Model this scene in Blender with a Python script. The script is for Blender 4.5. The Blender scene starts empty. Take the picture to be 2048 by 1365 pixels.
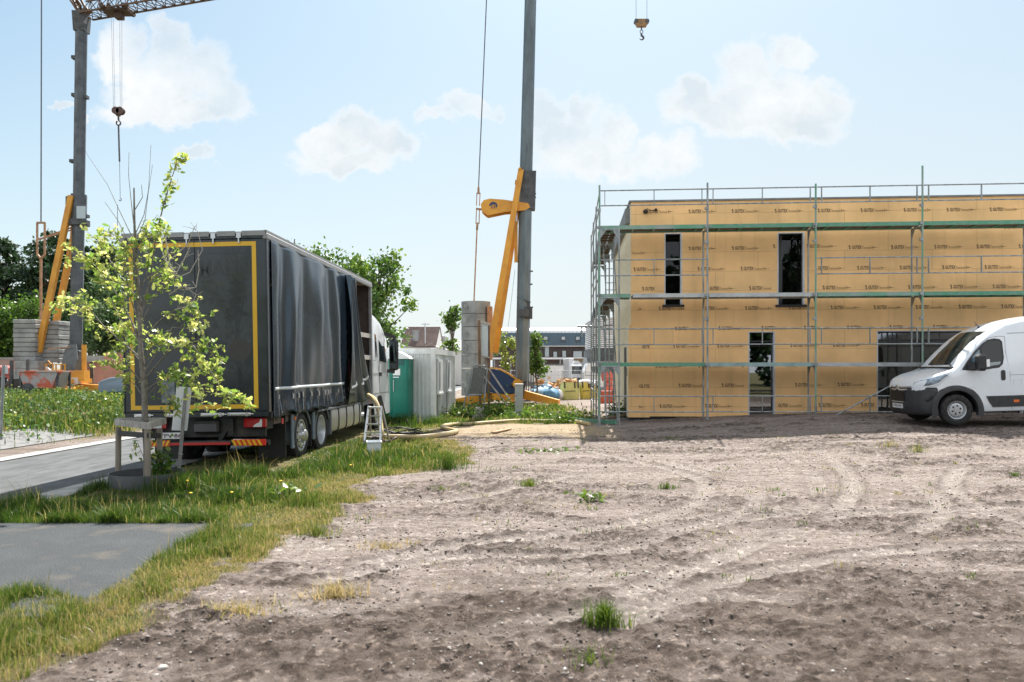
import bpy, math, random
import numpy as np
from mathutils import Vector, Matrix
R = math.radians
random.seed(7)
rng = np.random.default_rng(11)
SC = bpy.context.scene
COL = SC.collection

# ------------------------------------------------------------ camera, light, exposure
F = 1500.0; HC = 1.75; HY = 735.0            # focal length in px of the 2048 px frame, eye height, horizon row
cam = bpy.data.cameras.new('camera'); camo = bpy.data.objects.new('camera', cam); COL.objects.link(camo)
camo.location = (0, 0, HC); camo.rotation_euler = (R(90), R(0.0), 0)
cam.sensor_width = 36; cam.lens = F / 2048 * 36
cam.shift_y = (HY - 682.5) / 2048
cam.clip_end = 3000; cam.clip_start = 0.1
cam.dof.use_dof = True; cam.dof.focus_distance = 17; cam.dof.aperture_fstop = 2.2
SC.camera = camo
SC.view_settings.view_transform = 'Standard'; SC.view_settings.look = 'None'
SC.view_settings.exposure = 1.86; SC.view_settings.gamma = 1
SUN_EL, SUN_AZ = 53.0, 11.0                     # elevation; azimuth to the right of +Y
sd = Vector((math.sin(R(SUN_AZ)) * math.cos(R(SUN_EL)), math.cos(R(SUN_AZ)) * math.cos(R(SUN_EL)), math.sin(R(SUN_EL))))
sun = bpy.data.lights.new('sun', 'SUN'); suno = bpy.data.objects.new('sun', sun); COL.objects.link(suno)
sun.energy = 3.2; sun.angle = R(0.5); sun.color = (1.0, 0.955, 0.89)
suno.rotation_euler = (-sd).to_track_quat('-Z', 'Y').to_euler()
W = bpy.data.worlds.new('World'); SC.world = W; W.use_nodes = True

def world():
    nt = W.node_tree; N = nt.nodes; L = nt.links; N.clear()
    def math_(op, a, b=None, clamp=False):
        n = N.new('ShaderNodeMath'); n.operation = op; n.use_clamp = clamp
        for i, v in enumerate((a, b)):
            if v is None: continue
            if isinstance(v, (int, float)): n.inputs[i].default_value = v
            else: L.new(v, n.inputs[i])
        return n.outputs[0]
    def vec(op, a, b):
        n = N.new('ShaderNodeVectorMath'); n.operation = op
        for i, v in enumerate((a, b)):
            if isinstance(v, tuple): n.inputs[i].default_value = v
            elif v is not None: L.new(v, n.inputs[i])
        return n
    out = N.new('ShaderNodeOutputWorld'); bg = N.new('ShaderNodeBackground')
    sky = N.new('ShaderNodeTexSky'); sky.sky_type = 'NISHITA'; sky.sun_disc = False
    sky.sun_elevation = R(SUN_EL); sky.sun_rotation = R(SUN_AZ)
    sky.air_density = 1.0; sky.dust_density = 1.2; sky.ozone_density = 1.2; sky.altitude = 20
    bg.inputs[1].default_value = 0.05
    tc = N.new('ShaderNodeTexCoord'); sep = N.new('ShaderNodeSeparateXYZ'); L.new(tc.outputs['Generated'], sep.inputs[0])
    ys = math_('MAXIMUM', sep.outputs[1], 0.05)
    a = math_('DIVIDE', sep.outputs[0], ys); b = math_('DIVIDE', sep.outputs[2], ys)
    cmb = N.new('ShaderNodeCombineXYZ'); L.new(a, cmb.inputs[0]); L.new(b, cmb.inputs[1])
    def noise(scale, detail, rough, off):
        n = N.new('ShaderNodeTexNoise'); n.inputs['Scale'].default_value = scale; n.inputs['Detail'].default_value = detail
        n.inputs['Roughness'].default_value = rough
        o = vec('ADD', cmb.outputs[0], off); L.new(o.outputs[0], n.inputs['Vector']); return n
    n1 = noise(22, 8, 0.62, (3.1, 1.7, 0)); n2 = noise(5, 3, 0.5, (9.3, 4.2, 2))
    dsp = vec('SUBTRACT', n1.outputs['Color'], (0.5, 0.5, 0.5))
    dsp2 = vec('MULTIPLY', dsp.outputs[0], (0.082, 0.082, 0.0))
    p = vec('ADD', cmb.outputs[0], dsp2.outputs[0]).outputs[0]
    blobs = [(250,112,52,66),(305,170,95,62),(343,92,42,52),(405,140,62,58),(445,200,52,46),(330,225,130,34),(322,52,26,26),
             (650,284,62,36),(722,262,64,42),(785,292,58,36),(690,325,100,26),
             (862,227,36,15),(920,210,42,24),(965,221,38,20),
             (1090,232,38,48),(1162,225,46,40),(1135,292,84,62),(1232,262,38,32),(1315,310,72,42),(1200,325,90,42),
             (1382,202,52,44),(1500,132,54,48),(1582,108,38,38),(1525,200,112,60),(1645,212,66,44),(1455,232,112,42),(1595,252,96,38),
             (400,316,38,24),(122,214,20,9),(175,240,14,12)]
    cur = None
    for (cx, cy, rx, ry) in blobs:
        s = vec('SUBTRACT', p, ((cx - 1024) / F, (HY - cy) / F, 0))
        m = vec('MULTIPLY', s.outputs[0], (F / rx / 1.22, F / ry / 1.22, 0))
        ln = vec('LENGTH', m.outputs[0], None)
        d = math_('SUBTRACT', 1.0, ln.outputs['Value'])
        cur = d if cur is None else math_('MAXIMUM', cur, d)
    mr = N.new('ShaderNodeMapRange'); mr.interpolation_type = 'SMOOTHSTEP'
    L.new(cur, mr.inputs[0]); mr.inputs[1].default_value = -0.04; mr.inputs[2].default_value = 0.46
    thin = N.new('ShaderNodeMapRange'); L.new(n2.outputs['Fac'], thin.inputs[0])
    thin.inputs[1].default_value = 0.25; thin.inputs[2].default_value = 0.62; thin.inputs[3].default_value = 0.42; thin.inputs[4].default_value = 0.98
    fac = math_('MULTIPLY', mr.outputs[0], thin.outputs[0])
    # a thin bright veil that thickens to the horizon, to the right and round the sun
    el = N.new('ShaderNodeMapRange'); L.new(b, el.inputs[0]); el.inputs[1].default_value = 0.0; el.inputs[2].default_value = 0.62
    el.inputs[3].default_value = 0.74; el.inputs[4].default_value = 0.03
    az = N.new('ShaderNodeMapRange'); L.new(a, az.inputs[0]); az.inputs[1].default_value = -0.75; az.inputs[2].default_value = 0.35
    az.inputs[3].default_value = 0.0; az.inputs[4].default_value = 0.34
    veil = math_('ADD', el.outputs[0], az.outputs[0], True)
    veil = math_('MULTIPLY', veil, math_('GREATER_THAN', sep.outputs[1], 0.05))
    vc = N.new('ShaderNodeMix'); vc.data_type = 'RGBA'; vh = N.new('ShaderNodeMapRange'); L.new(b, vh.inputs[0]); vh.inputs[1].default_value = 0.05; vh.inputs[2].default_value = 0.42
    L.new(vh.outputs[0], vc.inputs[0]); vc.inputs[6].default_value = (4.6, 4.85, 5.0, 1); vc.inputs[7].default_value = (3.95, 4.38, 4.68, 1)
    tint = vec('MULTIPLY', sky.outputs[0], (0.86, 0.97, 0.88))
    mx = N.new('ShaderNodeMix'); mx.data_type = 'RGBA'; L.new(veil, mx.inputs[0]); L.new(tint.outputs[0], mx.inputs[6]); L.new(vc.outputs[2], mx.inputs[7])
    # unseen sky behind the photographer: bright cloud added to fill the shaded facade
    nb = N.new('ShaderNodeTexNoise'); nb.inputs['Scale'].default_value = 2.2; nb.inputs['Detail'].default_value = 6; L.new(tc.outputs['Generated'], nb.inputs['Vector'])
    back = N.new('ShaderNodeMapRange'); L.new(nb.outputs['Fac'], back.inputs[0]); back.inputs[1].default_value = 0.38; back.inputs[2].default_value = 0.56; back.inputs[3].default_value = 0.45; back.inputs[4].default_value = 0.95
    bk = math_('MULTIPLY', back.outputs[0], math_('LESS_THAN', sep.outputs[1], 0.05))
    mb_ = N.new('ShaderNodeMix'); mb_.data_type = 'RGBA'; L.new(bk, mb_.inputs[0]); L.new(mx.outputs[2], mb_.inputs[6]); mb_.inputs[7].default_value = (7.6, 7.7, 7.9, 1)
    # the body of each cloud: bright towards the top and the rim, blue-grey below
    shd = noise(7, 6, 0.6, (1.2, 7.7, 0.4))
    core = N.new('ShaderNodeMapRange'); L.new(cur, core.inputs[0]); core.inputs[1].default_value = 0.12; core.inputs[2].default_value = 0.52
    sm = N.new('ShaderNodeMapRange'); L.new(shd.outputs['Fac'], sm.inputs[0]); sm.inputs[1].default_value = 0.36; sm.inputs[2].default_value = 0.58
    sh = math_('MULTIPLY', core.outputs[0], sm.outputs[0])
    cc = N.new('ShaderNodeMix'); cc.data_type = 'RGBA'; L.new(sh, cc.inputs[0]); cc.inputs[6].default_value = (5.6, 5.65, 5.65, 1); cc.inputs[7].default_value = (4.15, 4.58, 4.88, 1)
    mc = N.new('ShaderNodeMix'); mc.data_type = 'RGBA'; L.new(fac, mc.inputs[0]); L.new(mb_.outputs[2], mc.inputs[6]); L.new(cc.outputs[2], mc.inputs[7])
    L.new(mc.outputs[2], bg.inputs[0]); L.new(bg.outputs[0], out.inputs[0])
world()

# ------------------------------------------------------------ helpers
def P(px, py, Y):                                # photo pixel at depth Y
    return Vector(((px - 1024) / F * Y, Y, HC - (py - HY) / F * Y))
def vnoise(x, y, seed=0):
    xi = np.floor(x).astype(np.int64); yi = np.floor(y).astype(np.int64)
    xf = x - xi; yf = y - yi
    def h(a, b):
        n = (a * 374761393 + b * 668265263 + seed * 1442695041) & 0xFFFFFFFF
        n = ((n ^ (n >> 13)) * 1274126177) & 0xFFFFFFFF
        n = (n ^ (n >> 16)) & 0xFFFFFF
        return n / float(0xFFFFFF)
    u = xf * xf * (3 - 2 * xf); v = yf * yf * (3 - 2 * yf)
    return (h(xi, yi) * (1 - u) + h(xi + 1, yi) * u) * (1 - v) + (h(xi, yi + 1) * (1 - u) + h(xi + 1, yi + 1) * u) * v
def fbm(x, y, s=1.0, o=4, seed=0):
    r = 0; a = 0.5; t = 0
    for i in range(o):
        r = r + a * vnoise(x * s, y * s, seed + i * 17); t += a; a *= 0.5; s *= 2.03
    return r / t
def S(t):
    t = np.clip(t, 0, 1); return t * t * (3 - 2 * t)
def lerp(a, b, t): return a + (b - a) * t

MATS = {}
def mat(name, col, rough=0.6, metal=0.0, var=0.0, vscale=4.0, col2=None, bump=0.0, bscale=30.0, spec=0.5, coat=0.0, stretch=(1, 1, 1), emis=None, tint=None, detail=5, lo=0.35, hi=0.65):
    if name in MATS: return MATS[name]
    m = bpy.data.materials.new(name); m.use_nodes = True; nt = m.node_tree; N = nt.nodes; L = nt.links
    b = N['Principled BSDF']; b.inputs['Base Color'].default_value = (*col, 1)
    b.inputs['Roughness'].default_value = rough; b.inputs['Metallic'].default_value = metal
    b.inputs['Specular IOR Level'].default_value = spec; b.inputs['Coat Weight'].default_value = coat
    if tint: b.inputs['Specular Tint'].default_value = (*tint, 1)
    if emis: b.inputs['Emission Color'].default_value = (*emis, 1); b.inputs['Emission Strength'].default_value = 1
    tc = None
    if var or col2 or bump:
        tc = N.new('ShaderNodeTexCoord'); mp = N.new('ShaderNodeMapping'); L.new(tc.outputs['Object'], mp.inputs[0])
        mp.inputs['Scale'].default_value = stretch
    if var or col2:
        n = N.new('ShaderNodeTexNoise'); n.inputs['Scale'].default_value = vscale; n.inputs['Detail'].default_value = detail
        n.inputs['Roughness'].default_value = 0.6; L.new(mp.outputs[0], n.inputs['Vector'])
        mr = N.new('ShaderNodeMapRange'); L.new(n.outputs['Fac'], mr.inputs[0]); mr.inputs[1].default_value = lo; mr.inputs[2].default_value = hi
        mx = N.new('ShaderNodeMix'); mx.data_type = 'RGBA'; L.new(mr.outputs[0], mx.inputs[0])
        c2 = col2 if col2 else tuple(c * (1 - var) for c in col)
        c1 = col if col2 else tuple(min(1, c * (1 + var * 0.6)) for c in col)
        mx.inputs[6].default_value = (*c1, 1); mx.inputs[7].default_value = (*c2, 1); L.new(mx.outputs[2], b.inputs['Base Color'])
        mr2 = N.new('ShaderNodeMapRange'); L.new(n.outputs['Fac'], mr2.inputs[0]); mr2.inputs[1].default_value = 0.3; mr2.inputs[2].default_value = 0.7
        mr2.inputs[3].default_value = rough * 0.85; mr2.inputs[4].default_value = min(1, rough * 1.2); L.new(mr2.outputs[0], b.inputs['Roughness'])
    if bump:
        n = N.new('ShaderNodeTexNoise'); n.inputs['Scale'].default_value = bscale; n.inputs['Detail'].default_value = 4; L.new(mp.outputs[0], n.inputs['Vector'])
        bp = N.new('ShaderNodeBump'); bp.inputs['Strength'].default_value = bump; bp.inputs['Distance'].default_value = 0.02
        L.new(n.outputs['Fac'], bp.inputs['Height']); L.new(bp.outputs[0], b.inputs['Normal'])
    MATS[name] = m; return m
def leafmat(name, ramp, trans=0.45):
    """foliage / grass: colour from the per-leaf random attribute 'rnd'"""
    m = bpy.data.materials.new(name); m.use_nodes = True; nt = m.node_tree; N = nt.nodes; L = nt.links
    N.clear(); out = N.new('ShaderNodeOutputMaterial')
    at = N.new('ShaderNodeAttribute'); at.attribute_name = 'rnd'
    cr = N.new('ShaderNodeValToRGB'); L.new(at.outputs['Fac'], cr.inputs[0])
    el = cr.color_ramp.elements
    while len(el) < len(ramp): el.new(0.5)
    for e, (p, c) in zip(el, ramp): e.position = p; e.color = (*c, 1)
    d = N.new('ShaderNodeBsdfPrincipled'); L.new(cr.outputs[0], d.inputs['Base Color']); d.inputs['Roughness'].default_value = 0.4
    d.inputs['Specular IOR Level'].default_value = 0.35
    t = N.new('ShaderNodeBsdfTranslucent'); hs = N.new('ShaderNodeHueSaturation'); hs.inputs['Saturation'].default_value = 1.1; hs.inputs['Value'].default_value = 1.35
    hs.inputs['Hue'].default_value = 0.487
    L.new(cr.outputs[0], hs.inputs['Color']); L.new(hs.outputs[0], t.inputs[0])
    mx = N.new('ShaderNodeMixShader'); mx.inputs[0].default_value = trans
    L.new(d.outputs[0], mx.inputs[1]); L.new(t.outputs[0], mx.inputs[2]); L.new(mx.outputs[0], out.inputs[0])
    MATS[name] = m; return m

def npmesh(name, V, faces, mats, rnd=None, smooth=False, attrs=None):
    """V (n,3); faces: list of (array (k,m)) all-same-size arrays"""
    me = bpy.data.meshes.new(name)
    V = np.asarray(V, np.float32)
    faces = [np.asarray(f, np.int32) for f in faces]
    loops = np.concatenate([f.ravel() for f in faces]); tot = np.concatenate([np.full(len(f), f.shape[1], np.int32) for f in faces])
    st = np.concatenate(([0], np.cumsum(tot)[:-1])).astype(np.int32)
    me.vertices.add(len(V)); me.vertices.foreach_set('co', V.ravel())
    me.loops.add(len(loops)); me.loops.foreach_set('vertex_index', loops)
    me.polygons.add(len(tot)); me.polygons.foreach_set('loop_start', st); me.polygons.foreach_set('loop_total', tot)
    if smooth: me.polygons.foreach_set('use_smooth', np.ones(len(tot), bool))
    me.update(calc_edges=True)
    if rnd is not None:
        a = me.attributes.new('rnd', 'FLOAT', 'POINT'); a.data.foreach_set('value', np.asarray(rnd, np.float32))
    for k, v in (attrs or {}).items():
        a = me.attributes.new(k, 'FLOAT', 'POINT'); a.data.foreach_set('value', np.asarray(v, np.float32))
    for m in mats: me.materials.append(m)
    return me
def link(name, me, parent=None, loc=None):
    o = bpy.data.objects.new(name, me); COL.objects.link(o)
    if parent: o.parent = parent
    if loc is not None: o.location = loc
    return o
def tag(o, label=None, cat=None, group=None, kind=None):
    if label: o['label'] = label
    if cat: o['category'] = cat
    if group: o['group'] = group
    if kind: o['kind'] = kind
    return o
def thing(name, label, cat, loc=(0, 0, 0), rot=(0, 0, 0), group=None):
    o = bpy.data.objects.new(name, None); COL.objects.link(o); o.location = loc; o.rotation_euler = rot
    o.empty_display_size = 0.2
    return tag(o, label, cat, group)
def copy_tree(o, parent=None):
    c = o.copy(); COL.objects.link(c); c.parent = parent
    for ch in list(o.children): copy_tree(ch, c)
    return c

class MB:
    def __init__(s): s.v = []; s.f = []; s.m = []
    def add(s, V, Fs, m=0, M=None):
        b = len(s.v)
        for p in V: s.v.append(tuple(M @ Vector(p)) if M is not None else tuple(p))
        for f in Fs: s.f.append([i + b for i in f]); s.m.append(m)
        return s
    def box(s, c, d, m=0, rot=None, bev=0.0):
        x, y, z = (k / 2 for k in d)
        M = Matrix.Translation(c)
        if rot: M = M @ Matrix.Rotation(rot[2], 4, 'Z') @ Matrix.Rotation(rot[1], 4, 'Y') @ Matrix.Rotation(rot[0], 4, 'X')
        if bev <= 0:
            V = [(sx * x, sy * y, sz * z) for sz in (-1, 1) for sx, sy in ((-1, -1), (1, -1), (1, 1), (-1, 1))]
            Fs = [(3, 2, 1, 0), (4, 5, 6, 7), (0, 1, 5, 4), (1, 2, 6, 5), (2, 3, 7, 6), (3, 0, 4, 7)]
            return s.add(V, Fs, m, M)
        b = min(bev, x * .9, y * .9, z * .9); V = []; 
        for zz, k in ((-z, b), (-z + b, 0), (z - b, 0), (z, b)):
            for sx, sy in ((-1, -1), (1, -1), (1, 1), (-1, 1)):
                # two verts a corner
                if (sx, sy) in ((-1, -1), (1, 1)): q = [(sx * (x - k), sy * (y - b if not k else y - b - 0)), (sx * (x - b), sy * (y - k))]
                else: q = [(sx * (x - b), sy * (y - k)), (sx * (x - k), sy * (y - b))]
                for (ax, ay) in q: V.append((ax, ay, zz))
        Fs = [tuple(range(7, -1, -1)), tuple(range(24, 32))]
        for r in range(3):
            for i in range(8): Fs.append((r * 8 + i, r * 8 + (i + 1) % 8, (r + 1) * 8 + (i + 1) % 8, (r + 1) * 8 + i))
        return s.add(V, Fs, m, M)
    def bb(s, x0, x1, y0, y1, z0, z1, m=0, bev=0.0):
        return s.box(((x0 + x1) / 2, (y0 + y1) / 2, (z0 + z1) / 2), (abs(x1 - x0), abs(y1 - y0), abs(z1 - z0)), m, None, bev)
    def bar(s, a, b, w, h=None, m=0, up=(0, 0, 1), w2=None, h2=None):
        a = Vector(a); b = Vector(b); h = h or w; w2 = w2 or w; h2 = h2 or h
        d = (b - a).normalized(); u = Vector(up)
        if abs(d.dot(u)) > 0.98: u = Vector((1, 0, 0))
        sx = d.cross(u).normalized(); uz = sx.cross(d)
        V = []
        for p, ww, hh in ((a, w, h), (b, w2, h2)):
            for i, j in ((-1, -1), (1, -1), (1, 1), (-1, 1)): V.append(p + sx * i * ww / 2 + uz * j * hh / 2)
        return s.add(V, [(3, 2, 1, 0), (4, 5, 6, 7), (0, 1, 5, 4), (1, 2, 6, 5), (2, 3, 7, 6), (3, 0, 4, 7)], m)
    def tube(s, pts, r, n=8, m=0, cap=True):
        pts = [Vector(p) for p in pts]; k = len(pts)
        rs = r if isinstance(r, (list, tuple)) else [r] * k
        d0 = (pts[1] - pts[0]).normalized(); u = Vector((0, 0, 1)) if abs(d0.z) < .9 else Vector((1, 0, 0))
        V = []; x = d0.cross(u).normalized()
        for i, p in enumerate(pts):
            d = (pts[min(i + 1, k - 1)] - pts[max(i - 1, 0)]).normalized()
            x = (x - d * x.dot(d)).normalized(); y = d.cross(x)
            for j in range(n):
                t = 2 * math.pi * j / n; V.append(p + (x * math.cos(t) + y * math.sin(t)) * rs[i])
        Fs = [(i * n + j, i * n + (j + 1) % n, (i + 1) * n + (j + 1) % n, (i + 1) * n + j) for i in range(k - 1) for j in range(n)]
        if cap: Fs += [tuple(range(n - 1, -1, -1)), tuple(range((k - 1) * n, k * n))]
        return s.add(V, Fs, m)
    def prism(s, prof, a, b, m=0, M=None, axis='y'):
        """2-D profile extruded from a to b along axis"""
        n = len(prof); V = []
        for t in (a, b):
            for (p, q) in prof:
                V.append({'y': (p, t, q), 'x': (t, p, q), 'z': (p, q, t)}[axis])
        Fs = [tuple(range(n - 1, -1, -1)), tuple(range(n, 2 * n))] + [(i, (i + 1) % n, n + (i + 1) % n, n + i) for i in range(n)]
        return s.add(V, Fs, m, M)
    def lathe(s, prof, n=24, m=0, M=None):
        """(r, z) profile turned about local z"""
        V = [(r * math.cos(2 * math.pi * j / n), r * math.sin(2 * math.pi * j / n), z) for (r, z) in prof for j in range(n)]
        Fs = [(i * n + j, i * n + (j + 1) % n, (i + 1) * n + (j + 1) % n, (i + 1) * n + j) for i in range(len(prof) - 1) for j in range(n)]
        return s.add(V, Fs, m, M)
    def build(s, name, mats, parent=None, smooth=False, loc=None, label=None):
        me = bpy.data.meshes.new(name); me.from_pydata(s.v, [], s.f)
        if not isinstance(mats, (list, tuple)): mats = [mats]
        for q in mats: me.materials.append(q)
        me.polygons.foreach_set('material_index', s.m)
        me.update(); me.validate()
        import bmesh
        bm = bmesh.new(); bm.from_mesh(me); bmesh.ops.recalc_face_normals(bm, faces=bm.faces); bm.to_mesh(me); bm.free()
        if smooth:
            me.polygons.foreach_set('use_smooth', [True] * len(me.polygons))
            try: me.set_sharp_from_angle(angle=R(smooth if isinstance(smooth, (int, float)) and smooth > 1 else 40))
            except Exception: pass
        o = link(name, me, parent, loc)
        if label: o['label'] = label
        return o

_txt = {}
def text_geo(t, bold=0.0):
    k = (t, bold)
    if k in _txt: return _txt[k]
    cu = bpy.data.curves.new('t', 'FONT'); cu.body = t; cu.size = 1; cu.resolution_u = 2; cu.offset = bold
    o = bpy.data.objects.new('t', cu); COL.objects.link(o)
    bpy.context.view_layer.update()
    me = o.evaluated_get(bpy.context.evaluated_depsgraph_get()).to_mesh()
    V = np.array([v.co[:] for v in me.vertices]); Fs = [tuple(p.vertices) for p in me.polygons]
    bpy.data.objects.remove(o); bpy.data.curves.remove(cu)
    mn, mxx = V.min(0), V.max(0)
    V = (V - mn); _txt[k] = (V, Fs, mxx - mn); return _txt[k]
def add_text(mb, t, origin, ux, uz, w, h, m=0, bold=0.0):
    """text fitted into a w x h box whose lower left corner is origin"""
    V, Fs, d = text_geo(t, bold); o = Vector(origin); ux = Vector(ux); uz = Vector(uz)
    mb.add([o + ux * (v[0] / d[0] * w) + uz * (v[1] / d[1] * h) for v in V], Fs, m)
# ------------------------------------------------------------ terrain
CT, ST = math.cos(math.atan(61 / 1500)), math.sin(math.atan(61 / 1500))
def uv(x, y): return x * ST + y * CT, x * CT - y * ST        # along the road, across it
def xy(u, v): return u * ST + v * CT, u * CT - v * ST
BX = np.array([-2.9, -2.76, -2.72, -2.5, -2.34, -2.18, -2.0, -2.15, -0.85, -0.9, -1.9, -2.3])
BY = np.array([0.0, 4.17, 4.41, 5.41, 6.33, 7.72, 9.2, 11.5, 13.6, 17.0, 18.0, 60])
def g(x, y):
    x = np.asarray(x, float); y = np.asarray(y, float)
    u, v = uv(x, y)
    h = 0.10 * S((y - 15) / 6) * S((x + 4) / 5) * (1 - S((y - 24) / 6))
    h = h + 0.27 * S((x - 2.5) / 7.0) * S((y - 11) / 7) * (1 - S((y - 30) / 12))
    h = h - 0.16 * S((y - 20) / 4) * (1 - S((x - 1.5) / 2.0)) * (1 - S((y - 28) / 6)) * S((x + 5) / 2)
    h = h + 0.05 * S((y - 19.6) / 0.8) * S((x - 2.6) / 1.5) * (1 - S((y - 24) / 1))
    h = h - 0.09 * S((-6.2 - v) / 0.5) * S((v + 13.2) / 1.2)               # the road lies a little lower
    h = h + 0.35 * S((-12.5 - v) / 4) * S((y - 14) / 6)                       # field beyond it
    return h
def smask(d, w): return S(d / w + 0.5)
def masks(x, y):
    u, v = uv(x, y)
    n = fbm(x, y, 1.3, 4, 3) - 0.5; n2 = fbm(x, y, 5.0, 3, 8) - 0.5
    xb = np.interp(y, BY, BX) + n * 0.9 + n2 * 0.4
    gr = smask(xb - x, 0.25)
    far = S((y - 23.2 + n * 3) / 1.0) * smask(2.4 - x + n * 2, 1.0) * (1 - S((y - 33 + n * 5) / 2))
    gr = np.maximum(gr, far)
    sand = S((y - 17.6 + n * 2) / .8) * (1 - S((y - 23.4 + n * 2) / .6)) * smask(x + 1.9 + n * 2, .8) * smask(2.6 - x, 1.0)
    strip = np.exp(-((v + 4.25 + n * .5) / 0.3) ** 2) * S((y - 12) / 2)     # dry, worn strip beside the lorry
    path = (x < -3.05 + n * .5) * (y > 5.75 + n * .7) * (y < 8.3)
    gr = gr * (1 - path) * (1 - smask(-6.6 - v, 0.1) * smask(v + 12.2 + n, .5))
    gr = np.where(y > 36, np.where(x < -14, 0.7, 0.15), gr)
    gr = gr * (1 - sand)
    return gr, sand, strip, n, n2
def crom(pts, n=10):
    out = []; Q = [pts[0]] + list(pts) + [pts[-1]]
    for i in range(1, len(Q) - 2):
        for k in range(n):
            t = k / n; a, b, c, d = (np.array(q, float) for q in Q[i - 1:i + 3])
            out.append(.5 * ((2 * b) + (c - a) * t + (2 * a - 5 * b + 4 * c - d) * t * t + (3 * b - a - 3 * c + d) * t ** 3))
    return np.array(out + [np.array(pts[-1], float)])
def tracks(x, y):
    """tyre ruts that sweep over the yard"""
    t = 0 * x; ribs = 0 * x; dk = 0 * x
    lines = [((1720, 925), (1800, 945), (1870, 985), (1880, 1020), (1840, 1055)), ((1640, 905), (1700, 950), (1690, 1000), (1600, 1050), (1450, 1090), (1250, 1112), (1060, 1125)),
             ((1560, 905), (1630, 950), (1620, 1005), (1540, 1060), (1380, 1125), (1250, 1180)), ((2060, 1005), (1900, 1012), (1700, 1022), (1500, 1062), (1300, 1088), (1100, 1085)),
             ((1180, 900), (1380, 945), (1390, 1000), (1200, 1048), (950, 1076), (740, 1108)), ((2060, 1088), (1850, 1085), (1640, 1108), (1430, 1155), (1250, 1230)),
             ((880, 1262), (1150, 1215), (1450, 1180), (1760, 1195), (2060, 1240)), ((640, 1150), (900, 1102), (1180, 1098), (1400, 1040), (1600, 1020)), ((1330, 920), (1480, 960), (1500, 1010), (1340, 1050)),
             ((760, 1012), (960, 985), (1200, 935), (1420, 905)), ((1960, 905), (1900, 960), (1960, 1010), (2060, 1040))]
    for i, ln in enumerate(lines):
        w = []
        for px, py in ln: Yd = 1.75 * F / (py - HY) * .97; w.append(((px - 1024) / F * Yd, Yd))
        c = crom(w); best = np.full(x.shape, 9.0); sgn = 0 * x; al = 0 * x; L_ = 0
        for a, b in zip(c[:-1], c[1:]):
            d = b - a; l = np.hypot(*d)
            if l < 1e-6: continue
            u = ((x - a[0]) * d[0] + (y - a[1]) * d[1]) / l; uc = np.clip(u, 0, l); q = np.hypot(x - a[0] - d[0] / l * uc, y - a[1] - d[1] / l * uc)
            m = q < best; best = np.where(m, q, best); al = np.where(m, L_ + uc, al); L_ += l
        wv = S(fbm(x, y, 0.7, 2, 40 + i) * 3.4 - .95)
        b = np.exp(-(best / 0.14) ** 4) * wv; t = np.maximum(t, b)
        ribs = ribs + b * (np.sin(al * 40) * .6 + np.sin(best * 85) * .8)
        dk = np.maximum(dk, np.exp(-((best - .17) / .035) ** 2) * wv)
    return t, ribs, dk
dirt_top = None
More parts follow.
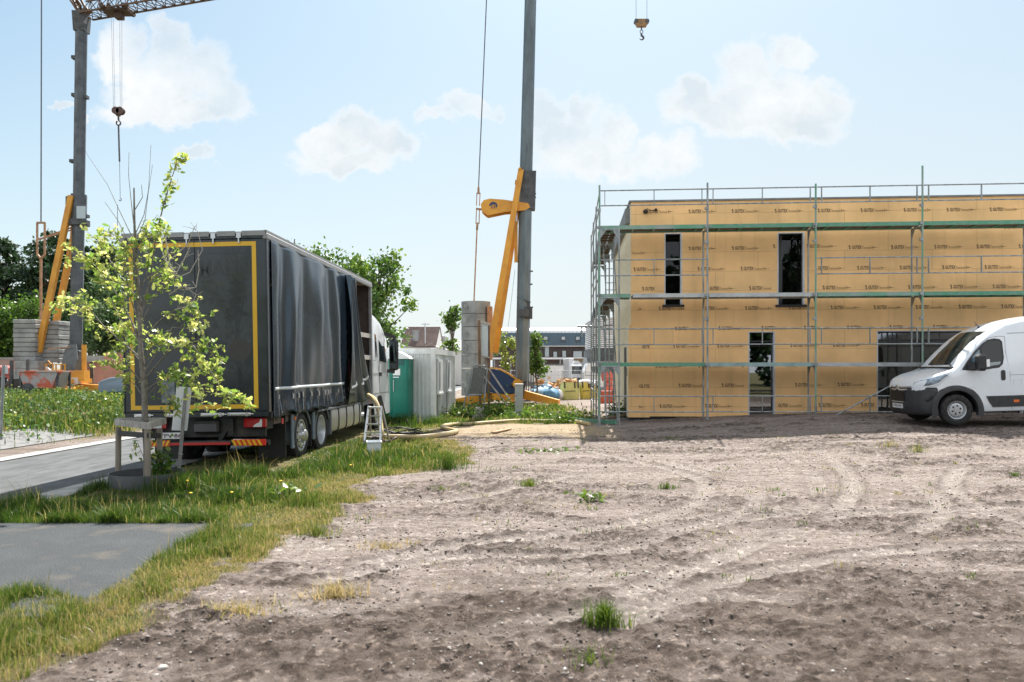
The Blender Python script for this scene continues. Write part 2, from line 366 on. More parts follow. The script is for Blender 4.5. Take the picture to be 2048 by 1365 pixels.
def build_ground():
    xs = np.concatenate([-np.geomspace(900, 10.2, 44), np.arange(-10, 14.01, 0.04), np.geomspace(14.2, 900, 44)])
    ys = np.concatenate([-np.geomspace(200, 2, 8), np.arange(2.2, 9, 0.028), np.arange(9, 24.5, 0.055), np.geomspace(24.8, 1500, 70)])
    X, Y = np.meshgrid(xs, ys); nx, ny = len(xs), len(ys)
    H = g(X, Y); gr, sand, strip, n, n2 = masks(X, Y)
    u, v = uv(X, Y)
    near = (X > -10.5) * (X < 14.5) * (Y > 1.5) * (Y < 26)
    road = smask(-6.5 - v, 0.2) * smask(v + 11.6, .2)
    path = (X < -2.9) * (Y > 5.1) * (Y < 8.5)
    am = near * (1 - road) * (1 - path * 0.9)
    dirt = (1 - gr) * (1 - 0.7 * sand)
    base = (fbm(X, Y, 0.8, 3, 5) - .5) * 0.07 + (fbm(X, Y, 3.1, 4, 6) - .5) * 0.024
    # clods: ridged, patchy
    patch = S((fbm(X * 0.75, Y * 1.6, 0.9, 3, 21) - 0.44) / 0.13)
    patch = np.maximum(patch, 0.9 * S((6.0 - Y + n * 4) / 2.5))
    cl = np.abs(fbm(X, Y, 7.5, 3, 9) - .5) * 2; cl = (1 - cl) ** 3
    lump = S((fbm(X, Y, 11.0, 4, 33) - 0.52) / 0.14)
    tr, ribs, dk = 0 * X, 0 * X, 0 * X
    xi, yi = (xs > -4) & (xs < 13.9), (ys > 3) & (ys < 22); sl = np.ix_(yi, xi)
    tr[sl], ribs[sl], dk[sl] = tracks(X[sl], Y[sl])
    rough = dirt * (1 - tr * .8)
    fine = (fbm(X, Y, 22.0, 3, 77) - .5)
    H2 = base + rough * patch * (lump * 0.017 + S((fbm(X, Y, 19.0, 2, 35) - .5) / .2) * 0.016 + cl * 0.008) + dirt * (fine * (0.016 + 0.018 * patch)) - dirt * tr * 0.022 + dirt * ribs * 0.0065 + dirt * dk * .016
    streak = (fbm(X * 0.6, Y * 5, 1.6, 4, 91) - .5) * dirt
    H2 = H2 + streak * 0.03
    H = H + am * H2 * np.where(Y > 20, 0.6, 1.0)
    global dirt_top
    dirt_top = (xs, ys, H)
    dark = np.clip(patch * (0.15 + 0.85 * lump) * rough + 0.25 * S((streak + 0.02) / 0.1) * dirt + .35 * dk * dirt, 0, 1)
    wet_vignette = np.clip(0.78 * S((7.6 - Y + X * .14 + n * 5 + n2 * 2) / 5.0) * dirt + dark * .6, 0, 1)  # moist soil, plus the lens vignette's darker front edge put into its colour
    idx = np.arange(nx * ny).reshape(ny, nx)
    q = np.stack([idx[:-1, :-1], idx[:-1, 1:], idx[1:, 1:], idx[1:, :-1]], -1).reshape(-1, 4)
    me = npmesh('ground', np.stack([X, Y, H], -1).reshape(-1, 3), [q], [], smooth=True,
                attrs={'trk': (tr * dirt * near).ravel(), 'grass': np.maximum(gr, .8 * (Y < -1.5)).ravel(), 'sand': np.maximum(sand, strip * .8).ravel(), 'dark': dark.ravel(), 'wet_vignette': wet_vignette.ravel()})
    m = bpy.data.materials.new('soil'); m.use_nodes = True; nt = m.node_tree; N = nt.nodes; L = nt.links; b = N['Principled BSDF']
    b.inputs['Roughness'].default_value = 0.95; b.inputs['Specular IOR Level'].default_value = 0.15
    tc = N.new('ShaderNodeTexCoord')
    def at(k): a = N.new('ShaderNodeAttribute'); a.attribute_name = k; return a.outputs['Fac']
    def nz(s, d=6, r=.65, st=(1, 1, 1)):
        mp = N.new('ShaderNodeMapping'); mp.inputs['Scale'].default_value = st; L.new(tc.outputs['Object'], mp.inputs[0])
        n = N.new('ShaderNodeTexNoise'); n.inputs['Scale'].default_value = s; n.inputs['Detail'].default_value = d; n.inputs['Roughness'].default_value = r
        L.new(mp.outputs[0], n.inputs['Vector']); return n.outputs['Fac']
    def mr(x, a, b_, c=0., d=1.):
        n = N.new('ShaderNodeMapRange'); L.new(x, n.inputs[0]); n.inputs[1].default_value = a; n.inputs[2].default_value = b_; n.inputs[3].default_value = c; n.inputs[4].default_value = d; return n.outputs[0]
    def mix(f, A, B):
        n = N.new('ShaderNodeMix'); n.data_type = 'RGBA'; L.new(f, n.inputs[0]) if not isinstance(f, float) else setattr(n.inputs[0], 'default_value', f)
        for i, c in ((6, A), (7, B)):
            if isinstance(c, tuple): n.inputs[i].default_value = (*c, 1)
            else: L.new(c, n.inputs[i])
        return n.outputs[2]
    c = mix(mr(nz(1.1), .35, .65), (.43, .37, .342), (.35, .293, .268))
    c = mix(mr(nz(0.7, 5, .6, (.5, 1.8, 1)), .5, .75), c, (.42, .375, .34))
    c = mix(mr(nz(9, 8, .75), .42, .62), c, (.255, .205, .172))
    c = mix(at('wet_vignette'), c, (.15, .115, .094))
    md = N.new('ShaderNodeMath'); md.operation = 'MULTIPLY'; L.new(at('dark'), md.inputs[0]); L.new(mr(nz(22, 8, .8), .42, .56), md.inputs[1])
    c = mix(md.outputs[0], c, (.062, .048, .040))
    mk = N.new('ShaderNodeMath'); mk.operation = 'MULTIPLY'; L.new(mr(nz(17, 9, .85, (1, 1.6, 1)), .55, .63), mk.inputs[0]); L.new(mr(nz(1.3, 4, .6, (.6, 1.8, 1)), .5, .66), mk.inputs[1])
    c = mix(mk.outputs[0], c, (.18, .145, .123)); mt = N.new('ShaderNodeMath'); mt.operation = 'MULTIPLY'; L.new(at('trk'), mt.inputs[0]); L.new(mr(nz(6, 6, .7), .3, .65, .2, .75), mt.inputs[1]); c = mix(mt.outputs[0], c, (.43, .378, .34))
    sp = N.new('ShaderNodeTexVoronoi'); sp.inputs['Scale'].default_value = 34; L.new(tc.outputs['Object'], sp.inputs['Vector'])
    msp = N.new('ShaderNodeMath'); msp.operation = 'MULTIPLY'; L.new(mr(sp.outputs['Distance'], .16, .1), msp.inputs[0]); L.new(mr(nz(7, 3), .52, .62), msp.inputs[1])
    c = mix(msp.outputs[0], c, (.40, .37, .34))
    c = mix(at('sand'), c, mix(mr(nz(3), .35, .65), (.47, .37, .25), (.35, .27, .18)))
    gcol = mix(mr(nz(2.2), .4, .62), (.085, .10, .035), (.20, .16, .075))
    c = mix(at('grass'), c, gcol)
    L.new(c, b.inputs['Base Color'])
    bp0 = N.new('ShaderNodeBump'); bp0.inputs['Strength'].default_value = .9; bp0.inputs['Distance'].default_value = .045; L.new(mr(nz(15, 6, .72), .42, .72), bp0.inputs['Height'])
    bp = N.new('ShaderNodeBump'); bp.inputs['Strength'].default_value = .8; bp.inputs['Distance'].default_value = .015; L.new(bp0.outputs[0], bp.inputs['Normal'])
    L.new(nz(55, 8, .8), bp.inputs['Height']); L.new(bp.outputs[0], b.inputs['Normal'])
    me.materials.append(m)
    tag(link('ground', me), kind='structure')
build_ground()
def hz(x, y):
    xs, ys, H = dirt_top
    i = int(np.clip(np.searchsorted(xs, x) - 1, 0, len(xs) - 2)); j = int(np.clip(np.searchsorted(ys, y) - 1, 0, len(ys) - 2))
    fx = (x - xs[i]) / (xs[i + 1] - xs[i]); fy = (y - ys[j]) / (ys[j + 1] - ys[j])
    return float(H[j, i] * (1 - fx) * (1 - fy) + H[j, i + 1] * fx * (1 - fy) + H[j + 1, i] * (1 - fx) * fy + H[j + 1, i + 1] * fx * fy)
def hzv(x, y):
    xs, ys, H = dirt_top
    i = np.clip(np.searchsorted(xs, x) - 1, 0, len(xs) - 2); j = np.clip(np.searchsorted(ys, y) - 1, 0, len(ys) - 2)
    fx = np.clip((x - xs[i]) / (xs[i + 1] - xs[i]), 0, 1); fy = np.clip((y - ys[j]) / (ys[j + 1] - ys[j]), 0, 1)
    return H[j, i] * (1 - fx) * (1 - fy) + H[j, i + 1] * fx * (1 - fy) + H[j + 1, i] * (1 - fx) * fy + H[j + 1, i + 1] * fx * fy
def G(x, y): return Vector((x, y, hz(x, y)))
def PG(px, py):
    """point of the ground seen at a photo pixel"""
    Y = 1.75 * F / (py - HY)
    for _ in range(12):
        X = (px - 1024) / F * Y; Y = (HC - float(g(X, Y))) * F / (py - HY)
    return Vector(((px - 1024) / F * Y, Y, hz((px - 1024) / F * Y, Y)))

def sheet(name, us, vs, zoff, m, along=True):
    """a strip of paving laid along the road direction"""
    V = []; nu = len(us); nv = len(vs)
    for u in us:
        for v in vs:
            x, y = xy(u, v); V.append((x, y, float(g(x, y)) * 1.0 + zoff))
    q = [(i * nv + j, i * nv + j + 1, (i + 1) * nv + j + 1, (i + 1) * nv + j) for i in range(nu - 1) for j in range(nv - 1)]
    return tag(link(name, npmesh(name, V, [q], [m], smooth=True)), kind='structure')
us = list(np.arange(2, 40, 0.5)) + [45, 52, 60, 70, 80]
ASPH = mat('asphalt', (.072, .076, .080), .85, var=.18, vscale=5, bump=.4, bscale=90, stretch=(1, .3, 1))
CONC = mat('kerb_concrete', (.31, .31, .30), .85, var=.25, vscale=3, bump=.2, bscale=60)
sheet('road', us, list(np.linspace(-10.45, -7.2, 8)), 0.012, ASPH)
sheet('gutter', us, [-7.2, -6.93, -6.66], 0.030, CONC)
sheet('gutter', us, [-10.85, -10.65, -10.45], 0.030, CONC)
# worn path by the far kerb
sheet('gravel_path', list(np.arange(15.6, 20.4, .3)), list(np.linspace(-13.8, -12.0, 8)), 0.018, mat('grey_gravel', (.17, .17, .168), .95, var=.3, vscale=5, bump=.5, bscale=40))
# asphalt footpath in the left foreground
xs_ = np.linspace(-9.5, -2.85, 40); ys_ = np.linspace(5.2, 8.32, 24); V = []
for y in ys_:
    for x in xs_:
        V.append((x, y, .022 + (fbm(np.array(x), np.array(y), 1.2, 2, 2) - .5) * .008))
q = [(j * 40 + i, j * 40 + i + 1, (j + 1) * 40 + i + 1, (j + 1) * 40 + i) for j in range(23) for i in range(39)]
PATHM = mat('footpath_asphalt', (.034, .040, .044), .9, col2=(.13, .112, .094), lo=.54, hi=.78, detail=8, vscale=1.8, bump=.8, bscale=70)
tag(link('footpath', npmesh('footpath', V, [q], [PATHM], smooth=True)), kind='structure')
# ------------------------------------------------------------ grass and leaves
def blades(name, x, y, hgt, wid, rnd, mats, label=None, lean=0.5, z=None, kind='stuff', cat='grass', parent=None, group=None):
    n = len(x); z = hzv(x, y) if z is None else z
    az = rng.uniform(0, 2 * np.pi, n); ln = np.abs(rng.normal(0, lean, n)) * hgt; fa = az + rng.normal(0, .6, n) + np.pi / 2
    dx, dy = np.cos(az) * ln, np.sin(az) * ln; wx, wy = np.cos(fa) * wid / 2, np.sin(fa) * wid / 2
    V = np.zeros((n, 5, 3), np.float32)
    for k, (t, w) in enumerate(((0, 1), (0, -1), (.55, -.75), (.55, .75), (1, 0))):
        V[:, k, 0] = x + dx * t * t + wx * w; V[:, k, 1] = y + dy * t * t + wy * w
        V[:, k, 2] = z - .01 + hgt * (t * (1 - .22 * t * np.minimum(1, ln / np.maximum(hgt, 1e-4))))
    b = (np.arange(n) * 5)[:, None]
    me = npmesh(name, V.reshape(-1, 3), [b + np.array([[0, 1, 2, 3]]), b + np.array([[3, 2, 4]])], mats, rnd=np.repeat(rnd, 5))
    o = link(name, me, parent)
    if parent is None: tag(o, label, cat, group, kind)
    return o
GRASS = leafmat('grass_blades', [(0.0, (.026, .06, .013)), (.35, (.062, .12, .02)), (.6, (.13, .175, .036)), (.78, (.30, .26, .10)), (1.0, (.42, .33, .18))], .45)
def verge_grass():
    xsL, ysL, hL, wL, rL = [], [], [], [], []
    def zone(n, x0, x1, y0, y1, wmul=1.0, hmul=1.0, cond=None):
        x = rng.uniform(x0, x1, n); y = rng.uniform(y0, y1, n)
        gr, sand, strip, nn, n2 = masks(x, y); u, v = uv(x, y)
        patch = fbm(x, y, 1.1, 3, 55); tuft = fbm(x, y, 4.5, 3, 66)
        keep = rng.uniform(0, 1, n) < gr * (0.25 + 0.75 * S((tuft - .36) / .18)) * (1 - .85 * strip)
        keep &= ~((x < -3.2) & (y > 5.9 + nn * .5) & (y < 8.2 + .2 * nn))
        keep &= (v > -6.72) & (v < 40)
        keep &= (np.hypot(x + 5.45, (y - 11.17)) > .56) & ~((np.abs(x + 5.42) < .55) & (y > 9.9) & (y < 11.2) & (rng.uniform(0, 1, n) < .75))
        xb = np.interp(y, BY, BX); edge = np.clip((xb - x) / 1.2, 0, 1)
        h = (0.05 + 0.15 * S((patch - .34) / .3) * (0.45 + .55 * tuft * 1.5)) * (0.45 + 0.55 * edge) * rng.uniform(.5, 1.25, n)
        und = smask(v + 7.5, .3) * smask(-4.35 - v, .5) * smask(u - 12.0, .6) * smask(24 - u, .6); h = h * (1 - .8 * und)
        lush = (1 - und) * S((y - 8.3) / .6) * (1 - S((y - 13.3) / 1.5)) * S((-3.2 - x) / 1.3); h = h * (1 + .45 * lush)
        far = S((y - 22) / 2); h = h * (1 + far * 1.0)
        dry = 1 - edge * .9 - .55 * lush + (1 - S((patch - .38) / .2)) * .55 - far * .5 + .08 * (1 - S((y - 7.0) / 1.5))
        r = np.clip(.16 + .20 * rng.normal(0, 1, n) + .52 * np.clip(dry, 0, 1.2) , 0, 1)
        seed = rng.uniform(0, 1, n) < .012; h = np.where(seed, h * 1.6 + .05, h); r = np.where(seed, .8, r)
        w = (.0026 + .0011 * y * .36) * wmul * rng.uniform(.7, 1.4, n)
        xsL.append(x[keep]); ysL.append(y[keep]); hL.append((h * hmul)[keep]); wL.append(w[keep]); rL.append(r[keep])
    zone(290000, -5.2, -1.4, 3.6, 8.4)
    zone(170000, -7.4, -1.2, 8.2, 12)
    zone(110000, -7.2, -.3, 12, 17.8, 1.2)
    zone(9000, -5, 2.8, 17.5, 23.5, 1.3, .8)
    zone(52000, -4.5, 4.2, 23, 35, 1.5, 1.2)
    blades('verge_grass', *[np.concatenate(a) for a in (xsL, ysL, hL, wL, rL)], [GRASS], 'green and straw coloured grass growing on the verge and round the cabin')
verge_grass()
def field_grass():
    n = 90000; v = rng.uniform(-30, -11.6, n); u = rng.uniform(11, 40, n); x, y = xy(u, v)
    p = fbm(x, y, .5, 3, 71); t = fbm(x, y, 1.8, 3, 72)
    keep = (x / y > -.75) & (x / y < -.36) & (rng.uniform(0, 1, n) < .35 + .65 * S((t - .35) / .2))
    keep &= ~((y > 15.3) & (y < 19.8) & (v > -14.9) & (rng.uniform(0, 1, n) < .93))
    h = (.12 + .30 * S((p - .3) / .35) * rng.uniform(.5, 1.2, n)) * S((-11.5 - v) / 1.5 + .25)
    r = np.clip(.30 + .24 * rng.normal(0, 1, n) + .4 * (t - .5) + .3 * (1 - S((-11.6 - v) / 1.2)), 0, 1)
    blades('field_grass', x[keep], y[keep], h[keep], (.012 + .0006 * y * rng.uniform(.6, 1.6, n))[keep], r[keep], [GRASS], 'tall rough grass and weeds in the field across the road', lean=.35)
field_grass()

def leaves(pts, size, nrm=None, shape='rhomb', up=0.0):
    n = len(pts); d = rng.normal(0, 1, (n, 3)); d[:, 2] += up; d /= np.linalg.norm(d, axis=1)[:, None]
    a = rng.normal(0, 1, (n, 3)); a -= (a * d).sum(1)[:, None] * d; a /= np.linalg.norm(a, axis=1)[:, None]; b = np.cross(d, a)
    s = size * rng.uniform(.6, 1.35, n)
    if shape == 'rhomb': prof = [(0, -.5, 0), (.36, 0, .06), (0, .55, 0), (-.36, 0, .06)]
    else: prof = [(0, -.55, 0), (.13, -.38, .03), (.10, -.28, .02), (.26, -.12, .06), (.15, -.02, .03), (.34, .18, .08), (.18, .24, .03), (.20, .42, .02), (0, .55, -.04),
                  (-.20, .42, .02), (-.18, .24, .03), (-.34, .18, .08), (-.15, -.02, .03), (-.26, -.12, .06), (-.10, -.28, .02), (-.13, -.38, .03)]
    k = len(prof); V = np.zeros((n, k, 3), np.float32)
    for i, (p, q, r) in enumerate(prof): V[:, i] = pts + s[:, None] * (a * p + b * q + d * r)
    f = (np.arange(n) * k)[:, None] + np.arange(k)[None]
    return V.reshape(-1, 3), f, k
def field_weeds():
    n = 16000; v = rng.uniform(-26, -12.2, n); u = rng.uniform(12, 36, n); x, y = xy(u, v); p = fbm(x, y, .9, 3, 171)
    k = (p > .5) & (x / y > -.75) & (x / y < -.36); x, y = x[k], y[k]; z = hzv(x, y) + rng.uniform(.05, .42, len(x)) * (.5 + p[k])
    V, f, q = leaves(np.stack([x, y, z], 1), .10, up=.6)
    r = np.clip(rng.uniform(0, .6, len(x)) + .42 * (fbm(x, y, .6, 2, 172) > .6), 0, 1)
    tag(link('field_weeds', npmesh('field_weeds', V, [f], [leafmat('weed_leaves', [(0, (.05, .11, .04)), (.6, (.12, .19, .06)), (.93, (.26, .30, .06)), (1, (.48, .44, .08))], .4)], rnd=np.repeat(r, q))), 'leafy and yellow flowering weeds mixed through the field across the road', 'weeds', kind='stuff')
field_weeds()
TREE_G = leafmat('broad_leaves', [(0, (.035, .085, .018)), (.5, (.075, .15, .03)), (1, (.17, .25, .05))], .4)
TREE_D = leafmat('dark_needles', [(0, (.014, .034, .016)), (.6, (.028, .06, .024)), (1, (.055, .10, .035))], .2)
TREE_B = leafmat('blue_green_leaves', [(0, (.035, .075, .03)), (.5, (.07, .13, .055)), (1, (.14, .21, .085))], .35)
BARK = mat('bark', (.13, .10, .075), .95, var=.4, vscale=14, bump=.8, bscale=35, stretch=(1, 1, .25))
def tree(name, label, base, blobs, nclump, nleaf, lsize, m, cat='tree', group=None, trunk_r=.15, spread=.35, flat=1.0, stems=1, shape='rhomb', bare=0):
    """blobs: (x, y, z, rx, ry, rz) relative to the base; every leaf of the crown sits in a clump on a limb"""
    root = thing(name, label, cat, base, group=group)
    vol = np.array([b[3] * b[4] * b[5] for b in blobs]); pr = vol ** .75; pr = pr / pr.sum()
    cl = []
    while len(cl) < nclump:
        b = blobs[rng.choice(len(blobs), p=pr)]; d = rng.normal(0, 1, 3); d /= np.linalg.norm(d); r = rng.uniform(.35, 1) ** .6
        cl.append([b[0] + d[0] * r * b[3], b[1] + d[1] * r * b[4], b[2] + d[2] * r * b[5]])
    cl = np.array(cl); sz = rng.uniform(.5, 1.35, nclump) * spread
    w = sz / sz.sum(); ci = rng.choice(nclump, nleaf, p=w)
    off = rng.normal(0, .55, (nleaf, 3)) * sz[ci][:, None]; off[:, 2] *= flat
    pts = cl[ci] + off
    V, f, k = leaves(pts, lsize, shape=shape, up=.4)
    tone = rng.uniform(0, 1, nclump); r = np.clip(tone[ci] * .5 + rng.uniform(0, .5, nleaf), 0, 1)
    link('crown', npmesh('crown', V, [f], [m], rnd=np.repeat(r, k)), root)
    mb = MB(); top = max(b[2] for b in blobs); cx = np.mean([b[0] for b in blobs]); cy = np.mean([b[1] for b in blobs])
    for s_ in range(stems):
        ox = rng.uniform(-.5, .5) * (stems - 1) * .6
        pts_ = [Vector((ox * t * 1.5 + cx * t * t + rng.normal(0, .04), cy * t * t, top * t)) for t in (0, .25, .5, .75, 1)]
        pts_[0] = Vector((ox * .2, 0, -.1))
        mb.tube(pts_, [trunk_r, trunk_r * .8, trunk_r * .6, trunk_r * .38, trunk_r * .15], 8)
    for c in cl[:min(nclump, 40)]:
        c = Vector(c); t = min(.85, max(.15, (c.z / top) * .7)); s0 = Vector((cx * t * t, cy * t * t, top * t))
        mid = s0.lerp(c, .5) + Vector((0, 0, -.04 * (c - s0).length))
        mb.tube([s0, mid, c], [trunk_r * .3, trunk_r * .18, trunk_r * .05], 5)
    mb.build('trunk', BARK, root, smooth=True)
    return root

def oak():
    Y0 = 11.25; base = P(293, 966, Y0); base.z = hz(base.x, base.y)
    root = thing('oak_tree', 'young oak with yellow-green leaves and bare twigs in front of the dark lorry', 'tree', base)
    def q(px, py, dy=0.0):
        p = P(px, py, Y0 + dy); return p - base
    mb = MB()
    mb.tube([q(294, 975), q(294, 900), q(290, 840), q(289, 780), q(281, 700), q(278, 600), q(272, 520), q(269, 450), q(268, 376)],
            [.055, .05, .046, .044, .038, .03, .024, .017, .010], 9)
    br = [  # (points px, depth offset at the tip, radius, leaf share, dead)
        ([(281, 640), (300, 560), (312, 470), (330, 400), (352, 330), (368, 318)], .25, .016, 1.0, 'tip'),
        ([(284, 700), (262, 640), (225, 575), (180, 520), (140, 505)], -.35, .014, .9, ''),
        ([(286, 720), (250, 690), (205, 650), (165, 600), (120, 610)], .5, .013, .9, ''),
        ([(288, 770), (262, 740), (230, 730), (205, 715)], -.3, .011, .8, ''),
        ([(280, 600), (240, 560), (205, 490), (180, 470)], .6, .012, .8, ''),
        ([(276, 540), (255, 500), (230, 470), (205, 460)], -.5, .010, .7, ''),
        ([(272, 500), (290, 470), (318, 455), (345, 462)], -.4, .010, .5, ''),
        ([(288, 760), (340, 700), (385, 690), (420, 740), (450, 790), (492, 800)], -.45, .015, 1.0, ''),
        ([(289, 745), (345, 655), (400, 660), (430, 720), (425, 760)], .2, .012, .8, ''),
        ([(288, 785), (320, 760), (350, 740), (372, 752), (392, 770), (410, 822)], -.6, .011, .9, ''),
        ([(290, 800), (310, 775), (330, 770), (342, 800), (338, 835)], .3, .009, .7, ''),
        ([(283, 680), (320, 640), (350, 620), (385, 600), (405, 640)], .4, .012, .8, ''),
        ([(281, 650), (310, 590), (345, 560), (372, 540)], -.3, .011, .4, ''),
        ([(280, 620), (300, 560), (330, 520), (345, 500)], .5, .010, .45, ''),
        ([(282, 660), (262, 600), (250, 540), (255, 500)], -.2, .010, .9, ''),
        ([(283, 690), (258, 655), (240, 640), (222, 600)], .1, .009, .8, ''),
        ([(287, 740), (300, 690), (320, 670), (345, 690)], -.6, .009, .9, ''),
        ([(286, 730), (262, 700), (248, 660), (238, 655)], .6, .009, .9, ''),
        ([(279, 590), (296, 540), (300, 490), (292, 450)], .1, .009, .9, ''),
        ([(290, 800), (270, 770), (250, 755), (235, 700)], .35, .009, .7, ''),
        ([(278, 570), (320, 540), (340, 545), (370, 585)], .15, .009, .5, ''),
        ([(293, 905), (305, 880), (315, 865)], .1, .005, .35, ''),
        ([(293, 930), (283, 905), (276, 888)], -.1, .005, .35, ''),
        ([(294, 945), (305, 920), (320, 905)], .1, .006, .5, '')]
    cl = []
    for pts, dep, r, share, kind in br:
        n = len(pts); w = [q(x, y, dep * (i / (n - 1)) ** 1.2) for i, (x, y) in enumerate(pts)]
        mb.tube(w, [max(.0035, r * (1 - .8 * i / (n - 1))) for i in range(n)], 6)
        L_ = sum((w[i + 1] - w[i]).length for i in range(n - 1))
        for k in range(int(L_ * (23 if kind != 'tip' else 13) * share)):
            t = rng.uniform(.18 if kind != 'tip' else .25, 1.03) ** .8 * (n - 1); i = min(n - 2, int(t)); p = w[i].lerp(w[i + 1], t - i)
            o = Vector(rng.normal(0, 1, 3)).normalized() * rng.uniform(.04, .20 if kind != 'tip' else .09)
            mb.tube([p, p + o], [.003, .0015], 4, cap=False); cl.append((p + o, t / (n - 1)))
    dead = [[(345, 560), (380, 545), (405, 500), (395, 462), (378, 455)], [(345, 560), (368, 520), (382, 490)], [(330, 555), (340, 520), (375, 490), (390, 452)],
            [(372, 580), (392, 575), (398, 540), (396, 500)], [(350, 620), (385, 610), (392, 590), (372, 575)], [(350, 545), (330, 520), (325, 505)], [(338, 590), (360, 575), (380, 570)],
            [(300, 560), (328, 545), (348, 540), (362, 530)], [(330, 470), (338, 520), (345, 555)]]
    mbt = mb; mb = MB()
    for pts in dead:
        w = [q(x, y, .12) for x, y in pts]
        mb.tube(w, [.009, .0075, .006, .0045, .0035][:len(w)], 5)
        for k in range(5):
            i = int(rng.integers(0, len(w) - 1)); p = w[i].lerp(w[i + 1], rng.uniform(0, 1)); o = Vector((rng.normal(0, .06), rng.normal(0, .05), abs(rng.normal(.06, .04))))
            mb.tube([p, p + o], [.0035, .002], 4, cap=False)
    mb.build('dead_twigs', mat('pale_dead_bark', (.40, .37, .34), .8), root, smooth=True); mb = mbt
    for pts in ([(268, 455), (262, 400), (257, 350), (258, 305)], [(270, 470), (288, 430), (297, 380), (302, 290)], [(272, 480), (290, 440), (296, 390), (305, 330)],
                [(262, 470), (238, 420), (215, 370), (176, 312), (170, 300)], [(270, 420), (285, 395), (283, 370)], [(265, 500), (235, 440), (210, 405)], [(250, 520), (235, 470), (235, 410)]):
        w = [q(x, y, -.1) for x, y in pts]; mb.tube(w, [.007, .005, .0035, .0025, .002][:len(w)], 5)
    mb.build('trunk', BARK2, root, smooth=True)
    pts = []; tone = []
    for c, t in cl:
        k = int(rng.integers(4, 8)); tt = rng.uniform(0, 1)
        for _ in range(k):
            pts.append(np.array(c) + rng.normal(0, .034, 3)); tone.append(np.clip(.25 + .5 * tt + .25 * t * rng.uniform(0, 1) + rng.normal(0, .1), 0, 1))
    V, f, k = leaves(np.array(pts), .082, shape='oak', up=.8)
    link('crown', npmesh('crown', V, [f], [OAKL], rnd=np.repeat(tone, k)), root)
BARK2 = mat('sapling_bark', (.19, .175, .155), .9, var=.35, vscale=20, bump=.4, bscale=60)
OAKL = leafmat('oak_leaves', [(0, (.06, .16, .035)), (.4, (.19, .31, .07)), (.75, (.44, .48, .16)), (1, (.66, .63, .30))], .5)
oak()

def tuft(name, label, px, py, n, h, spread, tone, cat='grass tuft', lean=.5, wid=.007, group=None):
    p = PG(px, py); a = rng.uniform(0, 2 * np.pi, n); r = np.abs(rng.normal(0, spread, n)); x = p.x + np.cos(a) * r * 1.5; y = p.y + np.sin(a) * r
    o = blades(name, x, y, h * rng.uniform(.4, 1.1, n), np.full(n, wid) * rng.uniform(.6, 1.3, n), np.clip(rng.normal(tone, .13, n), 0, 1), [GRASS], label, lean=lean, kind=None, cat=cat, group=group)
    return o
tuft('grass_tuft', 'large leaning green grass tuft in the foreground dirt', 1206, 1252, 420, .19, .055, .38, lean=.7)
tuft('grass_tuft', 'dry straw coloured grass clump with loose stalks near the verge edge', 668, 1196, 300, .16, .09, .9, lean=1.0)
tuft('grass_tuft', 'flat yellowish clump of dry grass closest to the verge corner', 480, 1226, 260, .11, .12, .85, lean=1.0)
tuft('grass_tuft', 'small round olive tuft in the middle of the dirt', 1058, 972, 200, .15, .06, .5)
tuft('grass_tuft', 'bright green tuft on the dirt right of the broad-leaved weed', 1333, 978, 150, .13, .07, .35)
tuft('grass_tuft', 'thin dry and green tuft in the dirt below the van bumper', 1836, 904, 100, .22, .08, .65)
tuft('grass_tuft', 'pale tuft left of the one below the van bumper', 1778, 894, 90, .18, .09, .7)
tuft('grass_tuft', 'brown grass clump on the dark soil ridge by the verge', 770, 1090, 160, .10, .12, .9, lean=1)
tuft('grass_tuft', 'long low grass strip in the sandy ground before the scaffold', 1340, 880, 240, .09, .35, .5)
tuft('grass_tuft', 'sparse green shoots in the very front of the dirt', 1180, 1325, 60, .12, .07, .4)
tuft('grass_tuft', 'tall bushy green tuft at the tip of the verge', 893, 938, 420, .40, .16, .3)
tuft('grass_tuft', 'olive grass clump on the dirt edge beside the footpath verge', 630, 1068, 260, .17, .10, .6)
tuft('grass_tuft', 'tiny green tuft at the right edge of the dirt', 2028, 955, 70, .10, .05, .35)
tuft('grass_tuft', 'small yellow-green tuft on the dirt left of the broad-leaved weed', 883, 984, 80, .08, .09, .45)
def scatter_weeds():
    xs_, ys_, h, r = [], [], [], []
    for _ in range(170):
        y = rng.uniform(6, 20.5); x = rng.uniform(max(-2.0, -.45 * y), min(11, .62 * y)); n = int(rng.integers(3, 22)); s = rng.uniform(.02, .16); hh = rng.uniform(.02, .07)
        xs_.append(x + rng.normal(0, s, n)); ys_.append(y + rng.normal(0, s, n)); h.append(hh * rng.uniform(.5, 1.3, n)); r.append(np.clip(rng.normal(rng.choice([.4, .75]), .12, n), 0, 1))
    X, Y, H, Rr = map(np.concatenate, (xs_, ys_, h, r))
    k = rng.uniform(0, 1, len(X)) < (1 - masks(X, Y)[0])
    blades('sparse_weeds', X[k], Y[k], H[k], np.full(k.sum(), .008) + .0004 * Y[k], Rr[k], [GRASS], 'thin scattered seedlings and grass shoots over the bare dirt', lean=.8)
scatter_weeds()
def broad_weed(label, px, py, n, size, h):
    p = PG(px, py); root = thing('broad_leaved_weed', label, 'weed', p)
    pts = np.array([[rng.normal(0, size), rng.normal(0, size * .6), rng.uniform(.02, h)] for _ in range(n)])
    V, f, k = leaves(pts, .085, shape='oak', up=1.2)
    link('leaves', npmesh('leaves', V, [f], [TREE_G], rnd=np.repeat(rng.uniform(.4, 1, n), k)), root)
    mb = MB()
    for q_ in pts[:14]: mb.tube([(0, 0, -.02), (q_[0] * .4, q_[1] * .4, q_[2] * .8), tuple(q_)], [.006, .004, .002], 5)
    mb.build('stem', mat('weed_stem', (.12, .16, .05), .7), root)
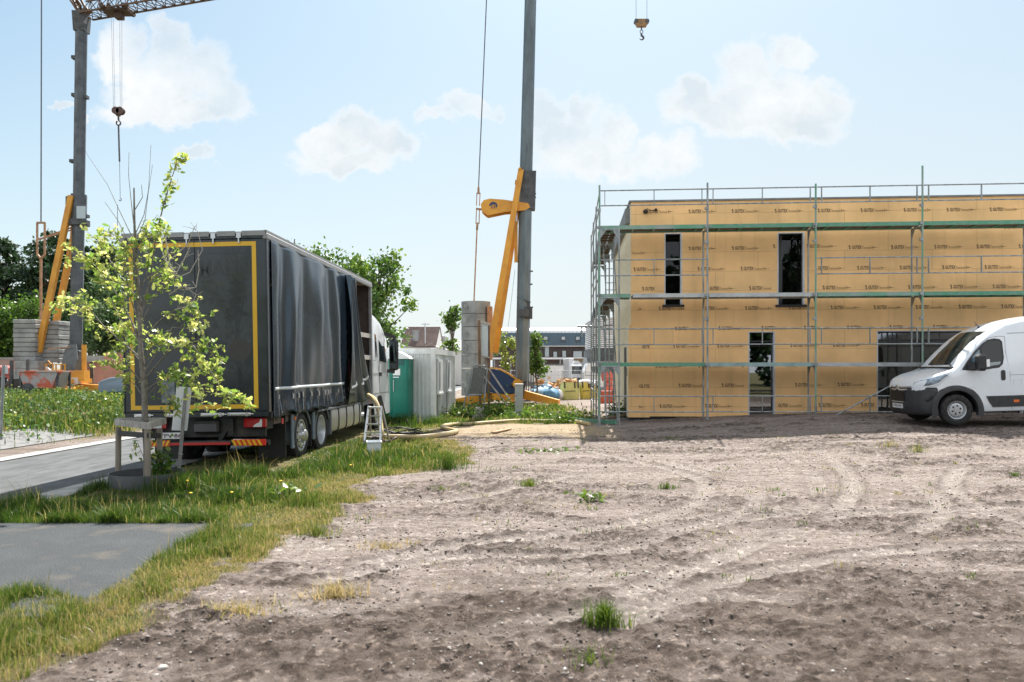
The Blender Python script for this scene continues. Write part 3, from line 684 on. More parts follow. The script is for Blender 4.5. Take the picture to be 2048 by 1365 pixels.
broad_weed('broad-leaved green weed with a curled dark stem in the middle of the dirt', 1178, 1006, 34, .14, .14)
broad_weed('low scattered leafy weed on the dirt near the tip of the verge', 1095, 905, 60, .45, .05)
broad_weed('leafy dock weed in the verge grass near the yellow flowers', 578, 1000, 40, .14, .22)
broad_weed('bright leaved dock weed at the edge of the grey footpath', 205, 1040, 26, .09, .12)
def dandelions():
    mb = MB(); YL = mat('dandelion_yellow', (.75, .52, .02), .7)
    for px, py, lb in ((374, 985, 'just right of the oak root ring'), (462, 1010, 'below the lorry bumper'), (380, 1012, 'in front of the root ring'), (560, 985, 'beside the leafy dock weed'), (700, 950, 'nearest the white tub')):
        p = PG(px, py); root = thing('dandelion', 'yellow dandelion flower in the verge grass ' + lb, 'flower', p, group='dandelions in the verge')
        m = MB(); m.tube([(0, 0, 0), (.01, 0, .15)], [.002, .002], 5); m.build('stem', MATS['weed_stem'], root)
        m = MB(); m.lathe([(0, .0), (.012, .0), (.021, .012), (.014, .017), (0, .018)], 10, 0, Matrix.Translation((.01, 0, .15))); m.build('flower_head', YL, root)
dandelions()

# ------------------------------------------------------------ stones on the dirt (past counting)
def stones():
    n = 17000; Y = 4.0 * (20.5 / 4.0) ** rng.uniform(0, 1, n); X = rng.uniform(-1, 1, n) * Y * .72
    gr = masks(X, Y)[0]; pn = fbm(X, Y, .9, 3, 21)
    k = (rng.uniform(0, 1, n) < (1 - gr) * (.25 + .9 * S((pn - .42) / .15))) & (X > -3.4); X, Y = X[k], Y[k]; n = len(X)
    s = .0025 + .009 * rng.uniform(0, 1, n) ** 3 + .0005 * Y
    s = np.where(rng.uniform(0, 1, n) < .008, s * 2.6, s); Z = hzv(X, Y)
    ph = (1 + 5 ** .5) / 2
    base = np.array([(-1, ph, 0), (1, ph, 0), (-1, -ph, 0), (1, -ph, 0), (0, -1, ph), (0, 1, ph), (0, -1, -ph), (0, 1, -ph), (ph, 0, -1), (ph, 0, 1), (-ph, 0, -1), (-ph, 0, 1)]) / 1.9
    fc = np.array([(0, 11, 5), (0, 5, 1), (0, 1, 7), (0, 7, 10), (0, 10, 11), (1, 5, 9), (5, 11, 4), (11, 10, 2), (10, 7, 6), (7, 1, 8), (3, 9, 4), (3, 4, 2), (3, 2, 6), (3, 6, 8), (3, 8, 9), (4, 9, 5), (2, 4, 11), (6, 2, 10), (8, 6, 7), (9, 8, 1)])
    V = base[None] * (1 + rng.normal(0, .16, (n, 12, 1))); V = V * s[:, None, None] * rng.uniform(.6, 1.5, (n, 1, 3)); V[:, :, 2] *= .62
    a = rng.uniform(0, 6.28, n); c, s_ = np.cos(a)[:, None], np.sin(a)[:, None]
    x, y = V[:, :, 0] * c - V[:, :, 1] * s_, V[:, :, 0] * s_ + V[:, :, 1] * c
    V = np.stack([x + X[:, None], y + Y[:, None], V[:, :, 2] + Z[:, None] + s[:, None] * .2], -1)
    m = bpy.data.materials.new('stone'); m.use_nodes = True; nt = m.node_tree; N = nt.nodes; L = nt.links; b = N['Principled BSDF']; b.inputs['Roughness'].default_value = .85
    at = N.new('ShaderNodeAttribute'); at.attribute_name = 'rnd'; cr = N.new('ShaderNodeValToRGB'); L.new(at.outputs['Fac'], cr.inputs[0]); L.new(cr.outputs[0], b.inputs['Base Color'])
    el = cr.color_ramp.elements; [el.new(.5) for _ in range(2)]
    for e, (p, cc) in zip(el, [(0, (.05, .04, .033)), (.6, (.12, .096, .08)), (.88, (.24, .21, .19)), (1, (.46, .44, .41))]): e.position = p; e.color = (*cc, 1)
    f = (np.arange(n) * 12)[:, None, None] + fc[None]
    tag(link('gravel', npmesh('gravel', V.reshape(-1, 3), [f.reshape(-1, 3)], [m], rnd=np.repeat(rng.uniform(0, 1, n), 12))), 'loose pebbles and clods scattered over the bare dirt', 'gravel', kind='stuff')
stones()
# ------------------------------------------------------------ the timber-frame house
TH = R(4.3); E = Vector((math.cos(TH), -math.sin(TH), 0)); NI = Vector((math.sin(TH), math.cos(TH), 0))
YF = 22.45; O3 = Vector(((1262 - 1024) / F * YF, YF, 0.0))
def fac(px, py, off=0.0):
    """local (s, z) of a photo pixel on the plane off metres behind the facade"""
    d = Vector(((px - 1024) / F, 1, -(py - HY) / F)); o = O3 + NI * off
    t = (o - Vector((0, 0, HC))).dot(NI) / d.dot(NI); p = Vector((0, 0, HC)) + d * t
    return (p - o).dot(E), p.z
def build_house():
    lab = 'two-storey timber-frame house clad in tan printed wood-fibre boards behind the scaffolding'
    H = thing('house_under_construction', lab, 'building', O3, (0, 0, -TH))
    BOARD = board_mat(); DARK = mat('window_reveal', (.018, .019, .022), .5); EDGE = mat('board_edge', (.82, .72, .52), .9, var=.15, vscale=6)
    s1 = 12.5; zt = fac(1262, 405)[1]; zb = fac(1262, 833)[1]; dep = 8.0
    ops = []
    for (xa, ya, xb, yb) in ((1329, 467, 1364, 612), (1555, 466, 1609, 612), (1497, 664, 1550, 829), (1754, 662, 2200, 836)):
        a = fac(xa, ya); b = fac(xb, yb); ops.append([a[0], min(b[0], 11.2), b[1], a[1]])
    ops[3][2] = ops[2][2] = zb - .02
    xsb = sorted({0, s1, *[o[0] for o in ops], *[o[1] for o in ops]}); zsb = sorted({zb, zt, *[max(zb, o[2]) for o in ops], *[o[3] for o in ops]})
    mb = MB()
    for i in range(len(xsb) - 1):
        for j in range(len(zsb) - 1):
            cx, cz = (xsb[i] + xsb[i + 1]) / 2, (zsb[j] + zsb[j + 1]) / 2
            if any(o[0] < cx < o[1] and o[2] < cz < o[3] for o in ops): continue
            mb.add([(xsb[i], 0, zsb[j]), (xsb[i + 1], 0, zsb[j]), (xsb[i + 1], 0, zsb[j + 1]), (xsb[i], 0, zsb[j + 1])], [(0, 1, 2, 3)])
    for o in ops:   # reveals
        for (a, b) in (((o[0], o[2]), (o[0], o[3])), ((o[0], o[3]), (o[1], o[3])), ((o[1], o[3]), (o[1], o[2]))):
            mb.add([(a[0], 0, a[1]), (b[0], 0, b[1]), (b[0], .16, b[1]), (a[0], .16, a[1])], [(0, 1, 2, 3)])
    mb.build('facade', BOARD, H)
    mb = MB()   # gable wall, back wall; pale edge of the boards, thicker pilaster below
    mb.bb(0.0, .16, .002, dep, zb, zt, 0)
    mb.bb(s1 - .2, s1, .02, dep, zb, zt, 1)
    mb.bb(.2, s1 - .2, dep - .2, dep, zb, zt, 1)
    mb.build('side_wall', [EDGE, BOARD], H)
    pz = fac(1262, 650)[1]; pe = fac(1299, 700)[0]
    mb = MB(); mb.bb(-.07, pe, -.045, .0, zb - .03, pz, 0); mb.bb(-.09, -.001, -.03, 2.2, zb - .03, pz - .12, 1)
    mb.build('corner_board', [BOARD, EDGE], H)
    mb = MB(); mb.bb(-.095, -.091, .55, 1.5, zb, pz - .65, 0); mb.bb(-.10, -.05, .25, .35, zb + 1.2, zb + 1.45)
    mb.build('side_opening', DARK, H)
    mb = MB(); mb.prism([(-.06, zt + .002), (s1 + .05, zt + .002), (s1 + .05, zt + .05), (-.06, zt + .05)], -.04, dep + .05); mb.bb(-.14, .0, .4, dep, zt - .55, zt - .1)
    mb.bb(.2, s1 - .2, .3, dep - .3, zt - .1, zt - .004)
    mb.build('roof', mat('roof_membrane', (.20, .215, .23), .7, var=.2), H)
    # damp-proof membrane with its pale print
    mb = MB(); MEM = mat('black_membrane', (.016, .018, .021), .35, bump=.6, bscale=9)
    mb.bb(.0, s1, .05, .12, -.3, zb - .001)
    mb.build('base_membrane', MEM, H)
    mb = MB(); PW = mat('membrane_print', (.22, .26, .30), .7)
    for px, py, t, w, h in ((1264, 843, '1300', 16, 4), (1289, 843, 'PEE 3000', 22, 4.2), (1317, 843, 'PEE 3000', 22, 4.2), (1272, 836, 'NSC 3000', 18, 3), (1378, 838, 'R', 7, 4), (1395, 836, '3000', 12, 3), (1442, 843, 'R', 5, 5.5), (1478, 839, 'R', 5, 4.5), (1540, 838, 'F', 5, 4.5), (1345, 843, '3000', 15, 3.5), (1352, 836, '-------', 22, 2)):
        a = fac(px, py); b = fac(px + w, py - h); add_text(mb, t, (a[0], .047, a[1]), (1, 0, 0), (0, 0, 1), b[0] - a[0], b[1] - a[1])
        if t in ('R', 'F'):
            x0, x1, z0, z1 = a[0] - .05, b[0] + .05, a[1] - .03, b[1] + .03
            for q in ((x0, x1, z0, z0 + .012), (x0, x1, z1 - .012, z1), (x0, x0 + .012, z0, z1), (x1 - .012, x1, z0, z1)): mb.add([(q[0], .046, q[2]), (q[1], .046, q[2]), (q[1], .046, q[3]), (q[0], .046, q[3])], [(0, 1, 2, 3)])
    mb.build('membrane_print', PW, H)
    # board print
    rows = {423: range(1291, 2060, 86), 458.5: [1235, 1321, 1407, 1492, 1578, 1665, 1750, 1836, 1921, 2007], 497: [1377, 1463.5, 1697, 1782, 1868, 1953, 2037], 494: [1546, 1613], 505: [1238],
            538: [1267, 1395, 1481, 1630, 1714, 1799, 1884, 1969], 577: [1284, 1413, 1498, 1645, 1730, 1816, 1900, 1985], 617: [1232, 1317, 1404, 1490, 1577, 1661, 1747, 1831, 1917, 2002],
            657: [1350, 1437, 1523, 1608, 1694, 1779, 1866, 1950], 692: [1278, 1346, 1434, 1580, 1665, 1751], 732: [1310, 1396, 1483, 1544, 1630, 1715], 771: [1272, 1357, 1443, 1590, 1675], 812: [1233, 1319, 1410, 1492, 1550, 1637, 1722]}
    B = MB(); Bc = MB()
    for y0, xl in rows.items():
        for x0 in xl:
            yy = y0 - (x0 - 1400) * .0065
            a = fac(x0, yy + 4.5); w = .84; so = a[0]; z0 = a[1]; hh = .118
            def ok(p, q, za=z0): return p > .01 and not any(o[0] - .05 < q and p < o[1] + .05 and o[2] - .1 < za < o[3] for o in ops) and q < 12.4
            y_ = -.0035 if not (so < pe and z0 < pz) else -.0485
            if y_ < -.01 and so + .4 > pe:
                if ok(so + .07, so + .35): add_text(B, 'GUTE', (so + .09, y_, z0), (1, 0, 0), (0, 0, 1), max(.1, pe - so - .1), hh * .9, bold=.035)
                continue
            if ok(so, so + .07):
                B.add([(so + .01, y_, z0 + .02), (so + .05, y_, z0), (so + .065, y_, z0 + .05), (so + .035, y_, z0 + .06)], [(0, 1, 2, 3)])
                B.add([(so, y_, z0 + .07), (so + .05, y_, z0 + .065), (so + .045, y_, z0 + .12), (so + .012, y_, z0 + .125)], [(0, 1, 2, 3)])
            if ok(so + .09, so + .40): add_text(B, 'GUTEX', (so + .09, y_, z0 + .01), (1, 0, 0), (0, 0, 1), .29, hh * .9, bold=.035)
            if ok(so + .39, so + .62): add_text(Bc, 'Thermowall', (so + .39, y_, z0 + .012), (1, 0, 0), (0, 0, 1), .25, hh * .68)
            if ok(so + .60, so + .86):
                zc = z0 + hh * .45
                Bc.add([(so + .645, y_, zc - .006), (so + .84, y_, zc - .003), (so + .84, y_, zc + .003), (so + .645, y_, zc + .006)], [(0, 1, 2, 3)])
                Bc.add([(so + .675, y_, zc - .05), (so + .69, y_, zc - .05), (so + .685, y_, zc + .05), (so + .672, y_, zc + .05)], [(0, 1, 2, 3)])
                Bc.add([(so + .71, y_, zc - .022), (so + .75, y_, zc - .012), (so + .75, y_, zc + .012), (so + .71, y_, zc + .022)], [(0, 1, 2, 3)])
    B.build('board_print', mat('print_ink', (.12, .08, .05), .9, col2=(.24, .16, .09), vscale=3), H)
    Bc.build('board_print', mat('print_ink_faint', (.20, .135, .07), .9, col2=(.30, .20, .10), vscale=3), H)
    # windows
    FR = mat('window_frame', (.028, .030, .034), .35); TAPE = mat('white_reveal_tape', (.55, .58, .62), .6, var=.15); SILL = mat('window_sill', (.03, .032, .036), .5)
    GL = glass_mat('window_glass', (.75, .8, .8), .42)
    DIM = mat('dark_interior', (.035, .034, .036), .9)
    for k, o in enumerate(ops):
        w = MB(); x0, x1, z0, z1 = o
        t = .035 if k < 3 else .06
        for q in ((x0, x0 + t, z0, z1), (x1 - t, x1, z0, z1), (x0 + t, x1 - t, z1 - t, z1), (x0 + t, x1 - t, z0, z0 + t * 1.5)): w.bb(q[0] + .012, q[1] + .012 if q[1] < x1 - .001 else q[1] - .012, .11, .17, q[2], q[3])
        if k == 2: w.bb(x0 + t, x1 - t, .115, .165, fac(1500, 782)[1] - .03, fac(1500, 782)[1] + .02)
        if k == 2: w.bb(x0 + t, x1 - t, .115, .165, fac(1500, 683)[1] - .02, fac(1500, 683)[1] + .02)
        if k == 1: w.bb(x0 + .05, x0 + .16, .12, .17, z0, z1); w.bb(x0 + .18, x0 + .24, .3, .34, z0 + .1, z1 - .1)
        if k == 3:
            for xx in (2.9, 5.2): w.bb(min(x1 - .3, x0 + xx - 1.6), min(x1 - .3, x0 + xx - 1.6) + .07, .112, .168, z0, z1)
            w.bb(x0 + t, x1 - t, .114, .166, fac(1760, 681)[1] - .03, fac(1760, 681)[1] + .03)
        f = w.build('window', FR, H)
        tp = MB()
        for q in ((x0 - .004, x0 + .028, z0, z1), (x1 - .045, x1 + .004, z0, z1), (x0 + .028, x1 - .045, z1 - .02, z1 + .004)): tp.bb(q[0], q[1], -.006, .108, q[2], q[3])
        tp.build('reveal_tape', TAPE, f)
        if k < 2:
            m_ = MB(); m_.bb(x0 - .06, x1 + .06, -.05, .1, z0 - .04, z0 + .03); m_.build('sill', SILL, f)
        p_ = MB(); p_.add([(x0, .145, z0), (x1, .145, z0), (x1, .145, z1), (x0, .145, z1)], [(0, 1, 2, 3)]); p_.build('pane', GL if k > 1 else glass_mat('dim_glass', (.7, .72, .72), -.01), f)
    # rooms behind the glass
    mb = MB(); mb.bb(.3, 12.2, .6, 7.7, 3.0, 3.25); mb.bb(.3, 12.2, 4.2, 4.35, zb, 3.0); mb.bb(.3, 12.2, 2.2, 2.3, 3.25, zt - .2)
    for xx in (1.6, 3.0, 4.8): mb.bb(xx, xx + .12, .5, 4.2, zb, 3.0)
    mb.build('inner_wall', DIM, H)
    mb = MB()
    for xx in (7.9, 8.7, 9.5, 10.3): mb.box((xx, 1.6, 1.6), (.5, .03, 2.3), 0, (0, 0, .5))
    mb.build('plaster_board', mat('plaster_board', (.16, .14, .12), .9), H)
    return H
def glass_mat(name, tint, refl):
    m = bpy.data.materials.new(name); m.use_nodes = True; nt = m.node_tree; N = nt.nodes; L = nt.links; N.clear()
    out = N.new('ShaderNodeOutputMaterial'); gl = N.new('ShaderNodeBsdfGlossy'); gl.inputs['Roughness'].default_value = .015; gl.inputs[0].default_value = (.9, .95, 1, 1)
    tr = N.new('ShaderNodeBsdfTransparent'); tr.inputs[0].default_value = (*tint, 1); fr = N.new('ShaderNodeFresnel'); fr.inputs[0].default_value = 1.5
    mm = N.new('ShaderNodeMath'); mm.operation = 'MULTIPLY_ADD'; L.new(fr.outputs[0], mm.inputs[0]); mm.inputs[1].default_value = .9; mm.inputs[2].default_value = refl * .5
    mx = N.new('ShaderNodeMixShader'); L.new(mm.outputs[0], mx.inputs[0]); L.new(tr.outputs[0], mx.inputs[1]); L.new(gl.outputs[0], mx.inputs[2]); L.new(mx.outputs[0], out.inputs[0])
    MATS[name] = m; return m
def board_mat():
    m = bpy.data.materials.new('wood_fibre_board'); m.use_nodes = True; nt = m.node_tree; N = nt.nodes; L = nt.links; b = N['Principled BSDF']
    b.inputs['Roughness'].default_value = .92; b.inputs['Specular IOR Level'].default_value = .2
    tc = N.new('ShaderNodeTexCoord'); sp = N.new('ShaderNodeSeparateXYZ'); L.new(tc.outputs['Object'], sp.inputs[0]); cb = N.new('ShaderNodeCombineXYZ'); L.new(sp.outputs[0], cb.inputs[0]); L.new(sp.outputs[2], cb.inputs[1])
    br = N.new('ShaderNodeTexBrick'); L.new(cb.outputs[0], br.inputs[0]); br.inputs['Scale'].default_value = 1; br.inputs['Brick Width'].default_value = 2.48; br.inputs['Row Height'].default_value = .575
    br.inputs['Mortar Size'].default_value = .005; br.inputs['Color1'].default_value = (.93, .595, .285, 1); br.inputs['Color2'].default_value = (.85, .56, .275, 1); br.inputs['Mortar'].default_value = (.56, .36, .165, 1)
    n = N.new('ShaderNodeTexNoise'); n.inputs['Scale'].default_value = .9; n.inputs['Detail'].default_value = 6; L.new(tc.outputs['Object'], n.inputs['Vector'])
    mr = N.new('ShaderNodeMapRange'); L.new(n.outputs['Fac'], mr.inputs[0]); mr.inputs[1].default_value = .35; mr.inputs[2].default_value = .65; mr.inputs[3].default_value = .86; mr.inputs[4].default_value = 1.08
    n2 = N.new('ShaderNodeTexNoise'); n2.inputs['Scale'].default_value = 3.0; n2.inputs['Detail'].default_value = 4; mp = N.new('ShaderNodeMapping'); mp.inputs['Scale'].default_value = (1.5, 1, .12); L.new(tc.outputs['Object'], mp.inputs[0]); L.new(mp.outputs[0], n2.inputs['Vector'])
    m2 = N.new('ShaderNodeMapRange'); L.new(n2.outputs['Fac'], m2.inputs[0]); m2.inputs[1].default_value = .55; m2.inputs[2].default_value = .75; m2.inputs[3].default_value = 1; m2.inputs[4].default_value = .88
    # screw heads on the stud lines
    mm = N.new('ShaderNodeMath'); mm.operation = 'MULTIPLY'; L.new(mr.outputs[0], mm.inputs[0]); L.new(m2.outputs[0], mm.inputs[1])
    vs = N.new('ShaderNodeVectorMath'); vs.operation = 'SCALE'; L.new(br.outputs[0], vs.inputs[0]); L.new(mm.outputs[0], vs.inputs['Scale']); L.new(vs.outputs[0], b.inputs['Base Color'])
    MATS['wood_fibre_board'] = m; return m
HOUSE = build_house()
def vent(px, py):
    s, z = fac(px, py); o = O3 + E * s - NI * .02
    root = thing('wall_plug', 'two dark knots of tape and cable sticking out of the upper left wall boards', 'cable', (o.x, o.y, z), (0, 0, -TH))
    mb = MB()
    for dx, r in ((0, .075), (.30, .045)):
        mb.lathe([(0, -.05), (r * .7, -.04), (r, 0), (r * .8, .04), (r * .3, .07), (0, .075)], 12, 0, Matrix.Translation((dx, -.02, dx * .15)) @ Matrix.Rotation(R(80), 4, 'X'))
    mb.tube([(0, -.03, 0), (.05, -.1, .07), (.08, -.1, .04)], .012, 6)
    mb.tube([(.08, -.1, .04), (.2, -.08, .0), (.30, -.04, .05)], .012, 6)
    mb.build('tape_knot', mat('black_tape', (.03, .028, .027), .6), root, smooth=True)
vent(1291, 424)

# ------------------------------------------------------------ scaffolding
GALV = mat('galvanised_steel', (.30, .335, .35), .5, .35, var=.35, vscale=9, stretch=(1, 1, .3))
GREEN = mat('green_steel', (.065, .27, .16), .5, .15, col2=(.16, .30, .24), vscale=7)
GREENW = mat('worn_green_steel', (.10, .32, .20), .55, .15, col2=(.30, .36, .35), vscale=2.5)
SILV = mat('silver_deck', (.46, .49, .50), .45, .5, var=.2, vscale=3)
PLY = mat('scaffold_plank', (.15, .115, .09), .9, var=.4, vscale=6, stretch=(.2, 1, 1))
def scaffold():
    root = thing('scaffolding', 'green and galvanised steel frame scaffolding along the front and gable of the tan house', 'scaffold', O3, (0, 0, -TH))
    yo, yi = -1.0, -.34; sx = [fac(x, 700, yo)[0] for x in (1199, 1415, 1631.5, 1845)]; sx.append(sx[-1] + 3.07); sx = sx[:1] + sx[1:]
    zt = [fac(1199, 371, yo)[1], fac(1415, 366, yo)[1], fac(1631, 368, yo)[1], fac(1844, 332, yo)[1], fac(1844, 368, yo)[1]]
    zg = [float(g(*(O3 + E * s + NI * yo).xy)) for s in sx]
    dz = [fac(1300, 590, yo)[1], fac(1300, 453, yo)[1], fac(1300, 728, yo)[1]]
    D0, D1, D2 = fac(1300, 728, yo)[1] - .02, fac(1300, 590, yo)[1] - .02, fac(1300, 453, yo)[1] - .02
    mats_o = [GREENW, GALV, GREENW, GREENW, GALV]
    for k, s in enumerate(sx):
        mb = MB(); mb.tube([(s, yo, zg[k] - .05), (s, yo, zt[k])], .027, 8, 0)
        for z in (D0, D1, D2, (D0 + D1) / 2 + .3, D1 + 1.5, D2 + .5): mb.tube([(s, yo, z - .06), (s, yo, z + .06)], .036, 8, 1); mb.box((s - .05, yo - .02, z), (.06, .07, .07), 1)
        mb.build('standard', [mats_o[k], GALV], root, smooth=True)
        if k < 5:
            mb = MB(); si = s + (0.0)
            zi = D2 if k else D2
            mb.tube([(si, yi, zg[k] - .05), (si, yi, zi)], .025, 8)
            mb.build('standard', GALV, root, smooth=True)
            mb = MB()
            for z in (D0, D1, D2):
                mb.tube([(s, yo, z - .06), (s, yi, z - .06)], .024, 6)
                for ya, yb in ((yo, yo + .22), (yi, yi - .22)): mb.add([(s - .004, ya, z - .06), (s - .004, yb, z - .06), (s - .004, ya, z - .36), (s + .004, ya, z - .06), (s + .004, yb, z - .06), (s + .004, ya, z - .36)], [(0, 1, 2), (5, 4, 3), (0, 2, 5, 3), (1, 4, 5, 2), (0, 3, 4, 1)])
            mb.build('transom', GALV, root)
            mb = MB(); mb.box((s, yo, zg[k] + .0), (.15, .15, .012)); mb.tube([(s, yo, zg[k]), (s, yo, zg[k] + .3)], .034, 8)
            if k < 4: mb.box((s, yi, zg[k] + .0), (.15, .15, .012))
            mb.build('base_plate', GALV, root)
    def deck(k, z, m, x0=None, x1=None):
        a = sx[k] + .05 if x0 is None else x0; b = (sx[k + 1] - .04) if x1 is None else x1
        mb = MB(); mb.bb(a, b, yo + .005, yo + .045, z - .055, z + .055, 0); mb.bb(a, b, yi - .045, yi - .005, z - .055, z + .04, 0)
        for q in range(2):
            y0 = yo + .05 + q * .28; mb.bb(a, b, y0, y0 + .275, z - .01, z + .03, 1)
            for xx in np.arange(a + .3, b - .1, .6): mb.bb(xx, xx + .04, y0, y0 + .27, z - .05, z - .0105, 0)
        mb.build('deck', [m, PLY], root)
    deck(0, D2, GREENW); deck(1, D2, GREEN); deck(2, D2, GREEN); deck(3, D2, GREEN)
    deck(0, D1, GREENW, x1=sx[0] + .9); deck(0, D1, SILV, x0=sx[0] + .95); deck(1, D1, SILV); deck(2, D1, GREENW); deck(3, D1, GREEN)
    deck(0, D0, GREEN); deck(1, D0, mat('pale_blue_steel', (.26, .38, .38), .5, .3, var=.2)); deck(2, D0, SILV)
    def guard(k, z0, z1, m=GALV, ends=True):
        a, b = sx[k] + .03, sx[k + 1] - .03; mb = MB()
        mb.tube([(a, yo - .03, z0), (b, yo - .03, z0)], .019, 6); mb.tube([(a, yo - .03, z1), (b, yo - .03, z1)], .019, 6)
        for xx in (a + .12, (a + b) / 2 + .02, b - .13): mb.bar((xx, yo - .03, z0), (xx, yo - .03, z1), .055, .02)
        mb.build('guardrail', m, root)
    for k in range(4):
        guard(k, D2 + .62, D2 + 1.05)
        if k != 1: guard(k, D1 + .57, D1 + 1.02)
        guard(k, D0 + .57, D0 + 1.02)
        if k < 3: guard(k, fac(1300, 824 - k, yo)[1], fac(1300, 793 - k, yo)[1])
    mb = MB(); a = fac(1660, 838, yo - .06); b = fac(1845, 737, yo - .06); mb.tube([(a[0], yo - .06, a[1]), (b[0], yo - .06, b[1])], .022, 8); mb.build('brace', GALV, root)
    # return along the gable
    xg = -.42; xo = sx[0]; dd = 2.6
    for j in range(4):
        y = yo + dd * (j) if j else yo
        if j:
            mb = MB(); mb.tube([(xo, y, .0), (xo, y, D2 + 1.15)], .026, 8); mb.build('standard', GALV, root, smooth=True)
        mb = MB(); mb.tube([(xg, y, .0), (xg, y, D2)], .024, 8); mb.build('standard', GALV, root, smooth=True)
        mb = MB()
        for z in (D0, D1, D2):
            mb.tube([(xo, y, z - .06), (xg, y, z - .06)], .022, 6)
            for xa, xb in ((xo, xo + .2), (xg, xg - .2)): mb.prism([(xa, z - .07), (xb, z - .07), (xa, z - .34)], y - .01, y + .01)
        mb.build('transom', GALV, root)
    for z in (D0, D1, D2):
        for j in range(3):
            y0 = yo + dd * j + .04
            if z == D0: continue
            mb = MB(); mb.bb(xo + .03, xo + .06, y0, y0 + dd - .08, z - .05, z + .05, 0); mb.bb(xg - .06, xg - .03, y0, y0 + dd - .08, z - .05, z + .05, 0)
            mb.bb(xo + .065, xo + .34, y0, y0 + dd - .08, z - .01, z + .03, 1); mb.bb(xo + .36, xg - .065, y0, y0 + dd - .08, z - .01, z + .03, 1)
            for yy in np.arange(y0 + .2, y0 + dd - .2, .45): mb.bb(xo + .06, xg - .06, yy, yy + .05, z - .05, z - .012, 1)
            mb.build('deck', [GALV, PLY], root)
    for z in (D0 + .6, D0 + 1.0, D1 + .6, D1 + 1.0, D2 + .6, D2 + 1.0, .5, .95):
        mb = MB(); mb.tube([(xo, yo, z), (xo, yo + dd * 3, z)], .018, 6); mb.build('guardrail', GALV, root)
    # tube that sticks out to the left, level with the first lift
    a = fac(1155, 653, yo); mb = MB(); mb.tube([(a[0], yo + .1, a[1]), (xo + .1, yo + .1, a[1])], .03, 8); mb.tube([(a[0] + .12, yo + .1, a[1]), (a[0] + .13, yo + .1, a[1] - .3)], .024, 8); mb.build('outrigger_tube', GALV, root)
    # ladders inside the gable bay
    for z0, z1, y in ((.05, D0 + .1, .3), (D0, D1 + .1, 1.0), (D1, D2 + .1, .6)):
        mb = MB(); A = Vector((xg - .12, y, z0)); B_ = Vector((xg - .2, y + .7, z1))
        for dx in (-.16, .16): mb.bar(A + Vector((dx, 0, 0)), B_ + Vector((dx, 0, 0)), .03, .05)
        for q in range(9): p = A.lerp(B_, (q + .5) / 9); mb.tube([p + Vector((-.16, 0, 0)), p + Vector((.16, 0, 0))], .013, 6)
        mb.build('ladder', GALV, root)
    return root
scaffold()
# ------------------------------------------------------------ the curtain-side lorry
TYRE = mat('tyre_rubber', (.022, .022, .023), .85, var=.3, vscale=12)
ALU = mat('aluminium', (.62, .64, .66), .28, .85, var=.12, vscale=5)
STEEL = mat('bright_steel', (.55, .57, .60), .3, .8)
BLACKP = mat('black_plastic', (.018, .019, .021), .5, var=.25, vscale=5)
CHASS = mat('chassis_paint', (.016, .017, .019), .55, col2=(.06, .052, .045), vscale=5, lo=.5, hi=.7)
GREYP = mat('grey_plastic', (.11, .13, .15), .5)
def wheel(parent, loc, r, w, rim_r, face=1, dish=-.02, holes=10, hub=True, name='wheel', rimm=None):
    """axis along local x; face=+1 outer side towards +x"""
    root = bpy.data.objects.new(name, None); COL.objects.link(root); root.parent = parent; root.location = loc
    M = Matrix.Rotation(R(90) * face, 4, 'Y')
    mb = MB(); h = w / 2
    mb.lathe([(rim_r, -h * .8), (rim_r + .03, -h), (r - .06, -h), (r - .012, -h * .82), (r, -h * .55), (r, h * .55), (r - .012, h * .82), (r - .06, h), (rim_r + .03, h), (rim_r, h * .8)], 40, 0, M)
    for k in range(40):
        t = 2 * math.pi * k / 40; 
        mb.box(M @ Vector((math.cos(t) * r, math.sin(t) * r, 0)), (w * .8, .02, .012) if True else 0, 0, (-t * face if False else 0, 0, 0))
    mb.build('tyre', TYRE, root, smooth=True)
    mb = MB(); z = h + dish
    mb.lathe([(rim_r, -h * .8), (rim_r, h * .82), (rim_r + .012, h * .9), (rim_r - .015, h * .9), (rim_r - .035, h * .6), (rim_r - .06, z - .07), (rim_r * .78, z - .03), (rim_r * .62, z - .015), (rim_r * .55, z - .03), (rim_r * .42, z - .03), (rim_r * .36, z + (.06 if hub else 0)), (rim_r * .2, z + (.085 if hub else 0)), (0, z + (.085 if hub else 0))], 32, 0, M)
    for k in range(holes):
        t = 2 * math.pi * k / holes; c = M @ Vector((math.cos(t) * rim_r * .78, math.sin(t) * rim_r * .78, z - .028))
        mb.lathe([(0, .0), (rim_r * .075, .0), (rim_r * .085, -.01)], 8, 1, Matrix.Translation(c) @ M)
        t += .3; c = M @ Vector((math.cos(t) * rim_r * .48, math.sin(t) * rim_r * .48, z - .03)); mb.lathe([(.016, 0), (.016, .03), (0, .034)], 6, 0, Matrix.Translation(c) @ M)
    mb.build('rim', [rimm or STEEL, BLACKP], root, smooth=True)
    return root
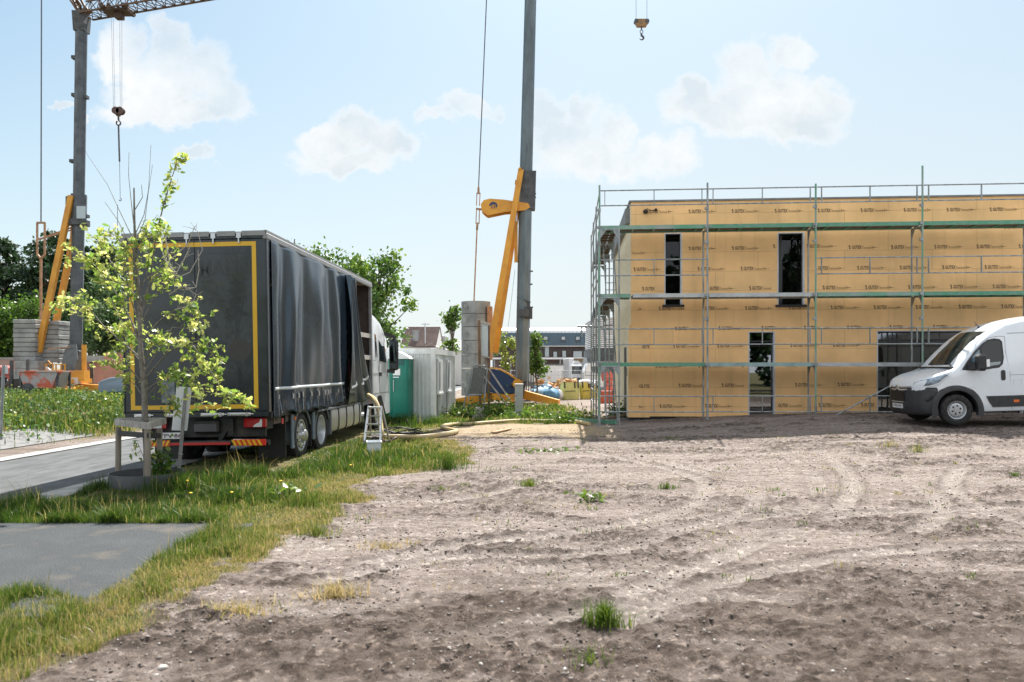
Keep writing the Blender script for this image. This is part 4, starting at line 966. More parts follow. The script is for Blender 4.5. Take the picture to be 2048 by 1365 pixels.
def truck():
    roll = R(0.95); zg = -.10
    T = thing('curtain_side_lorry', 'black curtain-sided lorry seen from behind with its right curtain pulled back', 'truck', (-5.47, 13.05, zg + .02), (0, -roll, -math.atan(61 / 1500)))
    w = 1.27; L = 8.0; zt = 4.17; zb = 1.05; sc = 114.9
    BLK = mat('black_body_paint', (.010, .016, .024), .30, coat=.3, col2=(.026, .036, .048), vscale=1.1); YEL = mat('yellow_stripe', (.66, .40, .03), .45); GRY = mat('grey_roof_rail', (.26, .27, .28), .5, .3, var=.15)
    DBR = mat('dark_brown_ply', (.055, .042, .036), .8, var=.35, vscale=4)
    # rear doors
    d = MB(); d.bb(-w, -.003, 0, .06, zb, zt - .12, 0, .01); d.bb(.003, w, .0, .06, zb, zt - .12, 0, .01)
    dr = d.build('rear_door', BLK, T)
    f = MB(); x0, x1, z0, z1, t = -1.165, 1.095, 1.10, 4.00, .075
    for q in ((x0, x0 + t, z0, z1), (x1 - t, x1, z0, z1), (x0 + t, -.004, z1 - t, z1), (.004, x1 - t, z1 - t, z1), (x0 + t, -.004, z0, z0 + t), (.004, x1 - t, z0, z0 + t)): f.bb(q[0], q[1], -.004, .0, q[2], q[3])
    f.build('yellow_frame', YEL, dr)
    f = MB(); add_text(f, 'MANN', (.08, -.0035, 3.42), (1, 0, 0), (0, 0, 1), .92, .27, bold=.02); f.bb(.15, .95, -.003, 0, 3.80, 3.812)
    f.build('faded_lettering', mat('faded_lettering', (.030, .036, .044), .35), dr)
    f = MB(); f.lathe([(0, 0), (.22, 0)], 24, 0, Matrix.Translation((.78, -.0032, 2.12)) @ Matrix.Rotation(R(90), 4, 'X') @ Matrix.Scale(.9, 4)); f.build('faded_disc', mat('faded_disc', (.045, .045, .047), .4), dr)
    f = MB(); f.bb(-.62, -.38, -.012, 0, 1.22, 1.62, 0, .01); f.build('door_plate', mat('dusty_plate', (.05, .06, .075), .3, col2=(.20, .24, .28), vscale=7), dr)
    # frame of the back
    f = MB(); f.bb(-w - .01, w + .01, -.01, .1, zt - .115, zt - .03, 0); f.bb(w - .002, w + .02, -.012, .12, zb - .02, zt - .04, 0); f.bb(-w - .02, -w + .002, -.012, .12, zb - .02, zt - .04, 0); f.bb(-w, w, -.005, .12, zb - .09, zb - .005, 0)
    f.build('rear_frame', BLK, T)
    f = MB()
    for x in (-1.0, -.55, -.12, .35, .8): f.bb(x - .04, x + .04, -.03, -.011, zt - .11, zt - .02); f.bb(x - .01, x + .012, -.032, -.0125, zt - .2, zt - .11)
    f.build('door_hinge', STEEL, T)
    f = MB()
    for a, b in ((-1.1, -.75), (-.55, -.2), (.08, .55), (.55, 1.02)):
        f.bb(a, b - .06, -.03, -.006, zb - .075, zb - .02, 0, .006); f.tube([(a + .05, -.035, zb - .045), (b, -.035, zb - .045)], .011, 6); f.box((b - .12, -.033, zb - .045), (.05, .02, .07))
    f.build('door_latch', ALU, T)
    # roof
    f = MB(); f.bb(-w - .015, w + .015, -.02, L, zt - .03, zt + .0, 1); 
    for a, b in ((-w, -.62), (-.5, -.16), (-.05, .28), (.42, .74), (.86, w)): f.bb(a, b, -.035, -.021, zt - .075, zt + .01, 0)
    f.bb(w - .05, w + .035, -.03, L, zt - .14, zt - .031, 0, .015); f.bb(-w - .035, -w + .05, -.03, L, zt - .14, zt - .031, 0, .015)
    f.bb(w - .03, w + .02, -.02, L, zt - .029, zt + .02, 0)
    f.build('roof', [GRY, mat('roof_tarp', (.35, .36, .37), .6)], T)
    f = MB()
    for y in np.arange(.7, L - .3, .95): f.bb(-w, w - .06, y, y + .07, zt - .13, zt - .05)
    f.build('roof_bow', mat('weathered_wood', (.42, .35, .27), .8, var=.3, vscale=6), T)
    f = MB(); f.bb(.2, 1.0, 5.6, 6.5, zt, zt + .12); f.build('roof_hatch', GREYP, T)
    # floor and front bulkhead
    f = MB(); f.bb(-w, w, .12, L, zb - .09, zb, 0); f.bb(w - .0, w + .03, .05, L, zb - .12, zb - .01, 0); f.build('load_floor', CHASS, T)
    f = MB(); f.bb(-w, w, L - .06, L, zb, zt - .05, 0); f.build('bulkhead', DBR, T)
    f = MB(); f.bb(w - .07, w + .012, L - .09, L + .02, zb - .1, zt - .14, 0, .01); f.build('corner_post', GRY, T)
    f = MB(); 
    f.bb(w - .1, w - .02, 5.4, 5.5, zb, zt - .14, 0); f.build('side_post', CHASS, T)
    f = MB()
    for z in (2.02, 2.62): f.bb(w - .045, w - .02, 5.3, L - .1, z, z + .12)
    f.build('side_board', mat('pale_board', (.42, .40, .37), .7, var=.2), T)
    f = MB(); RED = mat('red_frame_steel', (.42, .035, .03), .5)
    c = [(.55, 6.8), (.9, 6.8), (.9, 6.2)]
    for a, b in (((.6, 6.6, 2.2), (.75, 6.6, 3.9)), ((.95, 6.6, 2.2), (.75, 6.6, 3.9)), ((.55, 6.6, 3.3), (1.05, 6.6, 3.3)), ((1.05, 6.6, 3.3), (1.05, 6.6, 2.2)), ((.6, 6.6, 2.4), (1.05, 6.6, 3.3)), ((.6, 6.6, 2.8), (1.05, 6.6, 2.8)), ((.8, 6.6, 2.2), (.9, 6.6, 3.3)), ((.6, 6.6, 1.1), (.6, 6.6, 2.4)), ((1.0, 6.6, 1.1), (1.0, 6.6, 2.3))): f.bar(a, b, .035)
    ro = f.build('red_steel_frame', RED, None); ro.parent = None
    ro.matrix_world = T.matrix_basis; ro.location = T.location; ro.rotation_euler = T.rotation_euler
    tag(ro, 'red welded steel frame standing inside the open load space of the lorry', 'frame')
    # curtains
    CUR = mat('curtain_vinyl', (.022, .034, .050), .24, var=.08, vscale=1, spec=1.0, tint=(.72, .88, 1), bump=.05, bscale=5)
    f = MB(); f.bb(-w - .012, -w, .12, L, zb - .12, zt - .13, 0); f.build('left_curtain', CUR, T)
    ny, nz = 150, 70; V = []
    def fold(y, z):
        t = (zt - .14 - z) / (zt - zb)                    # 0 at the top, 1 at the floor
        yy = y + .30 * t * math.sin(y * 1.1)              # the folds lean
        a = .055 * math.sin(yy * 5.2 + 1.2 * math.sin(y * 1.3)) + .008 * math.sin(yy * 11 + 2) * (1 - t * .5) + .012 * math.sin(yy * 3.1 - t * 4)
        a += .016 * math.sin(y * 6.5 - t * 9) * math.exp(-t * 3.5) + .014 * math.sin(y * 4.1 + t * 7 + 1) * math.sin(t * 3.1)
        a += .05 * math.exp(-((t - 1.0) / .10) ** 2) * math.sin(y * 17 + t * 3)
        a *= (.35 + .65 * min(1, t * 3)) * min(1, (y - .1) * 3)
        return 1.262 + .045 + a + .045 * math.sin(math.pi * min(1, t)) * min(1, y)
    for j in range(nz):
        for i in range(ny):
            y = .14 + (4.95 - .14) * i / (ny - 1); t = j / (nz - 1); zbot = zb - .10 + .035 * math.sin(y * 9) + .02 * math.sin(y * 21) + (.0 if y > .5 else -.05)
            z = (zt - .14) * (1 - t) + zbot * t
            V.append((fold(y, z), y, z))
    q = [(j * ny + i, j * ny + i + 1, (j + 1) * ny + i + 1, (j + 1) * ny + i) for j in range(nz - 1) for i in range(ny - 1)]
    c = link('curtain', npmesh('curtain', V, [q], [CUR], smooth=True), T)
    sm = c.modifiers.new('thick', 'SOLIDIFY'); sm.thickness = .004; sm.offset = -1
    def strip(z, h, y0, y1, name, m, k=60, off=.004):
        V = [];
        for i in range(k):
            y = y0 + (y1 - y0) * i / (k - 1)
            V.append((fold(y, z) + off, y, z)); V.append((fold(y, z + h) + off, y, z + h))
        o = link(name, npmesh(name, V, [[(2 * i, 2 * i + 2, 2 * i + 3, 2 * i + 1) for i in range(k - 1)]], [m], smooth=True), c)
        s_ = o.modifiers.new('thick', 'SOLIDIFY'); s_.thickness = .004; s_.offset = 1
    strip(1.40, .055, .18, 4.9, 'reflective_tape', mat('reflective_tape', (.62, .66, .68), .5))
    for y in np.arange(.55, 5.4, .40):
        f = MB(); xx = fold(min(4.9, y), 1.2) + .012; f.bar((xx, y, 1.33), (w + .045, y + .01, zb - .07), .045, .006, 0, up=(1, 0, 0)); f.box((xx + .01, y, 1.27), (.02, .05, .09), 1)
        f.build('strap', [GREYP, STEEL], c)
    # the bunched, pulled-back end of the curtain
    nA, nB = 90, 46; V = []
    for j in range(nB):
        t = j / (nB - 1)
        zt_ = zt - .16; 
        for i in range(nA):
            s = i / (nA - 1)
            ya = 4.9; yb = 5.62 + 1.75 * t ** 1.25                     # spreads towards the floor
            y = ya + (yb - ya) * s; zbot = zb - .16 + .10 * s - .28 * math.exp(-((s - .62) / .16) ** 2) * 0
            z = zt_ * (1 - t) + zbot * t + .05 * math.sin(s * 9) * t
            amp = .11; ph = s ** (1 + .5 * t); x = 1.262 + .10 + amp * math.sin(ph * 2 * math.pi * 2.4 + .9 * math.sin(t * 3)) * (1 - .3 * s * t) + .022 * math.sin(s * 23 + t * 6) * (1 - t) ** 2
            x += .05 * math.sin(t * math.pi) * (1 - s) - .05 * s
            V.append((x, y, z))
    q = [(j * nA + i, j * nA + i + 1, (j + 1) * nA + i + 1, (j + 1) * nA + i) for j in range(nB - 1) for i in range(nA - 1)]
    c2 = link('curtain', npmesh('curtain', V, [q], [mat('curtain_vinyl_dark', (.012, .022, .036), .26, spec=1, tint=(.65, .85, 1))], smooth=True), T)
    sm = c2.modifiers.new('thick', 'SOLIDIFY'); sm.thickness = .004
    def cp(s, t): return Vector(V[int(round(t * (nB - 1))) * nA + int(round(s * (nA - 1)))])
    f = MB(); pts = [cp(.97, t) + Vector((.03, .01, 0)) for t in np.linspace(.02, .98, 20)]; f.tube(pts, .012, 5); f.build('curtain_edge', mat('pale_piping', (.35, .40, .45), .5), c2, smooth=True)
    f = MB(); 
    for a, b in ((.02, .5), (.55, .97)):
        pts = [cp(s, .86 - .03 * s) + Vector((.025, 0, 0)) for s in np.linspace(a, b, 24)]
        for i in range(len(pts) - 1): f.bar(pts[i], pts[i + 1], .004, .055, 0, up=(0, 0, 1))
    f.build('reflective_tape', MATS['reflective_tape'], c2)
    # underrun bar, lamps, plate
    RD = mat('red_paint', (.45, .025, .02), .45); 
    f = MB(); f.tube([(-.98, .1, .50), (1.24, .1, .50)], .05, 10); b = f.build('bumper_bar', CHASS, T, smooth=True)
    f = MB(); f.bb(-.85, .56, .046, .05, .47, .515); f.build('red_tape', RD, b)
    for x0_, x1_, nm in ((.62, 1.2, 1), (-.98, -.5, -1)):
        f = MB(); f.bb(x0_, x1_, .035, .055, .45, .56, 0, .01)
        k = 6
        for i in range(k):
            a = x0_ + .02 + (x1_ - x0_ - .04) * i / k; dw = (x1_ - x0_ - .04) / k * .55
            f.add([(a, .033, .455), (a + dw, .033, .455), (a + dw - .05 * nm, .033, .555), (a - .05 * nm, .033, .555)], [(0, 1, 2, 3)], 1)
        f.build('marker_board', [mat('signal_red', (.62, .03, .015), .4), mat('signal_yellow', (.72, .42, .02), .4)], T)
    for x0_, m_ in ((.80, 1), (-.98, -1)):
        f = MB(); f.bb(x0_, x0_ + .40, .05, .12, .76, .93, 0, .015); l = f.build('tail_lamp', mat('lamp_red', (.33, .012, .015), .15, coat=.6), T)
        f = MB(); q = [(x0_ + .17, .775), (x0_ + .33, .775), (x0_ + .335, .90), (x0_ + .31, .915), (x0_ + .28, .85), (x0_ + .21, .82)]; f.prism(q, .04, .0495); f.build('lamp_lens', mat('lamp_clear', (.55, .6, .62), .15, coat=.5), l)
    f = MB(); f.bb(-.72, -.26, .03, .04, .585, .695, 0, .004); pl = f.build('number_plate', mat('plate_white', (.62, .64, .65), .4), T)
    f = MB(); add_text(f, 'YPV·86', (-.69, .0285, .607), (1, 0, 0), (0, 0, 1), .40, .068, bold=.02); f.build('plate_letters', mat('plate_ink', (.06, .02, .02), .5), pl)
    f = MB(); f.bb(-1.0, 1.15, .15, .22, .60, .97, 0); f.bb(-.8, -.7, .1, 8, .62, .92, 0); f.bb(.5, .6, .1, 8, .62, .92, 0); f.bb(-.1, .35, .06, .15, .66, .92, 0, .05)
    for y in (1.9, 3.25): f.tube([(-1.1, y, .47), (1.1, y, .47)], .07, 8)
    f.bar((.36, .12, .55), (.55, .13, .86), .06); f.bb(.62, 1.16, .16, .5, .72, .95, 0)
    f.build('chassis', CHASS, T)
    f = MB(); f.bb(-.08, .32, .045, .058, .70, .84, 0, .02); f.build('tow_plate', mat('grey_metal_plate', (.09, .095, .10), .35, .5), T)
    # wheels
    RIMD = mat('painted_rim', (.50, .53, .56), .35, .6)
    wheel(T, (1.08, 1.9, .46), .47, .30, .31, 1, .02, 10, True, rimm=ALU)
    wheel(T, (1.08, 3.25, .46), .47, .30, .31, 1, -.16, 8, False, rimm=RIMD)
    wheel(T, (1.03, 8.95, .46), .47, .30, .31, 1, .0, 10, True, rimm=ALU)
    for y in (1.9, 3.25, 8.95): wheel(T, (-1.05, y, .44), .47, .34, .31, -1, -.05, 10, True, rimm=RIMD)
    for s_ in (-1, 1):
        f = MB(); f.bb(s_ * .72, s_ * 1.24, .92, .95, .13, .92); f.build('mudflap', BLACKP, T); f = MB(); f.bb(s_ * .74, s_ * 1.22, 2.52, 2.545, .18, .85); f.build('mudflap', BLACKP, T)
    for y0 in (1.9, 3.25):                                   # mudguards
        f = MB(); n = 14; V_ = []
        for i in range(n + 1):
            t = R(195 - 175 * i / n); V_ += [(.82, y0 + .56 * math.cos(t), .46 + .56 * math.sin(t)), (1.25, y0 + .56 * math.cos(t), .46 + .56 * math.sin(t)), (1.25, y0 + .50 * math.cos(t), .46 + .50 * math.sin(t))]
        f.add(V_, [(3 * i, 3 * i + 1, 3 * i + 4, 3 * i + 3) for i in range(n)] + [(3 * i + 1, 3 * i + 2, 3 * i + 5, 3 * i + 4) for i in range(n)])
        o = f.build('mudguard', GREYP, T, smooth=True); sm = o.modifiers.new('t', 'SOLIDIFY'); sm.thickness = .012
    f = MB(); f.bb(1.19, 1.25, 1.30, 1.42, .25, .98, 0, .02); f.build('mudguard_edge', mat('blue_grey_plastic', (.13, .17, .21), .45), T); f = MB(); f.bb(1.19, 1.25, 2.62, 2.74, .3, 1.0, 0, .02); f.build('mudguard_edge', mat('blue_grey_plastic', (.13, .17, .21), .45), T)
    f = MB(); f.bb(1.24, 1.275, 1.38, 1.44, .80, .86, 0, .01); f.build('side_marker', mat('orange_lens', (.7, .16, .02), .3), T)
    f = MB(); f.bb(1.10, 1.16, .55, 1.5, .78, .90); f.build('side_rail', mat('rusty_brown_steel', (.16, .13, .11), .7, var=.3), T)
    f = MB(); f.bb(1.275, 1.285, .62, .70, .78, .88); f.bb(1.265, 1.275, 7.6, 7.66, .8, .9); f.build('red_marker', mat('red_marker_plastic', (.55, .06, .05), .5), T)
    # tank with straps
    f = MB(); n = 20; prof = []
    for i in range(n):
        t = 2 * math.pi * i / n; k = .32; cx, cz = .92, .62
        xx = math.copysign(abs(math.cos(t)) ** .45, math.cos(t)) * .32; zz = math.copysign(abs(math.sin(t)) ** .45, math.sin(t)) * .32
        prof.append((cx + xx, cz + zz))
    f.prism(prof, 3.98, 6.75); tk = f.build('fuel_tank', mat('brushed_aluminium', (.60, .61, .61), .36, .75, var=.1, vscale=3, stretch=(1, 8, 1)), T, smooth=30)
    for y in (4.55, 5.25, 5.95, 6.55):
        f = MB(); pr = [(.92 + (x - .92) * 1.035, .62 + (z - .62) * 1.035) for x, z in prof]; f.prism(pr, y, y + .06); f.build('tank_strap', BLACKP, tk, smooth=30)
    f = MB(); f.bb(.95, 1.24, 3.88, 3.97, .3, 1.0, 0); f.bb(.95, 1.34, 2.6, 6.4, zb - .17, zb - .135, 0); f.bb(.95, 1.27, 6.8, 8.1, zb - .25, zb - .125, 0); f.build('side_skirt', GREYP, T)
    # cab
    CABM = mat('cab_paint', (.62, .65, .68), .3, coat=.5, metal=.2)
    f = MB(); st = [(8.12, 2.9, 3.25), (8.3, 3.1, 3.42), (8.7, 3.2, 3.5), (9.2, 3.12, 3.42), (9.8, 3.0, 3.3), (10.3, 2.72, 3.0), (10.62, 2.3, 2.5), (10.78, 1.7, 1.85), (10.86, .9, 1.0)]
    V_ = []; Fs = []; n = 0
    for (y, zs, zr) in st:
        hw = 1.25 if y < 10.3 else 1.25 - (y - 10.3) ** 2 * .5; arch = 0
        zl = .40 if abs(y - 8.95) > .56 else .46 + math.sqrt(max(0, .58 ** 2 - (y - 8.95) ** 2))
        if y < 8.2: zl = .9
        r = [(-hw, zl), (-hw, 1.4), (-hw + .02, 2.0), (-hw + .06, zs - .05), (-hw + .16, zs + (zr - zs) * .55), (-hw * .55, zr), (0, zr + .02), (hw * .55, zr), (hw - .16, zs + (zr - zs) * .55), (hw - .06, zs - .05), (hw - .02, 2.0), (hw, 1.4), (hw, zl)]
        V_ += [(x, y, max(z, zl)) for x, z in r]; n = len(r)
    for i in range(len(st) - 1):
        Fs += [(i * n + j, i * n + j + 1, (i + 1) * n + j + 1, (i + 1) * n + j) for j in range(n - 1)]
    Fs += [tuple(range(n - 1, -1, -1)), tuple(range((len(st) - 1) * n, len(st) * n))]
    f.add(V_, Fs); cab = f.build('cab', CABM, T, smooth=35)
    GLD = mat('tinted_glass', (.02, .03, .035), .05, coat=1.0, spec=.9)
    f = MB(); f.add([(1.242, 9.1, 2.0), (1.242, 10.1, 1.95), (1.20, 10.0, 2.62), (1.20, 9.1, 2.75)], [(0, 1, 2, 3)]); f.add([(1.243, 8.6, 2.1), (1.243, 8.8, 2.1), (1.205, 8.8, 2.75), (1.205, 8.6, 2.78)], [(0, 1, 2, 3)]); f.build('cab_window', GLD, cab)
    f = MB(); f.bb(1.245, 1.254, 8.95, 8.965, 1.05, 2.0); f.bb(1.245, 1.254, 10.2, 10.215, 1.0, 2.0); f.bb(1.245, 1.254, 8.2, 8.88, 1.62, 1.63); f.bb(1.245, 1.254, 8.2, 10.2, 1.05, 1.062); f.bb(1.245, 1.28, 9.0, 9.2, 1.55, 1.66); f.bb(1.245, 1.252, 8.2, 8.5, 2.0, 2.01); f.build('door_seam', BLACKP, cab)
    f = MB(); f.bar((1.0, 9.9, 2.93), (1.5, 10.25, 2.72), .07, .1); f.bar((1.15, 10.15, 1.72), (1.45, 10.25, 1.66), .08, .1); f.box((1.43, 10.25, 2.20), (.28, .16, .98), 0, None, .05); m_ = f.build('mirror', BLACKP, cab)
    f = MB(); f.bb(1.32, 1.54, 10.155, 10.169, 1.98, 2.60, 0, .01); f.bb(1.33, 1.53, 10.155, 10.169, 1.77, 1.94, 0, .01); f.build('mirror_glass', mat('mirror_glass', (.10, .12, .13), .03, 1.0), m_)
    f = MB(); f.bb(-1.1, 1.1, 8.05, 8.11, .9, 2.9); f.build('cab_back', CHASS, cab)
    return T
TRUCK = truck()
# ------------------------------------------------------------ the white panel van
def van():
    zg = hz(10.45, 17.9); Vn = thing('panel_van', 'white high-roof panel van with black bumper parked in front of the house', 'van', (0, 0, 0), (0, -R(2.0), -R(4.5)))
    fw = Vector(((1911 - 1024) / F * 17.75, 17.75, HC - (850 - HY) / F * 17.75))
    rot = Vn.rotation_euler.to_matrix(); off = rot @ Vector((.95, -.93, 0)); Vn.location = fw - off
    PAINT = mat('white_van_paint', (.73, .79, .85), .22, coat=.6, var=.04, vscale=2)
    BUMP = mat('van_black_plastic', (.030, .033, .037), .55, var=.2, vscale=8, bump=.05, bscale=200); GL = mat('van_glass', (.008, .010, .012), .03, coat=.0, spec=.6)
    xw = .95; ra = .49
    def top(x):      # roof / bonnet height along the length
        return float(np.interp(x, [0, .04, .12, .25, .5, .8, .98, 1.3, 1.65, 1.9, 2.15, 2.5, 3.0, 3.6, 5.9, 6.0], [.92, 1.0, 1.08, 1.15, 1.235, 1.31, 1.37, 1.72, 2.06, 2.24, 2.36, 2.47, 2.54, 2.56, 2.56, 2.5]))
    def hw(x): return float(np.interp(x, [0, .05, .12, .22, .36, .6, 1.0, 6.0], [.62, .74, .84, .92, .975, 1.01, 1.02, 1.02]))
    xs_ = [0, .02, .05, .09, .14, .2, .28, .36, .44, .48, .52, .58, .66, .75, .85, .95, 1.05, 1.15, 1.25, 1.33, 1.38, 1.42, 1.46, 1.55, 1.7, 1.85, 2.0, 2.2, 2.4, 2.7, 3.0, 3.6, 4.05, 4.1, 4.2, 4.35, 4.55, 4.75, 4.9, 5.0, 5.05, 5.5, 5.95]
    V_ = []; half = 15
    for x in xs_:
        W_ = hw(x); zt = top(x); zb_ = .30
        for c in (xw, 4.55):
            if abs(x - c) < ra: zb_ = max(zb_, .34 + math.sqrt(ra * ra - (x - c) ** 2))
        zb_ = min(zb_, zt - .12); wst = min(1.25, zt - .1)
        tumb = .0 if zt < 1.3 else .16 * (zt - 1.25) / 1.3
        rr = min(.14, (zt - zb_) * .3) if zt < 1.45 else .13
        pts = [(W_ - .03, zb_), (W_, zb_ + .05), (W_ + .004, lerp(zb_, wst, .3)), (W_ + .006, lerp(zb_, wst, .6)), (W_, wst)]
        zs = zt - rr
        if zs < wst + .02: zs = wst + .02
        Wt = W_ - tumb
        pts += [(lerp(W_, Wt, .33), lerp(wst, zs, .33)), (lerp(W_, Wt, .66), lerp(wst, zs, .66)), (Wt, zs)]
        bowl = .035 if zt < 2 else .04
        for a in (25, 50, 75): pts.append((Wt - rr * 1.3 * (1 - math.cos(R(a))), zs + (zt - bowl - zs) * math.sin(R(a))))
        for k_ in (.72, .45, .2, 0): pts.append(((Wt - rr * 1.3) * k_, zt - bowl * k_ * k_))
        full = [(x, -a, z) for a, z in pts] + [(x, a, z) for a, z in reversed(pts[:-1])]
        V_ += full; n = len(full)
    Fs = []; Ms = []
    for i in range(len(xs_) - 1):
        for j in range(n - 1):
            Fs.append((i * n + j, i * n + j + 1, (i + 1) * n + j + 1, (i + 1) * n + j))
    body = MB(); body.add(V_, Fs); body.add(V_[:n], [tuple(range(n))]); body.add(V_[-n:], [tuple(range(n))])
    b = body.build('body', PAINT, Vn, smooth=50)
    # wheel housings
    f = MB()
    for c in (xw, 4.55):
        for s_ in (-1, 1):
            pr = [(c + ra * math.cos(R(a)), .34 + ra * math.sin(R(a))) for a in range(180, -1, -15)] ; 
            for i in range(len(pr) - 1): f.add([(pr[i][0], s_ * 1.0, pr[i][1]), (pr[i + 1][0], s_ * 1.0, pr[i + 1][1]), (pr[i + 1][0], s_ * .62, pr[i + 1][1]), (pr[i][0], s_ * .62, pr[i][1])], [(0, 1, 2, 3)])
            f.bb(c - ra, c + ra, s_ * .60, s_ * .61, .25, .9)
    f.bb(.3, 5.9, -.85, .85, .28, .34); f.build('wheel_housing', BLACKP, Vn)
    # black lower bumper, wraps round the nose
    f = MB(); k = 26; rows = [(.24, -.02), (.30, .03), (.44, .055), (.58, .055), (.66, .04), (.80, .035), (.90, .012)]
    path = []
    for i in range(k + 1):
        a = -math.pi / 2 + math.pi * i / k; path.append((.56 - .60 * abs(math.cos(a)) ** .85, 1.0 * math.copysign(abs(math.sin(a)) ** .68, math.sin(a)) ))
    V_ = []
    for (z, o) in rows:
        for (x, y) in path: V_.append((x - o * 1.0, y * (1 + o * .25), z + (.0 if z < .7 else -.0)))
    m_ = k + 1; f.add(V_, [(j * m_ + i, j * m_ + i + 1, (j + 1) * m_ + i + 1, (j + 1) * m_ + i) for j in range(len(rows) - 1) for i in range(k)])
    o_ = f.build('bumper', BUMP, Vn, smooth=50); sm = o_.modifiers.new('t', 'SOLIDIFY'); sm.thickness = .02
    # flares round the wheels, side mouldings
    for s_ in (-1, 1):
        for c in (xw, 4.55):
            f = MB(); V_ = []; nn = 22
            for i in range(nn + 1):
                a = R(-14 + 208 * i / nn); ro = ra + .135 - (.02 if 60 < math.degrees(a) < 120 else 0)
                ca, sa = math.cos(a), math.sin(a)
                V_ += [(c + ra * .97 * ca, s_ * .95, .34 + ra * .97 * sa), (c + ra * .97 * ca, s_ * 1.045, .34 + ra * .97 * sa), (c + (ra + .07) * ca, s_ * 1.05, .34 + (ra + .07) * sa), (c + ro * ca, s_ * 1.015, .34 + ro * sa)]
            f.add(V_, [(4 * i + j, 4 * i + j + 1, 4 * i + j + 5, 4 * i + j + 4) for i in range(nn) for j in range(3)])
            f.build('wheel_arch', BUMP, Vn, smooth=50)
        f = MB(); pr = [(1.68, .52), (1.76, .40), (3.95, .40), (3.95, .66), (1.62, .66)]; f.prism(pr, s_ * 1.015, s_ * 1.045); mo = f.build('side_moulding', BUMP, Vn)
        if s_ < 0: f = MB(); f.bb(2.22, 2.34, -1.05, -1.046, .50, .56); f.build('side_marker', mat('orange_lens', (.7, .16, .02), .3), mo)
    # bumper details
    f = MB(); f.prism([(.02, .53), (-.112, .57), (-.112, .80), (-.02, .86)], -.36, .36); f.build('grille', mat('grille_black', (.010, .010, .011), .5, bump=1.0, bscale=25), Vn)
    CH = mat('chrome', (.88, .9, .93), .3, .8)
    f = MB()
    for z in (.835, .905):
        pts = [(-.10 + .50 * abs(y) ** 2.2, y, z + (.045 if abs(y) < .10 else 0) * (1 - abs(y) / .10) + abs(y) ** 2 * .06) for y in np.linspace(-.62, .62, 25)]; f.tube(pts, .022, 6)
    f.tube([(-.10, -.32, .545), (-.115, -.1, .54), (-.115, .1, .54), (-.10, .32, .545)], .012, 6)
    f.build('chrome_bars', CH, Vn, smooth=True)
    for s_ in (-1, 1):
        f = MB(); V_ = []                                      # headlamp follows the corner of the wing
        up_ = [(.10, .60, 1.01), (.20, .83, 1.07), (.34, .965, 1.11), (.54, 1.012, 1.16), (.80, 1.022, 1.20)]; lo_ = [(.06, .60, .945), (.15, .83, .935), (.30, .962, .94), (.46, 1.012, .975), (.60, 1.022, 1.03)]
        for (x, y, z), (x2, y2, z2) in zip(up_, lo_): V_ += [(x - .012, s_ * (y + .008), z), (x2 - .012, s_ * (y2 + .008), z2)]
        f.add(V_, [(2 * i, 2 * i + 2, 2 * i + 3, 2 * i + 1) for i in range(4)])
        hl = f.build('headlamp', mat('lamp_glass_grey', (.22, .30, .38), .08, coat=1, var=.5, vscale=14), Vn, smooth=60); sm = hl.modifiers.new('t', 'SOLIDIFY'); sm.thickness = .012; sm.offset = 1
        f = MB(); f.tube([(x - .022, s_ * (y + .014), z - .01) for x, y, z in lo_] + [(up_[-1][0], s_ * 1.035, up_[-1][2] - .02)], .010, 5); f.build('lamp_strip', mat('lamp_white', (.8, .84, .88), .2), hl)
        f = MB(); f.tube([(.20, s_ * .97, .60), (.26, s_ * 1.0, .62), (.36, s_ * 1.03, .70)], .03, 6); f.build('fog_recess', mat('grille_black', (.01, .01, .011), .5), Vn)
    f = MB(); f.bb(-.125, -.05, -.26, .26, .385, .495, 0); pl = f.build('number_plate', mat('plate_white', (.62, .64, .65), .4), Vn)
    f = MB(); add_text(f, '1-FDQ-184', (-.127, .23, .41), (0, -1, 0), (0, 0, 1), .46, .06, bold=.02); f.build('plate_letters', mat('plate_ink', (.06, .02, .02), .5), pl)
    # windscreen, side glass
    f = MB(); V_ = []
    for x in (1.02, 1.15, 1.3, 1.45, 1.6, 1.72, 1.84):
        zt = top(x); w_ = float(np.interp(x, [1.0, 1.84], [.93, .80]))
        for k_ in np.linspace(-1, 1, 9): V_.append((x - .02 + .10 * k_ * k_, w_ * k_, zt + .014 - .03 * k_ * k_))
    f.add(V_, [(j * 9 + i, j * 9 + i + 1, (j + 1) * 9 + i + 1, (j + 1) * 9 + i) for j in range(6) for i in range(8)])
    WS = mat('windscreen_glass', (.05, .06, .055), .04, col2=(.012, .015, .015), vscale=1.6, coat=.0, spec=.12)
    f.build('windscreen', WS, Vn, smooth=True)
    f = MB(); f.tube([(.98, -.75, 1.40), (1.1, -.3, 1.50), (1.12, -.05, 1.52)], .014, 5); f.tube([(.98, .2, 1.42), (1.12, .5, 1.52)], .014, 5); f.bb(.88, 1.0, -.85, .85, 1.345, 1.375); f.build('wiper', BLACKP, Vn)
    f = MB(); f.lathe([(.035, 0), (.03, .03), (.008, .05), (.006, .16), (.001, .22)], 8, 0, Matrix.Translation((2.05, 0, top(2.05) - .01)) @ Matrix.Rotation(R(-35), 4, 'Y')); f.build('aerial', mat('aerial_blue', (.03, .04, .12), .4), Vn)
    def side(x, z, o=.006):
        zt = top(x); W_ = hw(x); wst = min(1.25, zt - .1); tumb = .0 if zt < 1.3 else .16 * (zt - 1.25) / 1.3; zs = max(wst + .02, zt - .13)
        y = W_ if z < wst else lerp(W_, W_ - tumb, min(1, (z - wst) / (zs - wst))); return y + o
